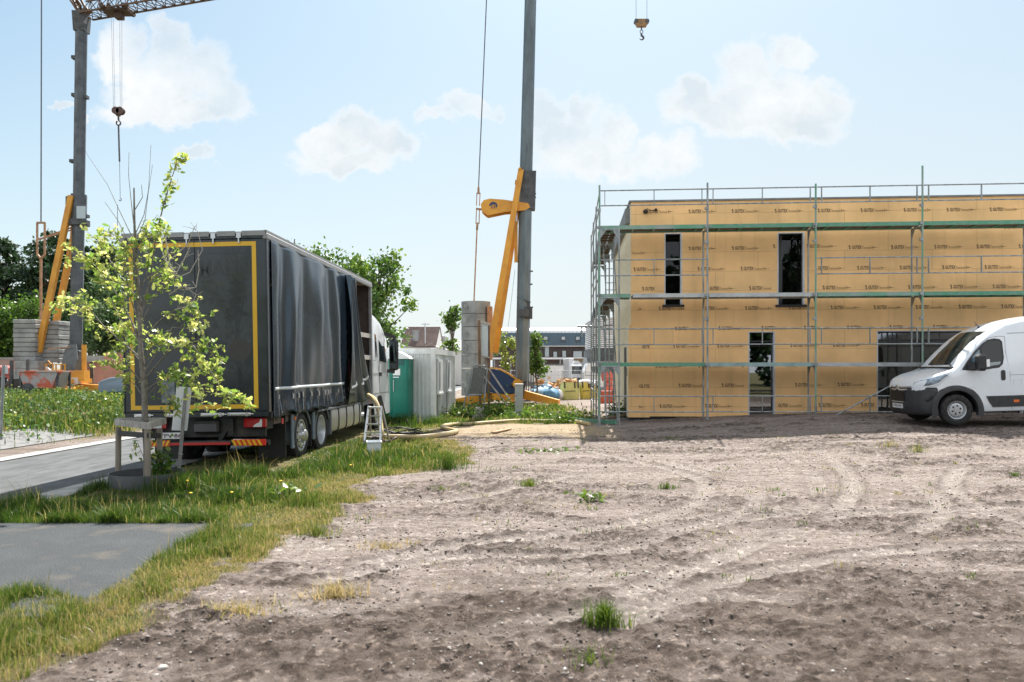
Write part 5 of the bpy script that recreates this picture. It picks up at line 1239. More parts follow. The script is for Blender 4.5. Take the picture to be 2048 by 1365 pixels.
    for s_ in (-1, 1):
        def patch(pr, name, m, o=.006, par=Vn):
            f = MB(); nz_ = len(pr); 
            cx = sum(p[0] for p in pr) / nz_; cz = sum(p[1] for p in pr) / nz_
            V_ = [(x, s_ * side(x, z, o), z) for x, z in pr] + [(cx, s_ * side(cx, cz, o), cz)]
            f.add(V_, [(i, (i + 1) % nz_, nz_) for i in range(nz_)]); return f.build(name, m, par, smooth=60)
        dg = [(1.10, 1.29), (1.25, 1.50), (1.45, 1.74), (1.62, 1.90), (1.75, 1.985), (1.90, 2.01), (2.02, 1.99), (2.07, 1.93), (2.07, 1.55), (2.03, 1.40), (1.94, 1.32), (1.6, 1.28), (1.4, 1.265)]
        patch(dg, 'side_window_rubber', BUMP, .005)
        patch([(1.58, 1.34), (1.585, 1.82), (1.70, 1.93), (1.88, 1.965), (1.99, 1.95), (2.025, 1.90), (2.025, 1.56), (1.99, 1.42), (1.92, 1.355)], 'side_window', GL, .009)
        patch([(1.34, 1.33), (1.35, 1.58), (1.54, 1.77), (1.54, 1.33)], 'quarter_window', mat('quarter_glass', (.10, .16, .21), .05, coat=1), .009)
        patch([(1.62, 1.345), (1.96, 1.40), (1.985, 1.46), (1.62, 1.44)], 'window_reflection', mat('reflection_tone_glass', (.22, .27, .29), .1, coat=1), .011)  # reflection put into the colour as a pale patch on the glass
        f = MB()
        for pts in ([(1.06, .98), (1.07, 1.28)], [(2.17, .66), (2.17, 1.2), (2.12, 1.7), (2.14, 2.05)], [(2.17, .66), (2.19, .34)], [(.70, 1.16), (.72, 1.31)], [(2.2, 2.12), (4.0, 2.12)], [(2.24, .70), (2.24, 1.02), (2.42, 1.02), (2.42, .68)], [(1.05, .86), (2.15, .88)], [(1.1, 1.3), (1.25, 1.51), (1.45, 1.76), (1.62, 1.925), (1.78, 2.03), (2.0, 2.06), (2.13, 2.05)], [(2.18, 1.14), (4.0, 1.14)]):
            w3 = [Vector((x, s_ * side(x, z, .0015), z)) for x, z in pts]; f.tube(w3, .0045 if len(pts) != 2 or pts[0][1] < 2 else .006, 4)
        f.build('door_seam', mat('seam_dark', (.12, .13, .14), .6), Vn)
        patch([(1.98, 1.02), (1.965, 1.06), (1.965, 1.23), (1.99, 1.26), (2.04, 1.26), (2.065, 1.23), (2.065, 1.06), (2.05, 1.02)], 'door_handle', BUMP, .012)
        f = MB(); f.bar((1.3, s_ * 1.0, 1.36), (1.36, s_ * 1.2, 1.40), .16, .14); f.box((1.42, s_ * 1.24, 1.46), (.20, .27, .40), 0, None, .06); mi = f.build('mirror', BUMP, Vn, smooth=30)
        f = MB(); f.box((1.50, s_ * 1.386, 1.44), (.07, .012, .17), 0, None, .004); f.build('indicator', mat('lamp_white', (.8, .84, .88), .2), mi)
    for x, y, s_ in ((xw, -.93, -1), (xw, .9, 1), (4.55, -.93, -1), (4.55, .9, 1)):
        wl = bpy.data.objects.new('wheel', None); COL.objects.link(wl); wl.parent = Vn; wl.location = (x, y, .355)
        M = Matrix.Rotation(R(90) * (1 if s_ < 0 else -1), 4, 'X')
        r_, h, ri = .365, .115, .215
        mb = MB(); mb.lathe([(ri, -h * .8), (ri + .03, -h), (r_ - .05, -h), (r_ - .01, -h * .8), (r_, -h * .5), (r_, h * .5), (r_ - .01, h * .8), (r_ - .05, h), (ri + .03, h), (ri, h * .8)], 40, 0, M); mb.build('tyre', TYRE, wl, smooth=True)
        mb = MB(); mb.lathe([(ri, -h), (ri, h * .85), (ri - .012, h * .8), (ri - .03, h * .3), (ri * .8, h * .2), (ri * .76, h * .25), (ri * .72, h * .55), (ri * .60, h * .62), (ri * .3, h * .6), (ri * .26, h * .8), (0, h * .82)], 32, 0, M)
        for q_ in range(6):
            t = 2 * math.pi * q_ / 6 + .3; mb.lathe([(0, .001), (ri * .11, .001), (ri * .11, -.005)], 8, 1, M @ Matrix.Translation((math.cos(t) * ri * .45, math.sin(t) * ri * .45, h * .62)))
        for q_ in range(14):
            t = 2 * math.pi * q_ / 14; mb.lathe([(0, .001), (ri * .07, .001), (ri * .07, -.005)], 8, 1, M @ Matrix.Translation((math.cos(t) * ri * .86, math.sin(t) * ri * .86, h * .26)))
        mb.build('rim', [mat('silver_hubcap', (.52, .55, .58), .35, .6), BLACKP], wl, smooth=True)
    for o in Vn.children:                                  # the nose is blunter than the first profile
        if o.type == 'MESH':
            for q in [o] + list(o.children):
                if q.type != 'MESH' or q.data.get('nosed'): continue
                q.data['nosed'] = 1
                for v in q.data.vertices:
                    if v.co.x < .6: v.co.x = .6 - (.6 - v.co.x) * .80
    return Vn
van()
# ------------------------------------------------------------ the two self-erecting cranes
CY = mat('crane_yellow', (.64, .31, .028), .45, col2=(.50, .22, .03), vscale=1.5)
CG = mat('crane_galvanised', (.115, .15, .17), .5, .25, var=.3, vscale=2.0, stretch=(1, 1, .3))
CD = mat('crane_dark_steel', (.07, .075, .082), .6, .2, var=.3, vscale=4)
ROPE = mat('steel_rope', (.10, .11, .13), .6, .3)
RUSTY = mat('brown_tie_bar', (.36, .20, .11), .6, var=.3)
CONB = mat('ballast_concrete', (.33, .345, .34), .9, col2=(.20, .205, .205), vscale=1.6, bump=.4, bscale=12)
NAVY = mat('crane_navy_paint', (.018, .042, .115), .4, var=.2)
def octo(mb, a, b, w0, w1, m=0):
    mb.tube([a, b], [w0 * .54, w1 * .54], 8, m)
def hook(mbp, mbr, c, s, top_z, w=.5, m=0):
    """hook block hanging at c on two falls of rope"""
def right_crane():
    Y = 35.0; C0 = P(1000, 800, Y); C0.z = 0
    T = thing('tower_crane', 'yellow and grey crane with navy base cover and round concrete ballast behind the cabin', 'crane', C0)
    q = lambda px, py, dy=0.0: P(px, py, Y + dy) - C0
    m = MB(); octo(m, q(1044, 762), q(1052, 350), .60, .55); octo(m, q(1052, 350), q(1061, 0), .55, .50); octo(m, q(1061, 0), q(1063, -134), .50, .48)
    m.bar(q(1047, 600), q(1048, 598), .7, .7)
    m.build('mast', CG, T, smooth=30)
    m = MB(); 
    m.bar(q(1055, 420), q(1057, 345), .64, .7, 0); m.bar(q(1038, 760), q(1030, 800), .5, .7)
    m.build('mast_joint', CD, T)
    for px, py in ((1062, 543), (1061, 569), (1066, 388), (1066, 395)): m = MB(); m.bar(q(px - 12, py), q(px + (4 if px < 1064 else 6), py), .10, .06); m.build('mast_peg', CD, T)
    m = MB()
    m.bar(q(1049, 615), q(1060, 615), .5, .5); m.tube([q(1047, 620, -.4), q(1047, 634, -.4)], .25, 12); m.box(q(1056, 626, -.1), (.4, .4, .55)); m.tube([q(1050, 615), q(1066, 615)], .04, 6); m.tube([q(1050, 637), q(1064, 637)], .04, 6)
    m.build('mast_joint', CD, T)
    m = MB()
    for dy, x0 in ((-.45, 0), (.5, 12)):
        m.bar(q(979 + x0, 706, dy), q(1042 + x0 * .4, 340, dy), .21, .26)
    m.bar(q(1030, 365), q(1054, 368), .14, .2); m.bar(q(1038, 368), q(1050, 398), .14, .14); m.tube([q(1040, 338, -.6), q(1040, 338, .6)], .07, 8)
    m.build('strut', CY, T)
    m = MB(); m.bar(q(1032, 444), q(1032, 525), .16, .16); m.bar(q(1033, 425), q(1033, 446), .08, .08, 1); m.build('hydraulic_cylinder', [CY, STEEL], T)
    m = MB(); pr = [(1056, 410), (1060, 418), (1050, 424), (1010, 427), (976, 434), (970, 430), (964, 424), (962, 412), (968, 404), (980, 401), (1008, 403), (1034, 407)]
    for s_ in (-.35, .31):
        v = [q(x, y) for x, y in pr]; m.prism([(p.x, p.z) for p in v], v[0].y + s_, v[0].y + s_ + .04)
    m.bar(q(966, 415), q(1054, 416), .6, .15)
    arm = m.build('rear_arm', CY, T)
    m = MB(); c = q(987, 414); yv = c.y - .352
    arc = [(c.x - .19 + .0, c.z - .05)] + [(c.x + .19 * math.cos(R(a)), c.z - .02 + .17 * math.sin(R(a))) for a in range(190, -40, -20)] + [(c.x + .12, c.z - .12), (c.x + .10, c.z + .02), (c.x + .02, c.z + .04), (c.x - .08, c.z + .0)]
    m.prism(arc, yv - .012, yv); m.bb(c.x - .09, c.x - .05, yv - .012, yv, c.z - .16, c.z - .04); m.bb(c.x + .02, c.x + .06, yv - .012, yv, c.z - .16, c.z + .0)
    m.build('emblem', NAVY, arm)
    m = MB()
    for s_ in (-3.2, 3.2):
        m.bar(q(957 + s_, 386), q(956 + s_ * .9, 412), .05, .04); m.bar(q(956 + s_ * .9, 418), q(955 + s_, 448), .05, .04)
    m.bar(q(957, 376), q(957, 388), .15, .1); m.bar(q(955, 446), q(954, 460), .12, .1); m.bar(q(952, 418), q(968, 420), .10, .08); m.bar(q(954, 458), q(948, 603), .075, .06)
    m.build('tie_bar', RUSTY, T)
    m = MB(); m.tube([q(957, 378), q(973, 0), q(978, -120)], .028, 6); m.tube([q(1030, 540, .2), q(1012, 690, .2)], .008, 5); m.build('rope', ROPE, T)
    # concrete ballast rings
    ys = [604, 629, 655, 682, 709, 737, 765, 792]
    for i in range(len(ys) - 1):
        a, b = q(952, ys[i], .9), q(952, ys[i + 1], .9); m = MB(); n = 10
        pr = []
        for k in range(n):
            t = 2 * math.pi * (k + .5) / n; pr.append((a.x + .72 * math.cos(t), a.y + .72 * math.sin(t)))
        m.prism(pr, b.z + .012, a.z - .012, axis='z')
        for k in (-.5, -.42): m.box((a.x + k, a.y - .66, (a.z + b.z) / 2), (.05, .05, .22))
        m.build('ballast_block', CONB, T)
    m = MB(); m.bb(*[v for v in (q(974, 700).x, q(984, 700).x)], q(0, 0, .3).y, q(0, 0, 1.3).y, q(0, 720).z, q(0, 612).z); m.build('ballast_frame', mat('rust_primer', (.40, .21, .11), .7, var=.3), T)
    # slewing base under its navy cover
    pr = [(975, 783), (975, 741), (985, 738), (1000, 741), (1018, 750), (1034, 762), (1039, 768), (1033, 778), (1027, 787), (1010, 788)]
    m = MB(); v = [q(x, y) for x, y in pr]; m.prism([(p.x, p.z) for p in v], -.9, .7); cov = m.build('base_cover', NAVY, T)
    m = MB(); e = [q(x, y) for x, y in ((976, 738), (985, 736), (1000, 739), (1018, 748), (1036, 761))]
    for i in range(4): m.bar(e[i] + Vector((0, -.55, 0)), e[i + 1] + Vector((0, -.55, 0)), .75, .07)
    m.build('cover_edge', CY, cov)
    m = MB(); c = q(1035, 768, -1.05); m.lathe([(0, -.06), (.22, -.06), (.22, .06), (0, .06)], 20, 0, Matrix.Translation(c) @ Matrix.Rotation(R(90), 4, 'X')); m.build('pivot', CY, T)
    m = MB(); c = q(1024, 770, -.93); m.lathe([(0, -.02), (.10, -.02), (.10, .03), (.05, .05), (0, .05)], 16, 0, Matrix.Translation(c) @ Matrix.Rotation(R(90), 4, 'X')); m.build('cover_knob', CD, cov)
    m = MB(); m.bar(q(1030, 795, -.9), q(1046, 762, -.9), .07); m.build('base_stay', RUSTY, T)
    for pts, dy in (((985, 795, 898, 806), -.8), ((1040, 788, 1118, 806), -.6), ((1000, 792, 1030, 800), 2.5)):
        m = MB(); a = q(pts[0], pts[1], 0); b = q(pts[2], pts[3], dy); m.bar(a, b, .30, .42, 0, h2=.26); m.tube([b + Vector((0, 0, -.1)), Vector((b.x, b.y, .02))], .05, 8); m.lathe([(0, 0), (.2, 0), (.2, .04), (0, .05)], 16, 0, Matrix.Translation((b.x, b.y, 0.0))); m.build('outrigger', CY, T)
    m = MB(); m.bb(q(985, 0).x, q(1040, 0).x, -.9, .9, q(0, 800).z, q(0, 786).z); m.build('chassis', CY, T)
    # jib above the picture, its trolley and hook
    z1 = q(0, -134).z; xm = q(1063, -134).x
    m = MB(); lattice(m, Vector((xm - 1, 0, z1)), Vector((xm + 17, -.9, z1 + .4)), .8, .9, 22); m.bar((xm, 0, z1 - .4), (xm, 0, z1 + 1.8), .3); m.tube([(xm, 0, z1 + 1.8), (xm + 10, -.5, z1 + .9)], .03, 5); m.tube([(xm, 0, z1 + 1.8), q(978, -120)], .03, 5)
    m.build('jib', CY, T)
    h = q(1283, 47, -.6); hook_block(T, h, .62, .34, z1 + .1, 1.0)
def lattice(m, a, b, h, w, n, r=.045):
    d = (b - a); u = Vector((0, 0, 1)); s = d.normalized().cross(u).normalized()
    L0 = lambda t: a + d * t + s * w / 2; L1 = lambda t: a + d * t - s * w / 2; Tt = lambda t: a + d * t + u * h
    for f in (L0, L1, Tt): m.bar(f(0), f(1), r * 1.6)
    for i in range(n):
        t0, t1, tm = i / n, (i + 1) / n, (i + .5) / n
        for f in (L0, L1): m.bar(f(t0), Tt(tm), r * .8); m.bar(Tt(tm), f(t1), r * .8)
        m.bar(L0(t0), L1(t0), r * .8); m.bar(L0(t0), L1(t1), r * .7)
def hook_block(T, c, w, h, ztop, s=1.0, fall=.27):
    m = MB(); pr = [(c.x - w / 2, c.z + h / 2), (c.x + w / 2, c.z + h / 2), (c.x + w / 2, c.z + h * .1), (c.x + w * .33, c.z - h / 2), (c.x - w * .33, c.z - h / 2), (c.x - w / 2, c.z + h * .1)]
    m.prism(pr, c.y - .09, c.y + .09, 0)
    for k in (-.05, .04):
        m.add([(c.x + k - .03, c.y - .092, c.z - .07), (c.x + k, c.y - .092, c.z - .07), (c.x + k + .06, c.y - .092, c.z + .08), (c.x + k + .03, c.y - .092, c.z + .08)], [(0, 1, 2, 3)], 1)
    for k in (-w * .4, w * .4): m.tube([(c.x + k, c.y - .1, c.z + h * .2), (c.x + k, c.y + .1, c.z + h * .2)], .10, 12, 1)
    hb = m.build('hook_block', [mat('hook_block_paint', (.28, .15, .05), .5, var=.3), CD], T)
    m = MB(); z = c.z - h / 2; m.tube([(c.x, c.y, z + .02), (c.x, c.y, z - .14)], .03, 8)
    ring = [(c.x + .065 * math.sin(R(a)), c.y, z - .22 + .085 * math.cos(R(a))) for a in range(0, 361, 30)]; m.tube(ring, .018, 6, cap=False)
    m.tube([(c.x, c.y, z - .30), (c.x, c.y, z - .42)], .045, 8)
    hk = [(c.x + .09 * math.sin(R(a)), c.y, z - .50 + .09 * math.cos(R(a))) for a in range(-10, 261, 22)]; m.tube(hk, [.035, .04, .045, .05, .05, .048, .042, .036, .03, .025, .02, .014, .01][:len(hk)], 8)
    m.build('hook', CD, hb, smooth=True)
    m = MB()
    for k in (-w * .4, w * .4): m.tube([(c.x + k, c.y, c.z + h / 2), (c.x + k * 1.05, c.y, ztop)], .009, 5)
    m.build('rope', ROPE, T)
    return hb
def left_crane():
    Y = 43.0; C0 = P(150, 790, Y); C0.z = 0
    T = thing('tower_crane', 'left crane with grey mast, lattice jib and square grey ballast stacks', 'crane', C0)
    q = lambda px, py, dy=0.0: P(px, py, Y + dy) - C0
    m = MB(); octo(m, q(152, 690), q(157, 440), .63, .62); octo(m, q(157, 440), q(158, 390), .8, .8); octo(m, q(158, 390), q(163, 55), .58, .60); m.build('mast', mat('dark_galvanised', (.085, .10, .115), .5, .25, var=.3, vscale=2), T, smooth=30)
    m = MB(); m.bar(q(151, 450), q(152, 395), .5, .9); m.bar(q(163, 65), q(163, 28), .62, .62, w2=.9); m.bar(q(157, 452), q(157, 440), .86, .86)
    m.build('mast_joint', CD, T)
    for px, py in ((150, 116), (150, 191), (171, 195), (146, 323), (172, 433), (171, 447)): m = MB(); m.box(q(px, py), (.28, .3, .18)); m.build('mast_lug', CD, T)
    m = MB(); pts = [(148, 690), (162, 690), (165, 720), (158, 752), (140, 752), (133, 750), (134, 725), (140, 700)]
    v = [q(x, y) for x, y in pts]; m.prism([(p.x, p.z) for p in v], -.5, -.4); m.prism([(p.x, p.z) for p in v], .4, .5); m.bar(q(150, 700), q(140, 750), .5, .8); m.build('mast_foot', mat('grey_steel_foot', (.13, .15, .165), .5, .2, var=.2), T)
    m = MB(); m.box(q(162, 425, -.45), (.5, .02, .7)); m.build('sign_plate', mat('pale_sign_plate', (.40, .48, .54), .5), T)
    m = MB()
    m.bar(q(77, 705, -.4), q(143, 392, -.4), .24, .30); m.bar(q(97, 720, .5), q(146, 480, .5), .23, .30); m.bar(q(145, 480, .5), q(150, 395, .5), .2)
    m.bar(q(141, 408), q(153, 440), .14); m.bar(q(132, 452), q(154, 440), .16); m.bar(q(146, 520, .3), q(146, 580, .3), .12)
    m.build('strut', CY, T)
    m = MB()
    for dy in (-.4, .4): m.bar(q(75, 480, dy), q(143, 458 - 6 * dy, dy), .07)
    for s_ in (-7.5, 7.5): m.bar(q(82 + s_, 446), q(82 + s_, 510), .10, .08)
    m.bar(q(74, 446), q(90, 446), .12, .1); m.bar(q(75, 510), q(82, 518), .1); m.bar(q(89, 510), q(82, 518), .1); m.bar(q(82, 518), q(82, 712), .12, .1)
    m.bar(q(95, 698, -1.1), q(140, 695, -.6), .06)
    m.build('tie_bar', RUSTY, T)
    m = MB(); m.tube([q(82, 446), q(83, 0), q(84, -80)], .035, 6); m.tube([q(84, -80), q(140, -30)], .03, 6); m.build('rope', ROPE, T)
    # ballast
    for x0, x1, y0, n, dy, wd in ((39, 84, 640, 9, -.2, 1.2), (84, 131, 643, 9, .5, 1.3)):
        for i in range(n):
            ya, yb = y0 + 9.2 * i, y0 + 9.2 * (i + 1); a, b = q(x0, ya, dy), q(x1, yb, dy)
            m = MB(); m.box(((a.x + b.x) / 2 + rng.normal(0, .015), a.y, (a.z + b.z) / 2), (b.x - a.x - .03, wd, a.z - b.z - .02), 0, None, .03); m.build('ballast_block', CONB, T)
    for ya, yb in ((722, 738), (738, 768)):
        a, b = q(46, ya, -.5), q(91, yb, -.5); m = MB(); m.box(((a.x + b.x) / 2, a.y, (a.z + b.z) / 2), (b.x - a.x, 1.4, a.z - b.z - .02), 0, None, .03); m.build('ballast_block', CONB, T)
    # platform with railing
    m = MB(); m.bb(q(92, 0).x, q(165, 0).x, -1.0, 1.0, q(0, 767).z, q(0, 758).z); m.bb(q(70, 0).x, q(176, 0).x, -.8, .8, q(0, 786).z, q(0, 771).z); m.bar(q(160, 776), q(230, 778, -.5), .35, .5, h2=.3); m.bar(q(100, 780), q(60, 784, -3), .3); m.bar(q(150, 779), q(135, 786, -4), .35)
    m.tube([q(168, 690, -.3), q(168, 745, -.3)], .13, 10); m.box(q(158, 752, -.5), (.9, .6, .6)); m.tube([q(137, 752, -.6), q(137, 748, -.6)], .22, 12); m.bb(q(110, 0).x, q(124, 0).x, -1.0, -.9, q(0, 765).z, q(0, 745).z)
    m.build('platform', CY, T)
    m = MB()
    for px in (92, 106, 112, 122, 130): m.bar(q(px, 765, -1), q(px, 728, -1), .06)
    for py in (729, 741, 752): m.bar(q(92, py, -1), q(130, py, -1), .05)
    m.bar(q(96, 722, -1), q(104, 730, -1), .05)
    m.build('railing', CY, T)
    m = MB(); m.bar(q(92, 735, -1.1), q(112, 750, -1.1), .10); m.box(q(148, 762, -.7), (.6, .3, .35)); m.build('pale_strut', mat('pale_metal', (.55, .53, .50), .6), T)
    m = MB(); m.bb(q(100, 0).x, q(170, 0).x, -2, 1, 0.3, .45); m.bb(q(110, 0).x, q(160, 0).x, -2.6, -1.6, 0.15, .3); m.build('timber_pad', mat('old_timber', (.30, .27, .23), .9, var=.3), T)
    # jib
    JB = mat('crane_jib_orange', (.085, .042, .018), .5, var=.3)
    z0 = q(0, 33).z; a = Vector((q(172, 0).x, 0, z0)); b = Vector((a.x + 16, -4.9, z0 + .0))
    m = MB(); lattice(m, a, b, .85, .95, 26, .05); lattice(m, q(163, 30) + Vector((0, 0, 0)), q(136, -12), .5, .7, 4, .055); m.bar(q(166, 28), q(178, 20), .3); m.bar(q(160, 30), q(140, -10), .16); m.bar(q(172, 20), q(150, -25), .12)
    m.tube([q(150, -25), a.lerp(b, .55) + Vector((0, 0, .9))], .025, 5); m.tube([q(150, -25), q(84, -80)], .03, 5); m.tube([a.lerp(b, .3) + Vector((0, 0, -.1)), b + Vector((0, 0, -.25))], .012, 4); m.build('jib', JB, T)
    c = a + (b - a) * .135; m = MB(); m.box(c + Vector((0, 0, -.08)), (1.5, .9, .08)); m.box(c + Vector((.1, 0, -.28)), (.4, .4, .36)); m.bar(c + Vector((-.7, 0, 0)), c + Vector((-.4, 0, .35)), .2)
    for k in (-.6, .6): m.tube([c + Vector((k, -.6, .05)), c + Vector((k, .6, .05))], .14, 10)
    m.build('trolley', mat('dark_rust', (.06, .035, .025), .7), T)
    h = Vector((c.x + .05, c.y, q(0, 231).z)); m = MB()
    for dy in (-.1, .1):
        for dx in (-.12, .12): m.lathe([(0, -.03), (.21, -.03), (.21, .03), (0, .03)], 16, 0, Matrix.Translation(h + Vector((dx, dy, .02))) @ Matrix.Rotation(R(90), 4, 'X'))
    m.bar(h + Vector((0, 0, .05)), h + Vector((0, 0, -.28)), .24, .2, w2=.1); hb = m.build('hook_block', mat('hook_block_dark', (.09, .05, .045), .6), T)
    m = MB(); m.tube([h + Vector((0, 0, -.26)), h + Vector((0, 0, -.5))], .05, 8); rr = [h + Vector((.12 * math.sin(R(a_)), 0, -.66 + .13 * math.cos(R(a_)))) for a_ in range(0, 331, 30)]; m.tube(rr, .04, 6); m.build('hook', CD, hb)
    m = MB(); zc = q(0, 330).z; m.tube([h + Vector((0, 0, -.8)), Vector((h.x + .06, h.y, zc))], .045, 6); m.tube([Vector((h.x + .06, h.y, zc)), Vector((h.x + .1, h.y, q(0, 402).z))], .013, 5)
    rr = [Vector((h.x + .1 + .06 * math.sin(R(a_)), h.y, q(0, 405).z + .07 * math.cos(R(a_)))) for a_ in range(0, 271, 30)]; m.tube(rr, .022, 5); m.build('sling', CD, hb)
    m = MB()
    for k in (-.35, -.25, .12, .24): m.tube([h + Vector((k * .8, 0, .05)), Vector((c.x + k, c.y, c.z - .3))], .008, 4)
    m.build('rope', ROPE, T)
right_crane(); left_crane()
# ------------------------------------------------------------ things on the site
LGREY = mat('cabin_sheet', (.54, .58, .585), .4, .1, var=.1, vscale=1.2); LGF = mat('cabin_frame', (.66, .69, .69), .5, var=.12); 
def container():
    c = P(870, 845, 26.0); a = math.atan2((1088 - 1024), 1500)
    T = thing('site_cabin', 'light grey steel site cabin with two narrow barred windows beside the green toilet', 'cabin', (c.x, c.y, hz(c.x, c.y) - .06), (0, 0, -a))
    W_, L_, Hh = 2.45, 6.0, 2.62
    m = MB(); 
    def corr(ax, fixed, a0, a1, z0, z1, n):
        for i in range(n):
            s0 = a0 + (a1 - a0) * i / n; s1 = a0 + (a1 - a0) * (i + 1) / n; w_ = s1 - s0
            pts = [(s0, 0), (s0 + w_ * .35, 0), (s0 + w_ * .45, .018), (s0 + w_ * .9, .018), (s1, 0)]
            for (p, o), (p2, o2) in zip(pts[:-1], pts[1:]):
                if ax == 'x': m.add([(p, fixed - o * fd, z0), (p2, fixed - o2 * fd, z0), (p2, fixed - o2 * fd, z1), (p, fixed - o * fd, z1)], [(0, 1, 2, 3)])
                else: m.add([(fixed - o * fd, p, z0), (fixed - o2 * fd, p2, z0), (fixed - o2 * fd, p2, z1), (fixed - o * fd, p, z1)], [(0, 1, 2, 3)])
    fd = 1; corr('x', .04, -W_ + .12, -.12, .16, Hh - .2, 16); fd = -1
    fd = 1; corr('y', -.04, .14, L_ - .14, .16, Hh - .2, 26)
    m.bb(-W_ + .03, -.08, L_ - .03, L_, .1, Hh - .1); m.bb(-W_ + .0, -W_ + .03, .1, L_ - .1, .1, Hh - .1)
    m.build('wall', LGREY, T)
    f = MB()
    for x in (-W_, -.16):
        for y in (0, L_ - .16): f.bb(x, x + .16, y, y + .16, 0, Hh, 0, .012)
    f.bb(-W_ + .16, -.16, .01, .12, Hh - .2, Hh, 0); f.bb(-W_ + .16, -.16, .01, .12, 0, .16, 0); f.bb(-.13, -.01, .16, L_ - .16, Hh - .2, Hh, 0); f.bb(-.13, -.01, .16, L_ - .16, 0, .16, 0)
    f.bb(-W_ + .02, -.14, .13, L_ - .02, Hh - .05, Hh - .01, 0); f.bb(-.01, .03, .3, 2.6, .02, .10, 0); f.bb(-.82, -.78, -.005, .035, .16, Hh - .2)
    f.build('frame', LGF, T)
    for y0, y1 in ((.75, 1.75), (3.3, 4.3)):
        f = MB(); f.bb(-.03, .035, y0, y1, 1.05, 2.25, 0); w = f.build('window', mat('window_shutter', (.66, .68, .69), .5), T)
        f = MB(); f.bb(.036, .04, y0 + .08, y0 + .35, 1.15, 2.15); f.build('pane', MATS['grey_plastic'], w)
        f = MB(); f.bb(-.03, .07, y0 - .04, y1 + .04, .98, 1.045); f.build('sill', LGF, w)
        f = MB(); f.tube([(-.01, y0 - .04, .2), (-.01, y0 - .04, 1.0)], .015, 5); f.build('conduit', GREYP, T)
def toilet():
    c = P(752, 838, 25.2); T = thing('portable_toilet', 'green plastic portable toilet with white roof between the lorry cab and the grey cabin', 'toilet', (c.x, c.y, hz(c.x, c.y)), (0, 0, R(-2)))
    GR = mat('toilet_green', (.0, .165, .12), .45, var=.12, vscale=2)
    m = MB(); m.bb(-.1, 1.1, 0, 1.1, .05, 2.05, 0, .03); 
    for x in (.0, .5, 1.0): m.bb(x - .04, x + .04, -.02, .002, .1, 2.0, 0, .008)
    m.bb(-.06, 1.06, -.018, -.001, 1.12, 1.16); m.build('body', GR, T)
    m = MB(); m.prism([(-.14, 2.05), (1.14, 2.05), (1.1, 2.12), (.75, 2.30), (.25, 2.30), (-.1, 2.12)], -.03, 1.13); m.build('roof', mat('translucent_white', (.62, .66, .66), .5), T)
    m = MB(); m.bb(.55, .95, -.025, -.003, 1.85, 2.03); m.build('vent', mat('dark_green_vent', (.01, .08, .075), .6), T)
    m = MB(); m.bb(.58, .82, -.028, -.003, 1.50, 1.72); m.build('notice', mat('paper_white', (.72, .74, .74), .7), T)
    m = MB(); m.tube([(.60, -.05, 1.35), (.60, -.05, .95)], .012, 6); m.bb(.58, .78, -.03, -.003, 1.42, 1.45); m.build('handle', STEEL, T)
def site_board():
    Y = 30.0; b = P(962, 835, Y); T = thing('notice_board', 'tall wooden notice board on two posts propped by slanting timber braces', 'board', (b.x, Y, 0)); q = lambda px, py, dy=0.: P(px, py, Y + dy) - Vector((b.x, Y, 0))
    WD = mat('brown_timber', (.19, .12, .075), .85, var=.3, vscale=5, stretch=(1, 1, .2))
    m = MB(); m.bar(q(961, 838), q(958, 641), .10, .10); m.bar(q(978, 830, .15), q(977, 648, .15), .10, .10); m.build('post', WD, T)
    m = MB(); m.bar(q(957, 641), q(980, 650), .08, .09); m.bar(q(958, 712), q(980, 716), .05, .06); m.build('crossbar', mat('pale_timber', (.36, .33, .29), .8, var=.2), T)
    m = MB(); m.bar(q(962, 745), q(1016, 812, -1.4), .06, .08, up=(0, 1, 0)); m.bar(q(978, 738, .1), q(1020, 800, -1.2), .06, .08, up=(0, 1, 0)); m.build('brace', mat('grey_timber', (.33, .29, .25), .85, var=.3), T)
    a, d = q(963, 648), q(976, 714); m = MB(); m.bb(a.x, d.x, .03, .05, d.z, a.z); m.build('panel', mat('pale_translucent_panel', (.50, .55, .56), .35), T)
def fence_panel():
    Y = 29.0; b = P(940, 840, Y); T = thing('mesh_sign_panel', 'grey mesh covered steel hurdle standing before the round concrete ballast', 'barrier', (b.x, Y, 0)); q = lambda px, py, dy=0.: P(px, py, Y + dy) - Vector((b.x, Y, 0))
    m = MB(); m.tube([q(922, 838, -.5), q(935, 780), q(944, 734), q(950, 731), q(971, 732), q(974, 738), q(969, 800, -.2), q(966, 830, -.4)], .03, 6); m.tube([q(937, 842, -.4), q(938, 790), q(947, 735)], .02, 6); m.tube([q(932, 792), q(964, 790)], .03, 6); m.build('frame', GALV, T, smooth=True)
    m = MB(); v = [q(936, 788, .03), q(963, 788, .03), q(970, 736, .03), q(946, 736, .03)]; m.add(v, [(0, 1, 2, 3)]); o = m.build('mesh_panel', mat('grey_mesh', (.16, .165, .165), .8, var=.3, vscale=30), T); s_ = o.modifiers.new('t', 'SOLIDIFY'); s_.thickness = .02
def cabinet():
    Y = 28.3; b = P(1038, 825, Y); T = thing('utility_cabinet', 'slim white-grey utility cabinet standing in the grass right of the slanting braces', 'cabinet', (b.x, Y, hz(b.x, Y)))
    top = P(1038, 768, Y).z - T.location.z
    m = MB(); m.bb(-.155, .155, 0, .3, .0, top - .05, 0, .01); m.build('body', mat('cabinet_grey', (.44, .46, .47), .5, var=.15), T); m = MB(); m.bb(-.17, .17, -.02, .32, top - .05, top, 0, .012); m.build('lid', mat('cabinet_lid', (.60, .62, .62), .5), T)
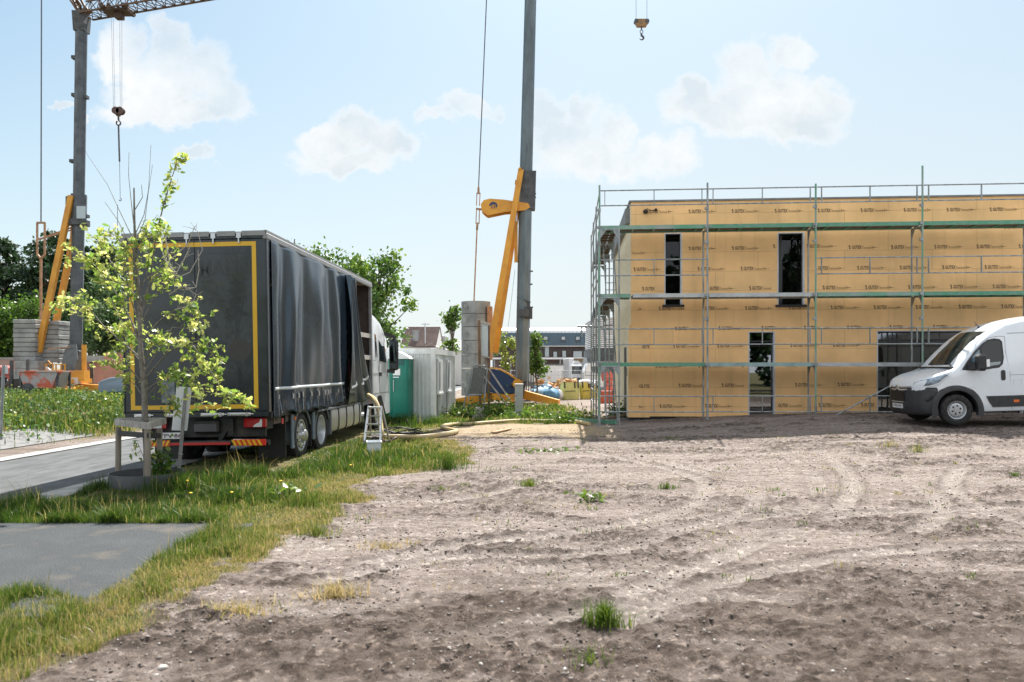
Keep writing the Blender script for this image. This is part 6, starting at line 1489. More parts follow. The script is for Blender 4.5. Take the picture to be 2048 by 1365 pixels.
def pavers():
    p = PG(959, 838); T = thing('paver_stack', 'small stack of grey concrete pavers in the grass below the notice board', 'pavers', p, (0, 0, .1))
    m = MB(); CP = mat('paver_concrete', (.36, .355, .34), .9, var=.2)
    for i, (w, x) in enumerate(((.52, 0), (.50, .02), (.30, -.02), (.28, 0), (.29, .01))):
        m = MB(); m.box((x, 0, .04 + i * .085), (w, .3, .08), 0, (0, 0, rng.normal(0, .06)), .008); m.build('paver', CP, T)
def ladder():
    base = PG(752, 893); Y = base.y; T = thing('step_ladder', 'open silver aluminium step ladder beside the lorry fuel tank', 'ladder', base); s = F / Y
    q = lambda px, py, dy=0.: P(px, py, Y + dy) - base
    m = MB(); z0 = .0
    for (x0, x1) in ((728, 738), (761, 762)): m.bar((q(x0, 893).x, 0, 0), q(x1, 813, .35), .045, .075, up=(0, 1, 0))
    m.build('rail', ALU, T)
    for t in (.12, .33, .54, .75, .97):
        m = MB(); a = Vector((q(728, 893).x, 0, 0)).lerp(q(738, 813, .35), t); b = Vector((q(761, 893).x, 0, 0)).lerp(q(762, 813, .35), t); m.bar(a, b, .09 if t < .9 else .2, .03); m.build('tread', ALU, T)
    m = MB()
    for (x0, x1) in ((741, 740), (779, 763)): m.bar((q(x0, 884, .9).x, .9, .0), q(x1, 814, .40), .035, .05, up=(0, 1, 0))
    m.bar((q(744, 870, .8).x, .78, .16), (q(776, 870, .8).x, .78, .16), .03, .04); m.build('back_leg', mat('dull_aluminium', (.45, .43, .42), .4, .5), T)
def hoses():
    HM = mat('cream_hose', (.50, .38, .16), .55, col2=(.42, .35, .24), vscale=4)
    def hp(l, z=.06): return [PG(x, y) + Vector((0, 0, z)) for x, y in l]
    def smooth_(pts, n=8):
        out = []; P_ = [pts[0]] + pts + [pts[-1]]
        for i in range(1, len(P_) - 2):
            for k in range(n):
                t = k / n; a, b, c, d = P_[i - 1:i + 3]
                out.append(.5 * ((2 * b) + (c - a) * t + (2 * a - 5 * b + 4 * c - d) * t * t + (3 * b - a - 3 * c + d) * t ** 3))
        return out + [pts[-1]]
    g0 = PG(765, 884); Yd = g0.y
    m = MB(); pts = [P(737, 791, Yd + 1.0), P(748, 799, Yd + .6), P(757, 818, Yd + .4), P(761, 845, Yd + .2), P(764, 868, Yd), PG(771, 880) + Vector((0, 0, .08))] + hp([(800, 880), (840, 880), (880, 877), (900, 874), (914, 869), (906, 864), (890, 862), (885, 858), (905, 853), (940, 852), (980, 849), (1040, 845), (1100, 845), (1130, 843), (1150, 846), (1178, 852)])
    m.tube(smooth_(pts), .058, 8); o = m.build('hose', HM, None, smooth=True); tag(o, 'thick cream coloured hose running from the lorry across the grass to the scaffold', 'hose')
    m = MB(); p0 = PG(815, 874)
    for k in range(9):
        c = p0 + Vector((rng.normal(0, .35), rng.normal(0, .15), .04)); r = rng.uniform(.2, .5); a0 = rng.uniform(0, 6)
        m.tube([c + Vector((r * 1.5 * math.cos(a0 + t), r * .6 * math.sin(a0 + t), .03 * k * .3 + .10 * abs(math.sin(t * 1.5 + k)) * (k > 4))) for t in np.linspace(0, 4.5, 20)], .012, 5)
    o = m.build('cable_coil', BLACKP, None); tag(o, 'tangled black cable lying on the ground behind the step ladder', 'cable')
    m = MB(); p0 = PG(749, 893)
    for k in range(6):
        c = p0 + Vector((rng.normal(0, .12), .35 + rng.normal(0, .1), .05)); r = rng.uniform(.1, .25); a0 = rng.uniform(0, 6)
        m.tube([c + Vector((r * math.cos(a0 + t), r * .6 * math.sin(a0 + t), .12 * abs(math.sin(t + k)))) for t in np.linspace(0, 4.5, 16)], .02, 5)
    o = m.build('cable_coil', mat('dark_brown_cable', (.06, .045, .045), .6), None); tag(o, 'short dark cable heap under the step ladder', 'cable')
    p = PG(748, 911); T = thing('white_tub', 'white square plastic tub standing in the grass in front of the step ladder', 'bucket', p, (0, 0, .2))
    m = MB(); w0, w1, h_ = .125, .14, .29
    V_ = [(sx * w, sy * w, z) for w, z in ((w0, 0), (w1, h_), (w1 - .012, h_), (w0 - .01, .01)) for sx, sy in ((-1, -1), (1, -1), (1, 1), (-1, 1))]
    m.add(V_, [(3, 2, 1, 0)] + [(r * 4 + i, r * 4 + (i + 1) % 4, r * 4 + 4 + (i + 1) % 4, r * 4 + 4 + i) for r in range(3) for i in range(4)] + [(12, 13, 14, 15)]); m.build('tub', mat('tub_plastic', (.66, .70, .74), .4), T)
    m = MB(); 
    for sx, sy, a, b in ((0, -w1 - .006, w1 * 2 + .03, .012), (0, w1 + .006, w1 * 2 + .03, .012), (-w1 - .006, 0, .012, w1 * 2), (w1 + .006, 0, .012, w1 * 2)): m.box((sx, sy, h_ - .02), (a, b, .03))
    m.build('rim', MATS['tub_plastic'], T)
    a, b = PG(1072, 838) + Vector((0, 0, .07)), PG(1232, 850) + Vector((0, 0, .07)); m = MB(); m.bar(a, b, .06, .11); o = m.build('scaffold_rail', GREEN, None); tag(o, 'long green scaffold beam lying on the sand left of the scaffold', 'beam')
    a, b = PG(985, 868) + Vector((0, 0, .03)), PG(1020, 862) + Vector((0, 0, .03)); m = MB(); m.bar(a, b, .12, .03); o = m.build('plank', mat('warm_plank', (.40, .25, .14), .8, var=.2), None); tag(o, 'short brown plank lying on the pale sand', 'plank')
    a, b = PG(1206, 846) + Vector((0, 0, .1)), PG(1262, 838) + Vector((0, 0, .18)); m = MB(); m.bar(a, b, .10, .04); o = m.build('plank', MATS['brown_timber'], None); tag(o, 'dark plank leaning low at the foot of the scaffold corner', 'plank')
def stake_frame():
    b = P(295, 966, 11.25); b.z = hz(b.x, b.y); Y = 11.25; s = F / Y
    WD = mat('weathered_stake', (.235, .205, .17), .85, var=.3, vscale=9, stretch=(1, 1, .15), bump=.3, bscale=40)
    T = thing('tree_stake_frame', 'weathered timber frame of three stakes and rails supporting the young oak', 'tree stakes', b); q = lambda px, py, dy=0.: P(px, py, Y + dy) - b
    for x, y, dy, top in ((236, 962, .25, 855), (296, 972, -.45, 858), (320, 966, .30, 858)):
        m = MB(); bt = q(x, y, dy); bt.z = -.1; m.tube([bt, q(x + (1 if x < 290 else -1), top, dy)], .042, 10); m.build('stake', WD, T, smooth=40)
    for a, c in (((232, 845, .25), (300, 853, -.5)), ((293, 853, -.45), (330, 842, .3)), ((232, 842, .3), (328, 842, .38))):
        m = MB(); m.bar(q(*a), q(*c), .045, .09); m.build('rail', mat('grey_rail_timber', (.33, .32, .30), .85, var=.25, vscale=8), T)
    m = MB()
    for a, c in (((236, 866, .2), (296, 871, -.5)), ((296, 871, -.5), (322, 872, .3)), ((240, 868, .3), (322, 874, .35))): m.bar(q(*a), q(*c), .012, .07)
    m.build('rubber_strap', mat('black_strap', (.03, .03, .032), .7), T)
    cx, cy = q(298, 975).x, -.06; m = MB(); pr = [(.50, -.06), (.52, .18), (.50, .18), (.48, -.06)]
    R_ = thing('root_collar', 'dark grey plastic root ring in the grass round the foot of the young oak', 'ring', b + Vector((cx, cy, 0))); m.lathe(pr + [pr[0]], 48); m.build('ring', mat('ring_plastic', (.10, .11, .12), .6, var=.2), R_, smooth=50)
    m = MB(); m.lathe([(0, .02), (.3, .03), (.485, .0)], 24); m.build('soil_fill', mat('dark_soil', (.05, .042, .035), .95, var=.4, vscale=20, bump=.8), R_, smooth=True)
    # small board on a leaning post beside it
    p = P(357, 948, 12.1); p.z = hz(p.x, p.y); T = thing('sign_post', 'white blank sign back on a leaning grey wooden post by the lorry number plate', 'sign', p); Y2 = p.y; q2 = lambda px, py, dy=0.: P(px, py, Y2 + dy) - p
    m = MB(); m.bar(q2(358, 940), q2(372, 777), .05, .04); m.build('post', mat('grey_post', (.25, .25, .25), .8, var=.3, vscale=10), T)
    v = [q2(343, 861, .05), q2(373, 862, .05), q2(383, 776, .05), q2(353, 773, .05)]; m = MB(); m.add(v + [k + Vector((0, .02, 0)) for k in v], [(0, 1, 2, 3), (7, 6, 5, 4), (0, 4, 5, 1), (1, 5, 6, 2), (2, 6, 7, 3), (3, 7, 4, 0)]); m.build('board', mat('sign_back', (.74, .78, .82), .5, var=.05), T)
    m = MB(); m.bar(q2(357, 907, -.02), q2(366, 909, -.02), .01); m.bar(q2(350, 939, -.02), q2(362, 936, -.02), .01); m.build('wire', STEEL, T)
    # sign pole at the left edge
    p = PG(5, 893); T = thing('sign_pole', 'thin grey metal sign pole at the left edge of the field', 'sign', p); q3 = lambda px, py, dy=0.: P(px, py, p.y + dy) - p
    m = MB(); m.tube([q3(1, 880), q3(7, 731)], .033, 8); m.build('pole', GALV, T, smooth=True); m = MB(); m.add([q3(9, 748, .04), q3(16, 748, .10), q3(15, 732, .10), q3(9, 732, .04)], [(0, 1, 2, 3)]); o = m.build('sign_plate', mat('paper_white', (.72, .74, .74), .7), T); s_ = o.modifiers.new('t', 'SOLIDIFY'); s_.thickness = .01
container(); toilet(); site_board(); fence_panel(); cabinet(); pavers(); ladder(); hoses(); stake_frame()
# ------------------------------------------------------------ bags, vehicles and buildings beyond
def bag(px0, px1, ytop, ybot, Y, m_, label, filled=None, straps=True, name='builders_bag', grp=None, printed=True):
    a, b = P(px0, ybot, Y), P(px1, ytop, Y); w = b.x - a.x; h = b.z - a.z; T = thing(name, label, 'bag', ((a.x + b.x) / 2, Y, a.z), group=grp)
    nu, nv = 32, 12; V_ = []
    for j in range(nv):
        t = j / (nv - 1)
        for i in range(nu):
            th = 2 * math.pi * i / nu; c, s = math.cos(th), math.sin(th); k = (abs(c) ** 5 + abs(s) ** 5) ** (-1 / 5)
            bl = 1 + .07 * math.sin(t * math.pi) + .02 * math.sin(th * 5 + px0) * t + .015 * math.sin(th * 9 + t * 9)
            V_.append((c * k * w / 2 * bl * (.93 + .05 * t), s * k * w / 2 * bl * .95, h * t * (1 + .03 * math.sin(th * 2 + px0) * t)))
    f = [[(j * nu + i, j * nu + (i + 1) % nu, (j + 1) * nu + (i + 1) % nu, (j + 1) * nu + i) for j in range(nv - 1) for i in range(nu)]]
    o = link('sack', npmesh('sack', V_, f, [m_], smooth=True), T)
    if filled:
        m = MB()
        for k in range(26):
            m.box((rng.uniform(-.38, .38) * w, rng.uniform(-.4, .3) * w, h * rng.uniform(.85, 1.08)), (rng.uniform(.15, .5), rng.uniform(.08, .3), rng.uniform(.04, .14)), 0, tuple(rng.uniform(-.6, .6, 3)))
        m.build('contents', filled, T)
    if straps:
        m = MB()
        for x in (-.32, .22, .40): m.bar((x * w, -w / 2 * 1.03, h * 1.02), (x * w + .02, -w / 2 * 1.04, h * .66), .07, .015, up=(0, 1, 0))
        m.build('strap', BLACKP, T)
        if printed:
            m = MB()
            for k in range(9): m.bb((-.3 + k * .065) * w, (-.3 + k * .065 + .045) * w, -w / 2 * 1.05 - .012, -w / 2 * 1.05, h * (.45 + .004 * k), h * (.50 + .004 * k))
            m.build('print_band', mat('bag_print', (.10, .12, .08), .8), T)
    return T
YB = mat('yellow_bag', (.62, .52, .10), .7, col2=(.50, .47, .14), vscale=3, bump=.5, bscale=6); YG = mat('green_yellow_bag', (.46, .52, .20), .7, col2=(.55, .52, .20), vscale=3, bump=.5, bscale=6)
WB = mat('white_bag', (.55, .62, .68), .7, bump=.5, bscale=6, var=.2); BB = mat('blue_bag', (.16, .33, .50), .7, bump=.8, bscale=6, col2=(.36, .50, .60), vscale=2.5)
WOODP = mat('scrap_wood', (.50, .28, .12), .8, var=.4, vscale=3); PLS = mat('white_plastic_scrap', (.66, .70, .74), .6, var=.2)
bag(1121, 1158, 764, 800, 41, YG, 'greenish yellow rubble bag overflowing with wood scraps, beside the blue sacks', WOODP)
bag(1160, 1182, 765, 798, 41.4, YB, 'yellow rubble bag filled with white plastic, middle one of the row', PLS, grp='yellow bags beside the scaffold')
bag(1181, 1196, 766, 797, 41.2, YB, 'yellow rubble bag with white plastic nearest the scaffold poles', PLS, grp='yellow bags beside the scaffold')
def sacks(px, py, Y, w, h, m_, label):
    p = P(px, py, Y); p.z = hz(p.x, p.y); T = thing('rubbish_sack', label, 'bag', p); nu, nv = 20, 10; V_ = []
    ph_ = rng.uniform(0, 6)
    for j in range(nv):
        t = j / (nv - 1); r = math.sin(math.pi * min(1, .12 + t * .85)) ** .6
        for i in range(nu):
            th = 2 * math.pi * i / nu; k = 1 + .14 * math.sin(3 * th + ph_) + .09 * math.sin(5 * th + 4 * t + ph_); V_.append((math.cos(th) * w / 2 * r * k, math.sin(th) * w / 2 * r * k, h * t))
    f = [[(j * nu + i, j * nu + (i + 1) % nu, (j + 1) * nu + (i + 1) % nu, (j + 1) * nu + i) for j in range(nv - 1) for i in range(nu)]]
    link('sack', npmesh('sack', V_, f, [m_], smooth=True), T); m = MB(); m.lathe([(.0, h * .9), (.10, h), (.06, h * 1.02), (.12, h * 1.14), (0, h * 1.12)], 8); m.build('tied_neck', m_, T)
sacks(1072, 797, 40.6, 1.0, .62, BB, 'crumpled pale blue sack at the left end of the bag row')
sacks(1085, 798, 40.2, 1.1, .72, BB, 'big blue sack in the middle of the rubbish heap')
sacks(1102, 799, 39.8, .95, .66, mat('mid_blue_bag', (.10, .26, .42), .7, bump=.8, bscale=6, var=.3), 'darker blue sack just left of the greenish yellow bag')
sacks(1092, 795, 41.5, .9, .85, mat('pale_blue_bag', (.45, .58, .66), .7, bump=.8, bscale=6, var=.2), 'whitish blue sack behind the big blue sack')
sacks(1114, 799, 40.3, .6, .6, PLS, 'small white plastic sack wedged beside the greenish yellow bag')
def scrap():
    p = P(1106, 790, 42); p.z = 0; T = thing('scrap_wood_pile', 'heap of orange brown scrap wood behind the blue sacks', 'wood pile', p)
    m = MB()
    for k in range(34): m.box((rng.normal(0, .45), rng.uniform(-.3, .6), rng.uniform(.1, .95)), (rng.uniform(.3, 1.1), rng.uniform(.08, .25), rng.uniform(.04, .12)), 0, (rng.normal(0, .3), rng.normal(0, .35), rng.normal(0, .6)))
    m.build('planks', WOODP, T)
    for px, lab, m_ in ((1098, 'grey steel beam pair lying before the white trailer', CD),):
        a, b = P(1062, 775, 44), P(1128, 772, 44); m = MB(); m.bar(a, b, .2, .25); m.bar(a + Vector((0, .5, -.35)), b + Vector((0, .5, -.35)), .2, .25); o = m.build('steel_beam', mat('beam_grey', (.13, .15, .17), .6, var=.2)); tag(o, lab, 'beam')
scrap()
def orange_things():
    p = P(1213, 805, 36); p.z = hz(p.x, p.y); T = thing('orange_barrier', 'stack of orange-red plastic crates seen through the scaffold bay', 'crates', p); OR = mat('orange_red_plastic', (.36, .07, .035), .5, var=.2)
    m = MB(); m.bb(-.28, .28, -.2, .2, 0, .30, 0, .03); m.bb(-.25, .25, -.18, .18, .31, .60, 0, .03); m.build('crate', OR, T); m = MB(); m.bb(.29, .46, -.1, .2, 0, .7, 0, .03); m.build('crate', mat('dark_red_plastic', (.30, .05, .04), .5), T)
    p = P(1216, 765, 38); T = thing('red_machine', 'small red machine top above the orange crates', 'machine', (p.x, p.y, 0)); m = MB(); m.lathe([(0, 1.0), (.3, 1.05), (.36, 1.3), (.3, 1.6), (.12, 1.75), (0, 1.75)], 12); m.bb(-.2, .2, -.2, .2, 0, 1.0); m.build('drum', mat('faded_red', (.50, .12, .10), .5, var=.3), T, smooth=40)
    p = P(1229, 790, 40); bag(1222, 1241, 752, 793, 40, mat('sand_coloured_bag', (.52, .46, .38), .8, var=.2), 'large sand coloured bulk bag behind the orange crates', None, straps=False)
orange_things()
def box_vehicle():
    VW = mat('far_white_paint', (.66, .69, .72), .35, coat=.3, var=.05); DK = mat('far_dark_glass', (.03, .04, .05), .1, coat=.5)
    a, b = P(1060, 765, 50), P(1127, 731, 50); T = thing('white_trailer', 'plain white box trailer parked behind the rubbish bags', 'trailer', ((a.x + b.x) / 2, 50, 0))
    w = (b.x - a.x); m = MB(); m.bb(-w / 2, w / 2, 0, 2, .75, b.z, 0, .03); m.build('box', VW, T); m = MB(); m.bb(-w / 2 - .03, w / 2 + .03, -.02, 2.02, b.z, b.z + .08); m.bb(-w / 2, w / 2, .2, 1.8, .5, .74); m.build('rim', mat('beam_grey', (.13, .15, .17), .6), T)
    for x in (-.6, .5): wl = MB(); wl.lathe([(0, -.1), (.32, -.1), (.32, .1), (0, .1)], 16, 0, Matrix.Translation((x, .1, .32)) @ Matrix.Rotation(R(90), 4, 'X')); wl.build('wheel', TYRE, T)
    m = MB(); m.box((.15, -.012, 1.05), (.22, .015, .2)); m.build('sticker', mat('sticker_tan', (.6, .45, .28), .7), T)
    # white rigid lorry seen from the front, van beside it
    a, b = P(1139, 782, 55), P(1162, 716, 55); T = thing('white_lorry', 'white lorry facing the site behind the yellow bags', 'truck', (P(1155, 0, 55).x, 55, 0))
    q = lambda px, py, dy=0.: P(px, py, 55 + dy) - Vector((T.location.x, 55, 0))
    m = MB(); m.bb(q(1139, 0).x, q(1195, 0).x, .4, 7, .9, q(0, 716).z, 0, .05); m.build('box_body', VW, T)
    m = MB(); m.bb(q(1140, 0).x, q(1164, 0).x, -.8, .39, .5, q(0, 729).z, 0, .12); m.prism([(q(1140, 0).x + .1, q(0, 729).z), (q(1164, 0).x - .1, q(0, 729).z), (q(1164, 0).x - .3, q(0, 722).z), (q(1140, 0).x + .3, q(0, 722).z)], -.5, .39); cb = m.build('cab', VW, T)
    m = MB(); m.bb(q(1142, 0).x, q(1161.5, 0).x, -.83, -.79, q(0, 748).z, q(0, 733).z, 0, .02); m.build('windscreen', DK, cb)
    m = MB(); m.prism([(q(1148, 0).x, q(0, 716).z - .03), (q(1167, 0).x, q(0, 716).z - .03), (q(1165, 0).x, q(0, 724).z), (q(1150, 0).x, q(0, 724).z)], .3, .39); m.bb(q(1143, 0).x, q(1161, 0).x, -.84, -.8, .5, 1.0); m.build('deflector', DK, cb)
    for x in (1143, 1160): wl = MB(); wl.lathe([(0, -.15), (.48, -.15), (.48, .15), (0, .15)], 16, 0, Matrix.Translation((q(x, 0).x, .0, .48)) @ Matrix.Rotation(R(90), 4, 'Y')); wl.build('wheel', TYRE, T)
    T = thing('white_van', 'plain white van rear panel beside the white lorry, half hidden by scaffold poles', 'van', (P(1180, 0, 49).x, 49, 0)); q = lambda px, py, dy=0.: P(px, py, 49 + dy) - Vector((T.location.x, 49, 0))
    m = MB(); m.prism([(q(1168, 0).x, .45), (q(1255, 0).x, .45), (q(1255, 0).x, q(0, 729).z), (q(1250, 0).x, q(0, 727).z), (q(1176, 0).x, q(0, 727).z), (q(1168, 0).x, q(0, 745).z)], 0, 2); m.build('body', VW, T)
    m = MB(); m.bb(q(1170, 0).x, q(1255, 0).x, -.01, 0, q(0, 752).z, q(0, 751).z); m.bb(q(1170.5, 0).x, q(1171.2, 0).x, -.01, 0, q(0, 751).z, q(0, 731).z); m.build('trim', GREYP, T)
    for x in (1180, 1238): wl = MB(); wl.lathe([(0, -.1), (.35, -.1), (.35, .1), (0, .1)], 16, 0, Matrix.Translation((q(x, 0).x, .05, .35)) @ Matrix.Rotation(R(90), 4, 'X')); wl.build('wheel', TYRE, T)
box_vehicle()
def far_fence():
    Y = 47.0; a = P(975, 742, Y).x; b = P(1200, 742, Y).x; T = thing('mesh_fence', 'long steel mesh site fence in front of the parked white vehicles', 'fence', (a, Y, 0)); n = 6; w = (b - a) / n
    for i in range(n):
        m = MB(); x0 = i * w; m.tube([(x0 + .03, 0, 0), (x0 + .03, 0, 1.55), (x0 + w - .03, 0, 1.55), (x0 + w - .03, 0, 0)], .021, 5)
        for k in range(1, 14): m.tube([(x0 + k * w / 14, 0, .1), (x0 + k * w / 14, 0, 1.55)], .004, 4)
        for z in (.2, .55, .9, 1.25): m.tube([(x0, 0, z), (x0 + w, 0, z)], .006, 4)
        m.build('fence_panel', GALV, T)
    a = P(1052, 800, 39); T = thing('stacked_fence_panels', 'grey mesh fence panels stacked upright right of the crane mast', 'fence panels', (a.x, 39, 0))
    for k in range(5): m = MB(); m.bb(-.1 + k * .12, -.06 + k * .12, k * .1, 1.0 + k * .1, .0, 1.9 - .03 * k); m.bb(-.1 + k * .12, .2 + k * .12, k * .1, .04 + k * .1, 1.8 - .03 * k, 1.84 - .03 * k); m.build('fence_panel', mat('grey_mesh', (.16, .165, .165), .8), T)
far_fence()
def houses():
    # long barn-roofed block of dark blue sheet
    Y = 88.; X0, X1 = P(985, 0, Y).x, P(1200, 0, Y).x; T = thing('blue_clad_block', 'long dark blue sheet-clad block with rounded pale roof and a row of square windows', 'building', (X0, Y, 0)); z = lambda py: P(0, py, Y).z; Wd = X1 - X0
    CL = mat('dark_blue_sheet', (.075, .125, .17), .45, .2, var=.12, vscale=.4); RF = mat('pale_sheet_roof', (.40, .44, .47), .45, .3, var=.1)
    m = MB(); n = int(Wd / .45)
    for i in range(n): m.bb(i * Wd / n, (i + 1) * Wd / n - .05, 0, .3, z(692), z(666)); m.bb((i + 1) * Wd / n - .05, (i + 1) * Wd / n, .04, .3, z(692), z(666))
    m.bb(0, Wd, .3, 9, 0, z(666)); m.build('upper_wall', CL, T)
    m = MB(); prof = [(0, z(666)), (.25, z(661)), (.8, z(657)), (1.8, z(654.5)), (4, z(652.5)), (9, z(652))] 
    V_ = []; 
    for y, zz in prof: V_ += [(0, y, zz), (Wd, y, zz)]
    m.add(V_, [(2 * i, 2 * i + 1, 2 * i + 3, 2 * i + 2) for i in range(5)]); 
    for i in range(n): 
        x = i * Wd / n
        for (y, zz), (y2, z2) in zip(prof[:-1], prof[1:]): m.bar((x, y, zz + .03), (x, y2, z2 + .03), .05)
    m.build('roof', RF, T)
    for px in (1027, 1063, 1091, 1126, 1155):
        x = P(px, 0, Y).x - X0; m = MB(); m.bb(x - .25, x + .3, -.08, .0, z(684), z(672.5)); w = m.build('window', CD, T); m = MB(); m.bb(x - .18, x + .23, -.1, -.081, z(680), z(674)); m.build('pane', mat('sky_lit_glass', (.38, .46, .52), .1, coat=.6), w)
    m = MB(); m.bb(0, Wd, -.15, -.02, z(693.5), z(692)); m.build('gutter', STEEL, T)
    m = MB(); m.bb(0, Wd, .2, .31, 0, z(693.6)); m.build('ground_floor_wall', mat('dark_brown_brick', (.06, .05, .048), .8, var=.2), T)
    for x0, x1, y0, y1, m_ in ((1090, 1098, 693, 714, 'pale_frame'), (1107, 1114, 704, 715, 'p2'), (1125, 1132, 702, 715, 'p2'), (1147, 1164, 703, 715, 'p2'), (1172, 1178, 700, 714, 'p2')):
        m = MB(); a = P(x0, 0, Y).x - X0; b = P(x1, 0, Y).x - X0; m.bb(a, b, .1, .19, z(y1), z(y0)); w = m.build('door' if m_ != 'p2' else 'window', mat('pale_window', (.36, .43, .46), .3), T)
    # low white canopy with posts before it
    Yc = 70.; T = thing('white_canopy', 'long low white canopy roof in front of the dark blue block', 'canopy', (P(985, 0, Yc).x, Yc, 0)); Wc = P(1190, 0, Yc).x - T.location.x; zc = lambda py: P(0, py, Yc).z
    m = MB(); m.bb(0, Wc, 0, 4, zc(719), zc(715.5)); m.build('roof', mat('far_white_paint', (.66, .69, .72), .35), T)
    m = MB(); [m.bb(x, x + .12, .1, .22, 0, zc(719)) for x in np.linspace(.1, Wc - .2, 7)]; m.build('post', GALV, T)
    m = MB(); m.bb(0, Wc, 3.8, 4, 0, zc(719.2)); m.build('back_wall', mat('mauve_brick', (.20, .15, .15), .85, var=.3, vscale=2), T)
    # white clad house seen through the scaffold
    Y = 52.; X0 = P(1187, 0, Y).x; X1 = P(1254, 0, Y).x; T = thing('white_clad_house', 'house clad in white horizontal boards over dark sheet, seen through the scaffold', 'building', (X0, Y, 0)); z = lambda py: P(0, py, Y).z; Wd = X1 - X0
    m = MB(); k = 15
    for i in range(k): za = z(698) + (z(637) - z(698)) * i / k; zb_ = za + (z(637) - z(698)) / k; m.bb(0, Wd, 0, 6, za + .06, zb_, 0); m.bb(.02, Wd - .02, .04, 5.9, za, za + .06, 1)
    m.build('cladding', [mat('white_boards', (.66, .66, .67), .6), CD], T)
    m = MB(); m.bb(-.1, Wd, -.05, 6, z(722), z(698.2)); m.build('lower_wall', mat('anthracite_sheet', (.045, .055, .065), .5), T); m = MB(); m.bb(.1, Wd, .1, 5.8, 0, z(722.2)); m.build('ground_floor_wall', mat('pale_render', (.42, .45, .47), .7), T)
    for x0, x1, y0, y1 in ((1209, 1220, 643, 650), (1213, 1226, 672, 685)):
        m = MB(); a = P(x0, 0, Y).x - X0; b = P(x1, 0, Y).x - X0; m.bb(a, b, -.05, .03, z(y1), z(y0)); w = m.build('window', mat('pale_frame2', (.5, .52, .54), .5), T); m = MB(); m.bb(a + .05, b - .05, -.06, -.051, z(y1) + .05, z(y0) - .05); m.build('pane', MATS['sky_lit_glass'], w)
    # brown roofed house behind the cabin
    Y = 66.; X0 = P(800, 0, Y).x; X1 = P(872, 0, Y).x; T = thing('brown_roofed_house', 'house with a brown tiled roof, grey flue and antenna behind the site cabin', 'building', (X0, Y, 0)); z = lambda py: P(0, py, Y).z; Wd = X1 - X0
    RT = mat('brown_roof_tile', (.27, .205, .19), .8, var=.15, vscale=2); m = MB(); k = 18; za, zb_ = z(694), z(649)
    for i in range(k):
        t0, t1 = i / k, (i + 1) / k; m.add([(0, t0 * 4, lerp(za, zb_, t0) + .09), (Wd, t0 * 4, lerp(za, zb_, t0) + .09), (Wd, t1 * 4, lerp(za, zb_, t1)), (0, t1 * 4, lerp(za, zb_, t1))], [(0, 1, 2, 3)])
        m.add([(0, t0 * 4, lerp(za, zb_, t0)), (Wd, t0 * 4, lerp(za, zb_, t0)), (Wd, t0 * 4, lerp(za, zb_, t0) + .09), (0, t0 * 4, lerp(za, zb_, t0) + .09)], [(0, 1, 2, 3)], 1)
    m.add([(0, 4, zb_), (Wd, 4, zb_), (Wd, 8, za), (0, 8, za)], [(0, 1, 2, 3)]); m.build('roof', [RT, mat('tile_shadow_gap', (.13, .10, .095), .9)], T)
    WH = mat('white_render', (.66, .66, .64), .8); m = MB(); m.bb(.1, Wd - .1, .3, 7.7, 0, za - .02); m.prism([(.3, za), (7.7, za), (4, zb_ - .1)], Wd - .2, Wd - .05, axis='x'); m.build('wall', WH, T)
    m = MB(); x = P(828, 0, Y).x - X0; m.tube([(x, 1.2, z(685)), (x, 1.2, z(662))], .28, 10); m.tube([(x, 1.2, z(662)), (x, 1.2, z(660))], .36, 10); m.build('flue', mat('flue_grey', (.30, .32, .34), .4, .5), T)
    m = MB(); x = P(849, 0, Y).x - X0; m.tube([(x, .5, z(694)), (x, .5, z(646))], .06, 6); m.tube([(x - .3, .5, z(648)), (x + .4, .5, z(648))], .04, 5); m.build('antenna', STEEL, T)
    # grey gable next to it
    Y = 74.; X0 = P(874, 0, Y).x; T = thing('grey_roofed_house', 'small house with a grey slate roof behind the thin young tree', 'building', (X0, Y, 0)); z = lambda py: P(0, py, Y).z; Wd = P(925, 0, Y).x - X0
    m = MB(); m.bb(0, Wd * .32, 0, 4, 0, z(673)); m.build('wall', mat('grey_brick_far', (.30, .31, .32), .85, var=.25, vscale=2), T)
    m = MB(); m.add([(Wd * .3, 0, z(700)), (Wd, 0, z(700)), (Wd * .85, 4, z(678)), (Wd * .45, 4, z(678))], [(0, 1, 2, 3)]); m.build('roof', mat('slate_roof', (.16, .175, .19), .7), T); m = MB(); m.bb(Wd * .35, Wd, .3, 4, 0, z(700) - .05); m.build('lower_wall', WH, T)
houses()
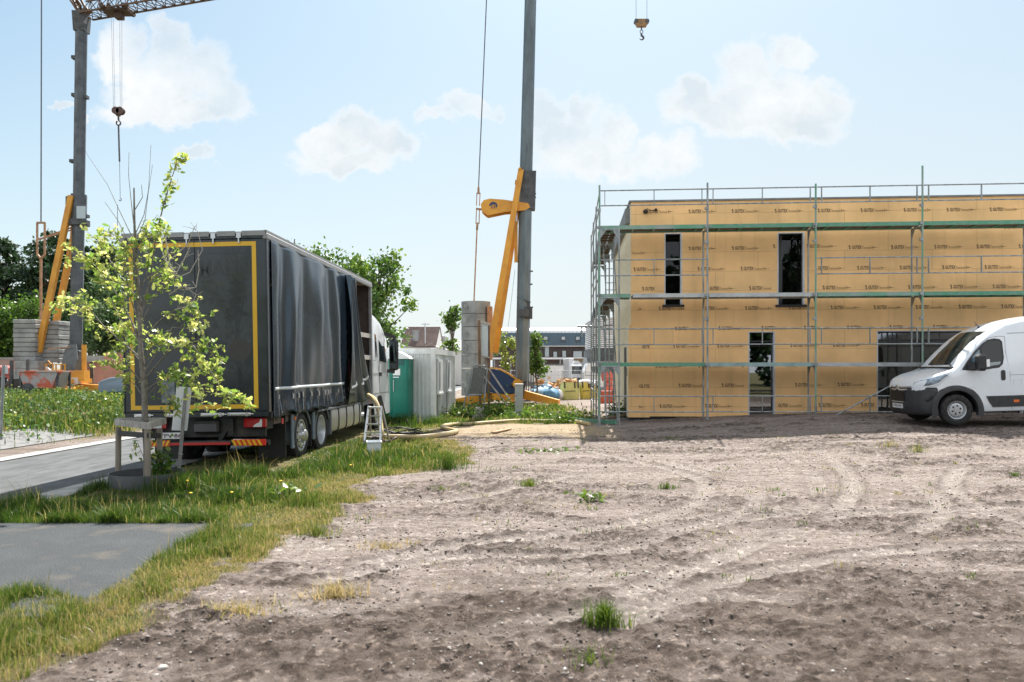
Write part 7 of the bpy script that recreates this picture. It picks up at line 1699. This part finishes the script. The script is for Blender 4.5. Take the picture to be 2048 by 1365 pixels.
def left_site():
    BR = bpy.data.materials.new('pink_brickwork'); BR.use_nodes = True; nt = BR.node_tree; N = nt.nodes; L = nt.links; b = N['Principled BSDF']; b.inputs['Roughness'].default_value = .9
    tc = N.new('ShaderNodeTexCoord'); sp = N.new('ShaderNodeSeparateXYZ'); cb = N.new('ShaderNodeCombineXYZ'); L.new(tc.outputs['Object'], sp.inputs[0]); L.new(sp.outputs[0], cb.inputs[0]); L.new(sp.outputs[2], cb.inputs[1])
    br = N.new('ShaderNodeTexBrick'); L.new(cb.outputs[0], br.inputs[0]); br.inputs['Scale'].default_value = 1; br.inputs['Brick Width'].default_value = .5; br.inputs['Row Height'].default_value = .25; br.inputs['Mortar Size'].default_value = .012
    br.inputs['Color1'].default_value = (.50, .24, .18, 1); br.inputs['Color2'].default_value = (.42, .22, .17, 1); br.inputs['Mortar'].default_value = (.38, .28, .24, 1); L.new(br.outputs[0], b.inputs['Base Color']); MATS['pink_brickwork'] = BR
    PBR = mat('dull_pink_brick', (.38, .25, .22), .9, col2=(.30, .22, .20), vscale=1.5)
    CAP = mat('grey_lintel', (.30, .31, .31), .8, var=.2)
    def wall(px0, px1, yt, Y, label, m_, cap=True, name='brick_wall'):
        x0, x1 = P(px0, 0, Y).x, P(px1, 0, Y).x; zt = P(0, yt, Y).z; T = thing(name, label, 'wall', (x0, Y, 0)); w = x1 - x0
        m = MB(); m.bb(0, w, 0, .3, 0, zt); m.build('masonry', m_, T)
        if cap: m = MB(); m.bb(-.02, w + .02, -.03, .33, zt, zt + .12); m.build('coping', CAP, T)
        return T
    wall(-160, 90, 719, 49, 'low dull pink brick wall with a pale coping behind the ballast at the far left', PBR)
    wall(150, 175, 720, 50, 'narrow orange brick pier right behind the grey crane mast foot', BR, False)
    wall(187, 208, 720, 50, 'slim orange brick pier under the grey lintel beam', BR, False)
    wall(207, 330, 706, 48, 'tall pink brick wall partly hidden by the lorry', BR, False)
    m = MB(); a, c = P(165, 718, 49.8), P(212, 718, 49.8); m.bar(a, c, .3, .4); o = m.build('lintel_beam', CAP); tag(o, 'grey concrete lintel beam bridging the brick piers', 'beam')
    # orange tub, dark trestle, planks, machine
    p = P(91, 800, 38.5); T = thing('mortar_tub', 'grey metal mortar skip with red stains on legs before the left crane', 'skip', (p.x, p.y, hz(p.x, p.y))); MT = mat('stained_metal', (.33, .33, .34), .6, .2, col2=(.50, .11, .06), vscale=1.6, lo=.45, hi=.55)
    w = .98; m = MB(); m.prism([(-w, 1.15), (w, 1.15), (w * .72, .35), (-w * .72, .35)], -.6, .6); m.bb(-w - .05, w + .05, -.65, .65, 1.15, 1.22); m.build('hopper', MT, T)
    m = MB(); [m.bar((sx * .9, sy * .55, .0), (sx * .95, sy * .5, 1.15), .09) for sx in (-1, 1) for sy in (-1, 1)]; m.lathe([(0, -.08), (.3, -.08), (.3, .08), (0, .08)], 14, 0, Matrix.Translation((-.5, -.6, .3)) @ Matrix.Rotation(R(90), 4, 'X')); m.build('leg', CD, T)
    p = P(47, 800, 39); T = thing('timber_trestle', 'dark timber stillage with two upright posts left of the mortar skip', 'stillage', (p.x, p.y, hz(p.x, p.y))); m = MB(); m.bb(-.5, .9, -.4, .4, .1, .8); m.build('stack', mat('dark_boards', (.06, .055, .05), .85, var=.3), T); m = MB(); m.bb(-.42, -.28, -.45, -.35, 0, 1.75); m.bb(.42, .56, -.45, -.35, 0, 1.8); m.build('upright', CD, T)
    p = P(2, 790, 42); T = thing('red_excavator', 'small red building machine at the left edge behind the sign pole', 'machine', (p.x, p.y, hz(p.x, p.y))); m = MB(); m.bb(-.6, .3, -.4, .6, .9, 1.5, 0, .15); m.bar((.2, 0, 1.2), (.6, 0, .5), .12); m.build('body', mat('faded_red', (.50, .12, .10), .5), T, smooth=40); m = MB(); m.bb(-.7, .2, -.5, .7, .2, .85, 0, .2); m.build('track', CD, T)
    p = P(28, 780, 45); T = thing('concrete_block', 'pale concrete slab leaning on the pink wall at the far left', 'slab', (p.x, p.y, 0)); m = MB(); m.box((0, 0, .9), (1.2, .3, 1.3), 0, (-.1, 0, 0), .02); m.build('slab', CAP, T)
    m = MB(); [m.box((P(60, 0, 40.5).x + rng.normal(0, 1.0), 40.5 + rng.normal(0, .3), hz(-26, 40) + .12 + .06 * k), (2.2, .2, .06), 0, (0, 0, rng.normal(0, .1))) for k in range(5)]; o = m.build('plank_pile', mat('reddish_planks', (.40, .24, .18), .8, var=.3)); tag(o, 'low pile of reddish planks behind the timber stillage', 'planks')
    # car nose peeping out from behind the lorry
    p = P(262, 800, 34); T = thing('parked_car', 'blue-grey car front partly hidden by the lorry', 'car', (p.x, p.y, hz(p.x, p.y))); m = MB()
    prof = [(-1.0, .3), (-1.02, .6), (-.95, .8), (-.5, .95), (.1, 1.0), (.6, 1.42), (1.6, 1.5), (2.4, 1.4), (3.0, .95), (3.1, .4)]
    n = len(prof); V_ = []
    for y, k in ((-.85, .94), (-.78, 1), (.78, 1), (.85, .94)): V_ += [(x, y, .3 + (z - .3) * k) for x, z in prof]
    m.add(V_, [tuple(range(n)), tuple(range(3 * n, 4 * n))] + [(r * n + i, r * n + (i + 1) % n, (r + 1) * n + (i + 1) % n, (r + 1) * n + i) for r in range(3) for i in range(n)]); m.build('body', mat('blue_grey_car_paint', (.16, .22, .30), .3, coat=.5), T, smooth=50)
    for x in (-.35, 2.3):
        for y in (-.72, .72): m = MB(); m.lathe([(.18, -.1), (.31, -.1), (.31, .1), (.18, .1), (.17, 0), (0, .02)], 20, 0, Matrix.Translation((x, y, .31)) @ Matrix.Rotation(R(90), 4, 'X')); m.build('wheel', TYRE, T)
    m = MB(); m.bb(-1.03, -.98, -.8, -.5, .62, .76); m.bb(-1.03, -.98, .5, .8, .62, .76); m.build('headlight', mat('lamp_clear', (.55, .6, .62), .15), T)
left_site()

# ------------------------------------------------------------ trees beyond
def at(px, Y): return Vector((P(px, 0, Y).x, Y, 0))
def crown(blobs, Y, px): return [((x - px) / F * Y, rng.uniform(-.5, .5) * rx / F * Y, HC - (y - HY) / F * Y, rx / F * Y, (rx + ry) * .55 / F * Y, ry / F * Y) for x, y, rx, ry in blobs]
tree('broadleaf_tree', 'bushy bright green tree behind the lorry cab', at(752, 30), crown([(752, 620, 50, 62), (775, 540, 18, 38), (718, 560, 26, 40), (800, 575, 26, 18), (810, 608, 28, 12), (745, 672, 60, 36), (760, 580, 30, 40), (700, 600, 30, 50)], 30, 752), 85, 5600, .16, TREE_G, trunk_r=.16, spread=.34)
tree('broadleaf_tree', 'green treetop showing over the lorry roof', at(675, 40), crown([(645, 520, 24, 20), (690, 530, 30, 22), (670, 580, 60, 45), (720, 560, 30, 30)], 40, 675), 60, 3000, .2, TREE_G, trunk_r=.2, spread=.45)
tree('broadleaf_tree', 'tiny tuft of foliage peeping over the rear end of the lorry roof', at(575, 45), crown([(575, 478, 16, 12), (600, 530, 40, 40)], 45, 575), 16, 700, .2, TREE_G, trunk_r=.2, spread=.45)
tree('young_tree', 'slim young tree between the site cabin and the round ballast', at(905, 40), crown([(905, 640, 13, 26), (903, 690, 15, 12), (908, 622, 7, 12)], 40, 905), 26, 1100, .17, TREE_G, trunk_r=.06, spread=.24)
tree('young_tree', 'small green tree right of the grey crane mast', at(1072, 38), crown([(1072, 700, 9, 24), (1065, 725, 22, 16), (1082, 740, 20, 14), (1068, 680, 7, 14)], 38, 1072), 34, 1700, .14, TREE_G, trunk_r=.05, spread=.22)
tree('young_tree', 'sparse pale sapling left of the grey crane mast', at(1012, 38), crown([(1000, 702, 14, 14), (1018, 690, 12, 18), (1014, 725, 16, 16), (1008, 668, 12, 6), (1030, 715, 8, 14)], 38, 1012), 26, 650, .15, leafmat('pale_leaves', [(0, (.10, .17, .035)), (1, (.32, .36, .09))], .4), trunk_r=.04, spread=.2)
for px, Y, bl, lab in ((95, 62, [(95, 500, 45, 38), (60, 560, 55, 50), (120, 560, 60, 60), (85, 640, 70, 60)], 'dark pine behind the tie bars of the left crane'),
                   (15, 64, [(10, 520, 30, 45), (35, 590, 50, 60), (0, 650, 50, 70)], 'dark pine at the left edge of the photo'),
                   (180, 66, [(185, 560, 42, 50), (165, 610, 50, 60), (200, 520, 30, 30)], 'dark pine directly behind the grey crane mast'),
                   (-60, 64, [(-60, 540, 50, 60), (-50, 640, 60, 70)], 'dark pine just outside the left edge'),
                   (240, 68, [(235, 560, 34, 44), (250, 620, 50, 60), (215, 640, 40, 60)], 'dark pine beside the left edge of the lorry body')):
    tree('pine_tree', lab, at(px, Y), crown(bl, Y, px), 130, 10500, .32, TREE_D, group='pines behind the building plot', trunk_r=.28, spread=.75, flat=.5)
for px, Y, bl, lab, mt in ((45, 56, [(45, 650, 50, 48), (20, 690, 50, 40)], 'mid green bushy tree low behind the left ballast', TREE_G), (135, 57, [(135, 665, 44, 52), (160, 640, 30, 40)], 'dense dark green bush behind the crane struts', TREE_B),
                       (205, 54, [(205, 620, 36, 60), (230, 660, 40, 50), (190, 680, 40, 30)], 'grey-green leafy tree between crane mast and lorry', TREE_B), (-30, 55, [(-30, 660, 60, 60)], 'green bush beyond the left edge', TREE_G), (290, 56, [(290, 650, 50, 55), (340, 640, 60, 60)], 'green tree hidden by the lorry doors', TREE_G)):
    tree('broadleaf_tree', lab, at(px, Y), crown(bl, Y, px), 60, 5200, .24, mt, group='leafy trees behind the building plot', trunk_r=.2, spread=.75)
def bush(px, py, Y, w, h, n, lab):
    p = P(px, py, Y); p.z = hz(p.x, p.y); T = thing('bush', lab, 'bush', p); pts = np.stack([rng.normal(0, w * .4, n), rng.normal(0, w * .35, n), np.abs(rng.normal(0, h * .5, n)) * (1) + .03], 1)
    V, f, k = leaves(pts, .10); link('foliage', npmesh('foliage', V, [f], [TREE_G], rnd=np.repeat(rng.uniform(0, 1, n), k)), T); m = MB(); [m.tube([(0, 0, -.05), tuple(pts[i] * np.array([.9, .9, 1]))], [.01, .004], 4) for i in range(10)]; m.build('stem', MATS['weed_stem'], T)
bush(1140, 842, 24.5, 1.1, .38, 500, 'low weedy bush at the edge of the sand left of the scaffold')
bush(1065, 836, 26, 1.2, .35, 600, 'low flowering weeds right of the utility cabinet')
bush(990, 838, 27.5, 1.0, .7, 700, 'tall weeds round the foot of the slanting braces')
bush(930, 838, 28, .9, .45, 450, 'weeds growing between the cabin corner and the mesh hurdle')
bush(1238, 838, 24.2, .5, .4, 250, 'small green weed under the gable scaffold')
bush(325, 945, 11.4, .25, .45, 160, 'leafy green shoots inside the root ring of the oak')
# trees behind the camera, met only as reflections in the panes and the paintwork
for i, (x, y, h) in enumerate(((-14, -24, 11), (-2, -28, 12), (9, -26, 12), (19, -25, 13), (30, -23, 12))):
    tree('broadleaf_tree', ['large leafy tree behind the photographer, far left', 'large leafy tree behind the photographer, left of centre', 'large leafy tree behind the photographer in the middle', 'large leafy tree behind the photographer, right of centre', 'large leafy tree behind the photographer, far right'][i],
         (x, y, 0), [(0, 0, h * .40, 7, 3, h * .38), (2, 0, h * .65, 5, 3, h * .3)], 70, 3600, .9, TREE_D, group='trees behind the photographer', trunk_r=.3, spread=1.3)
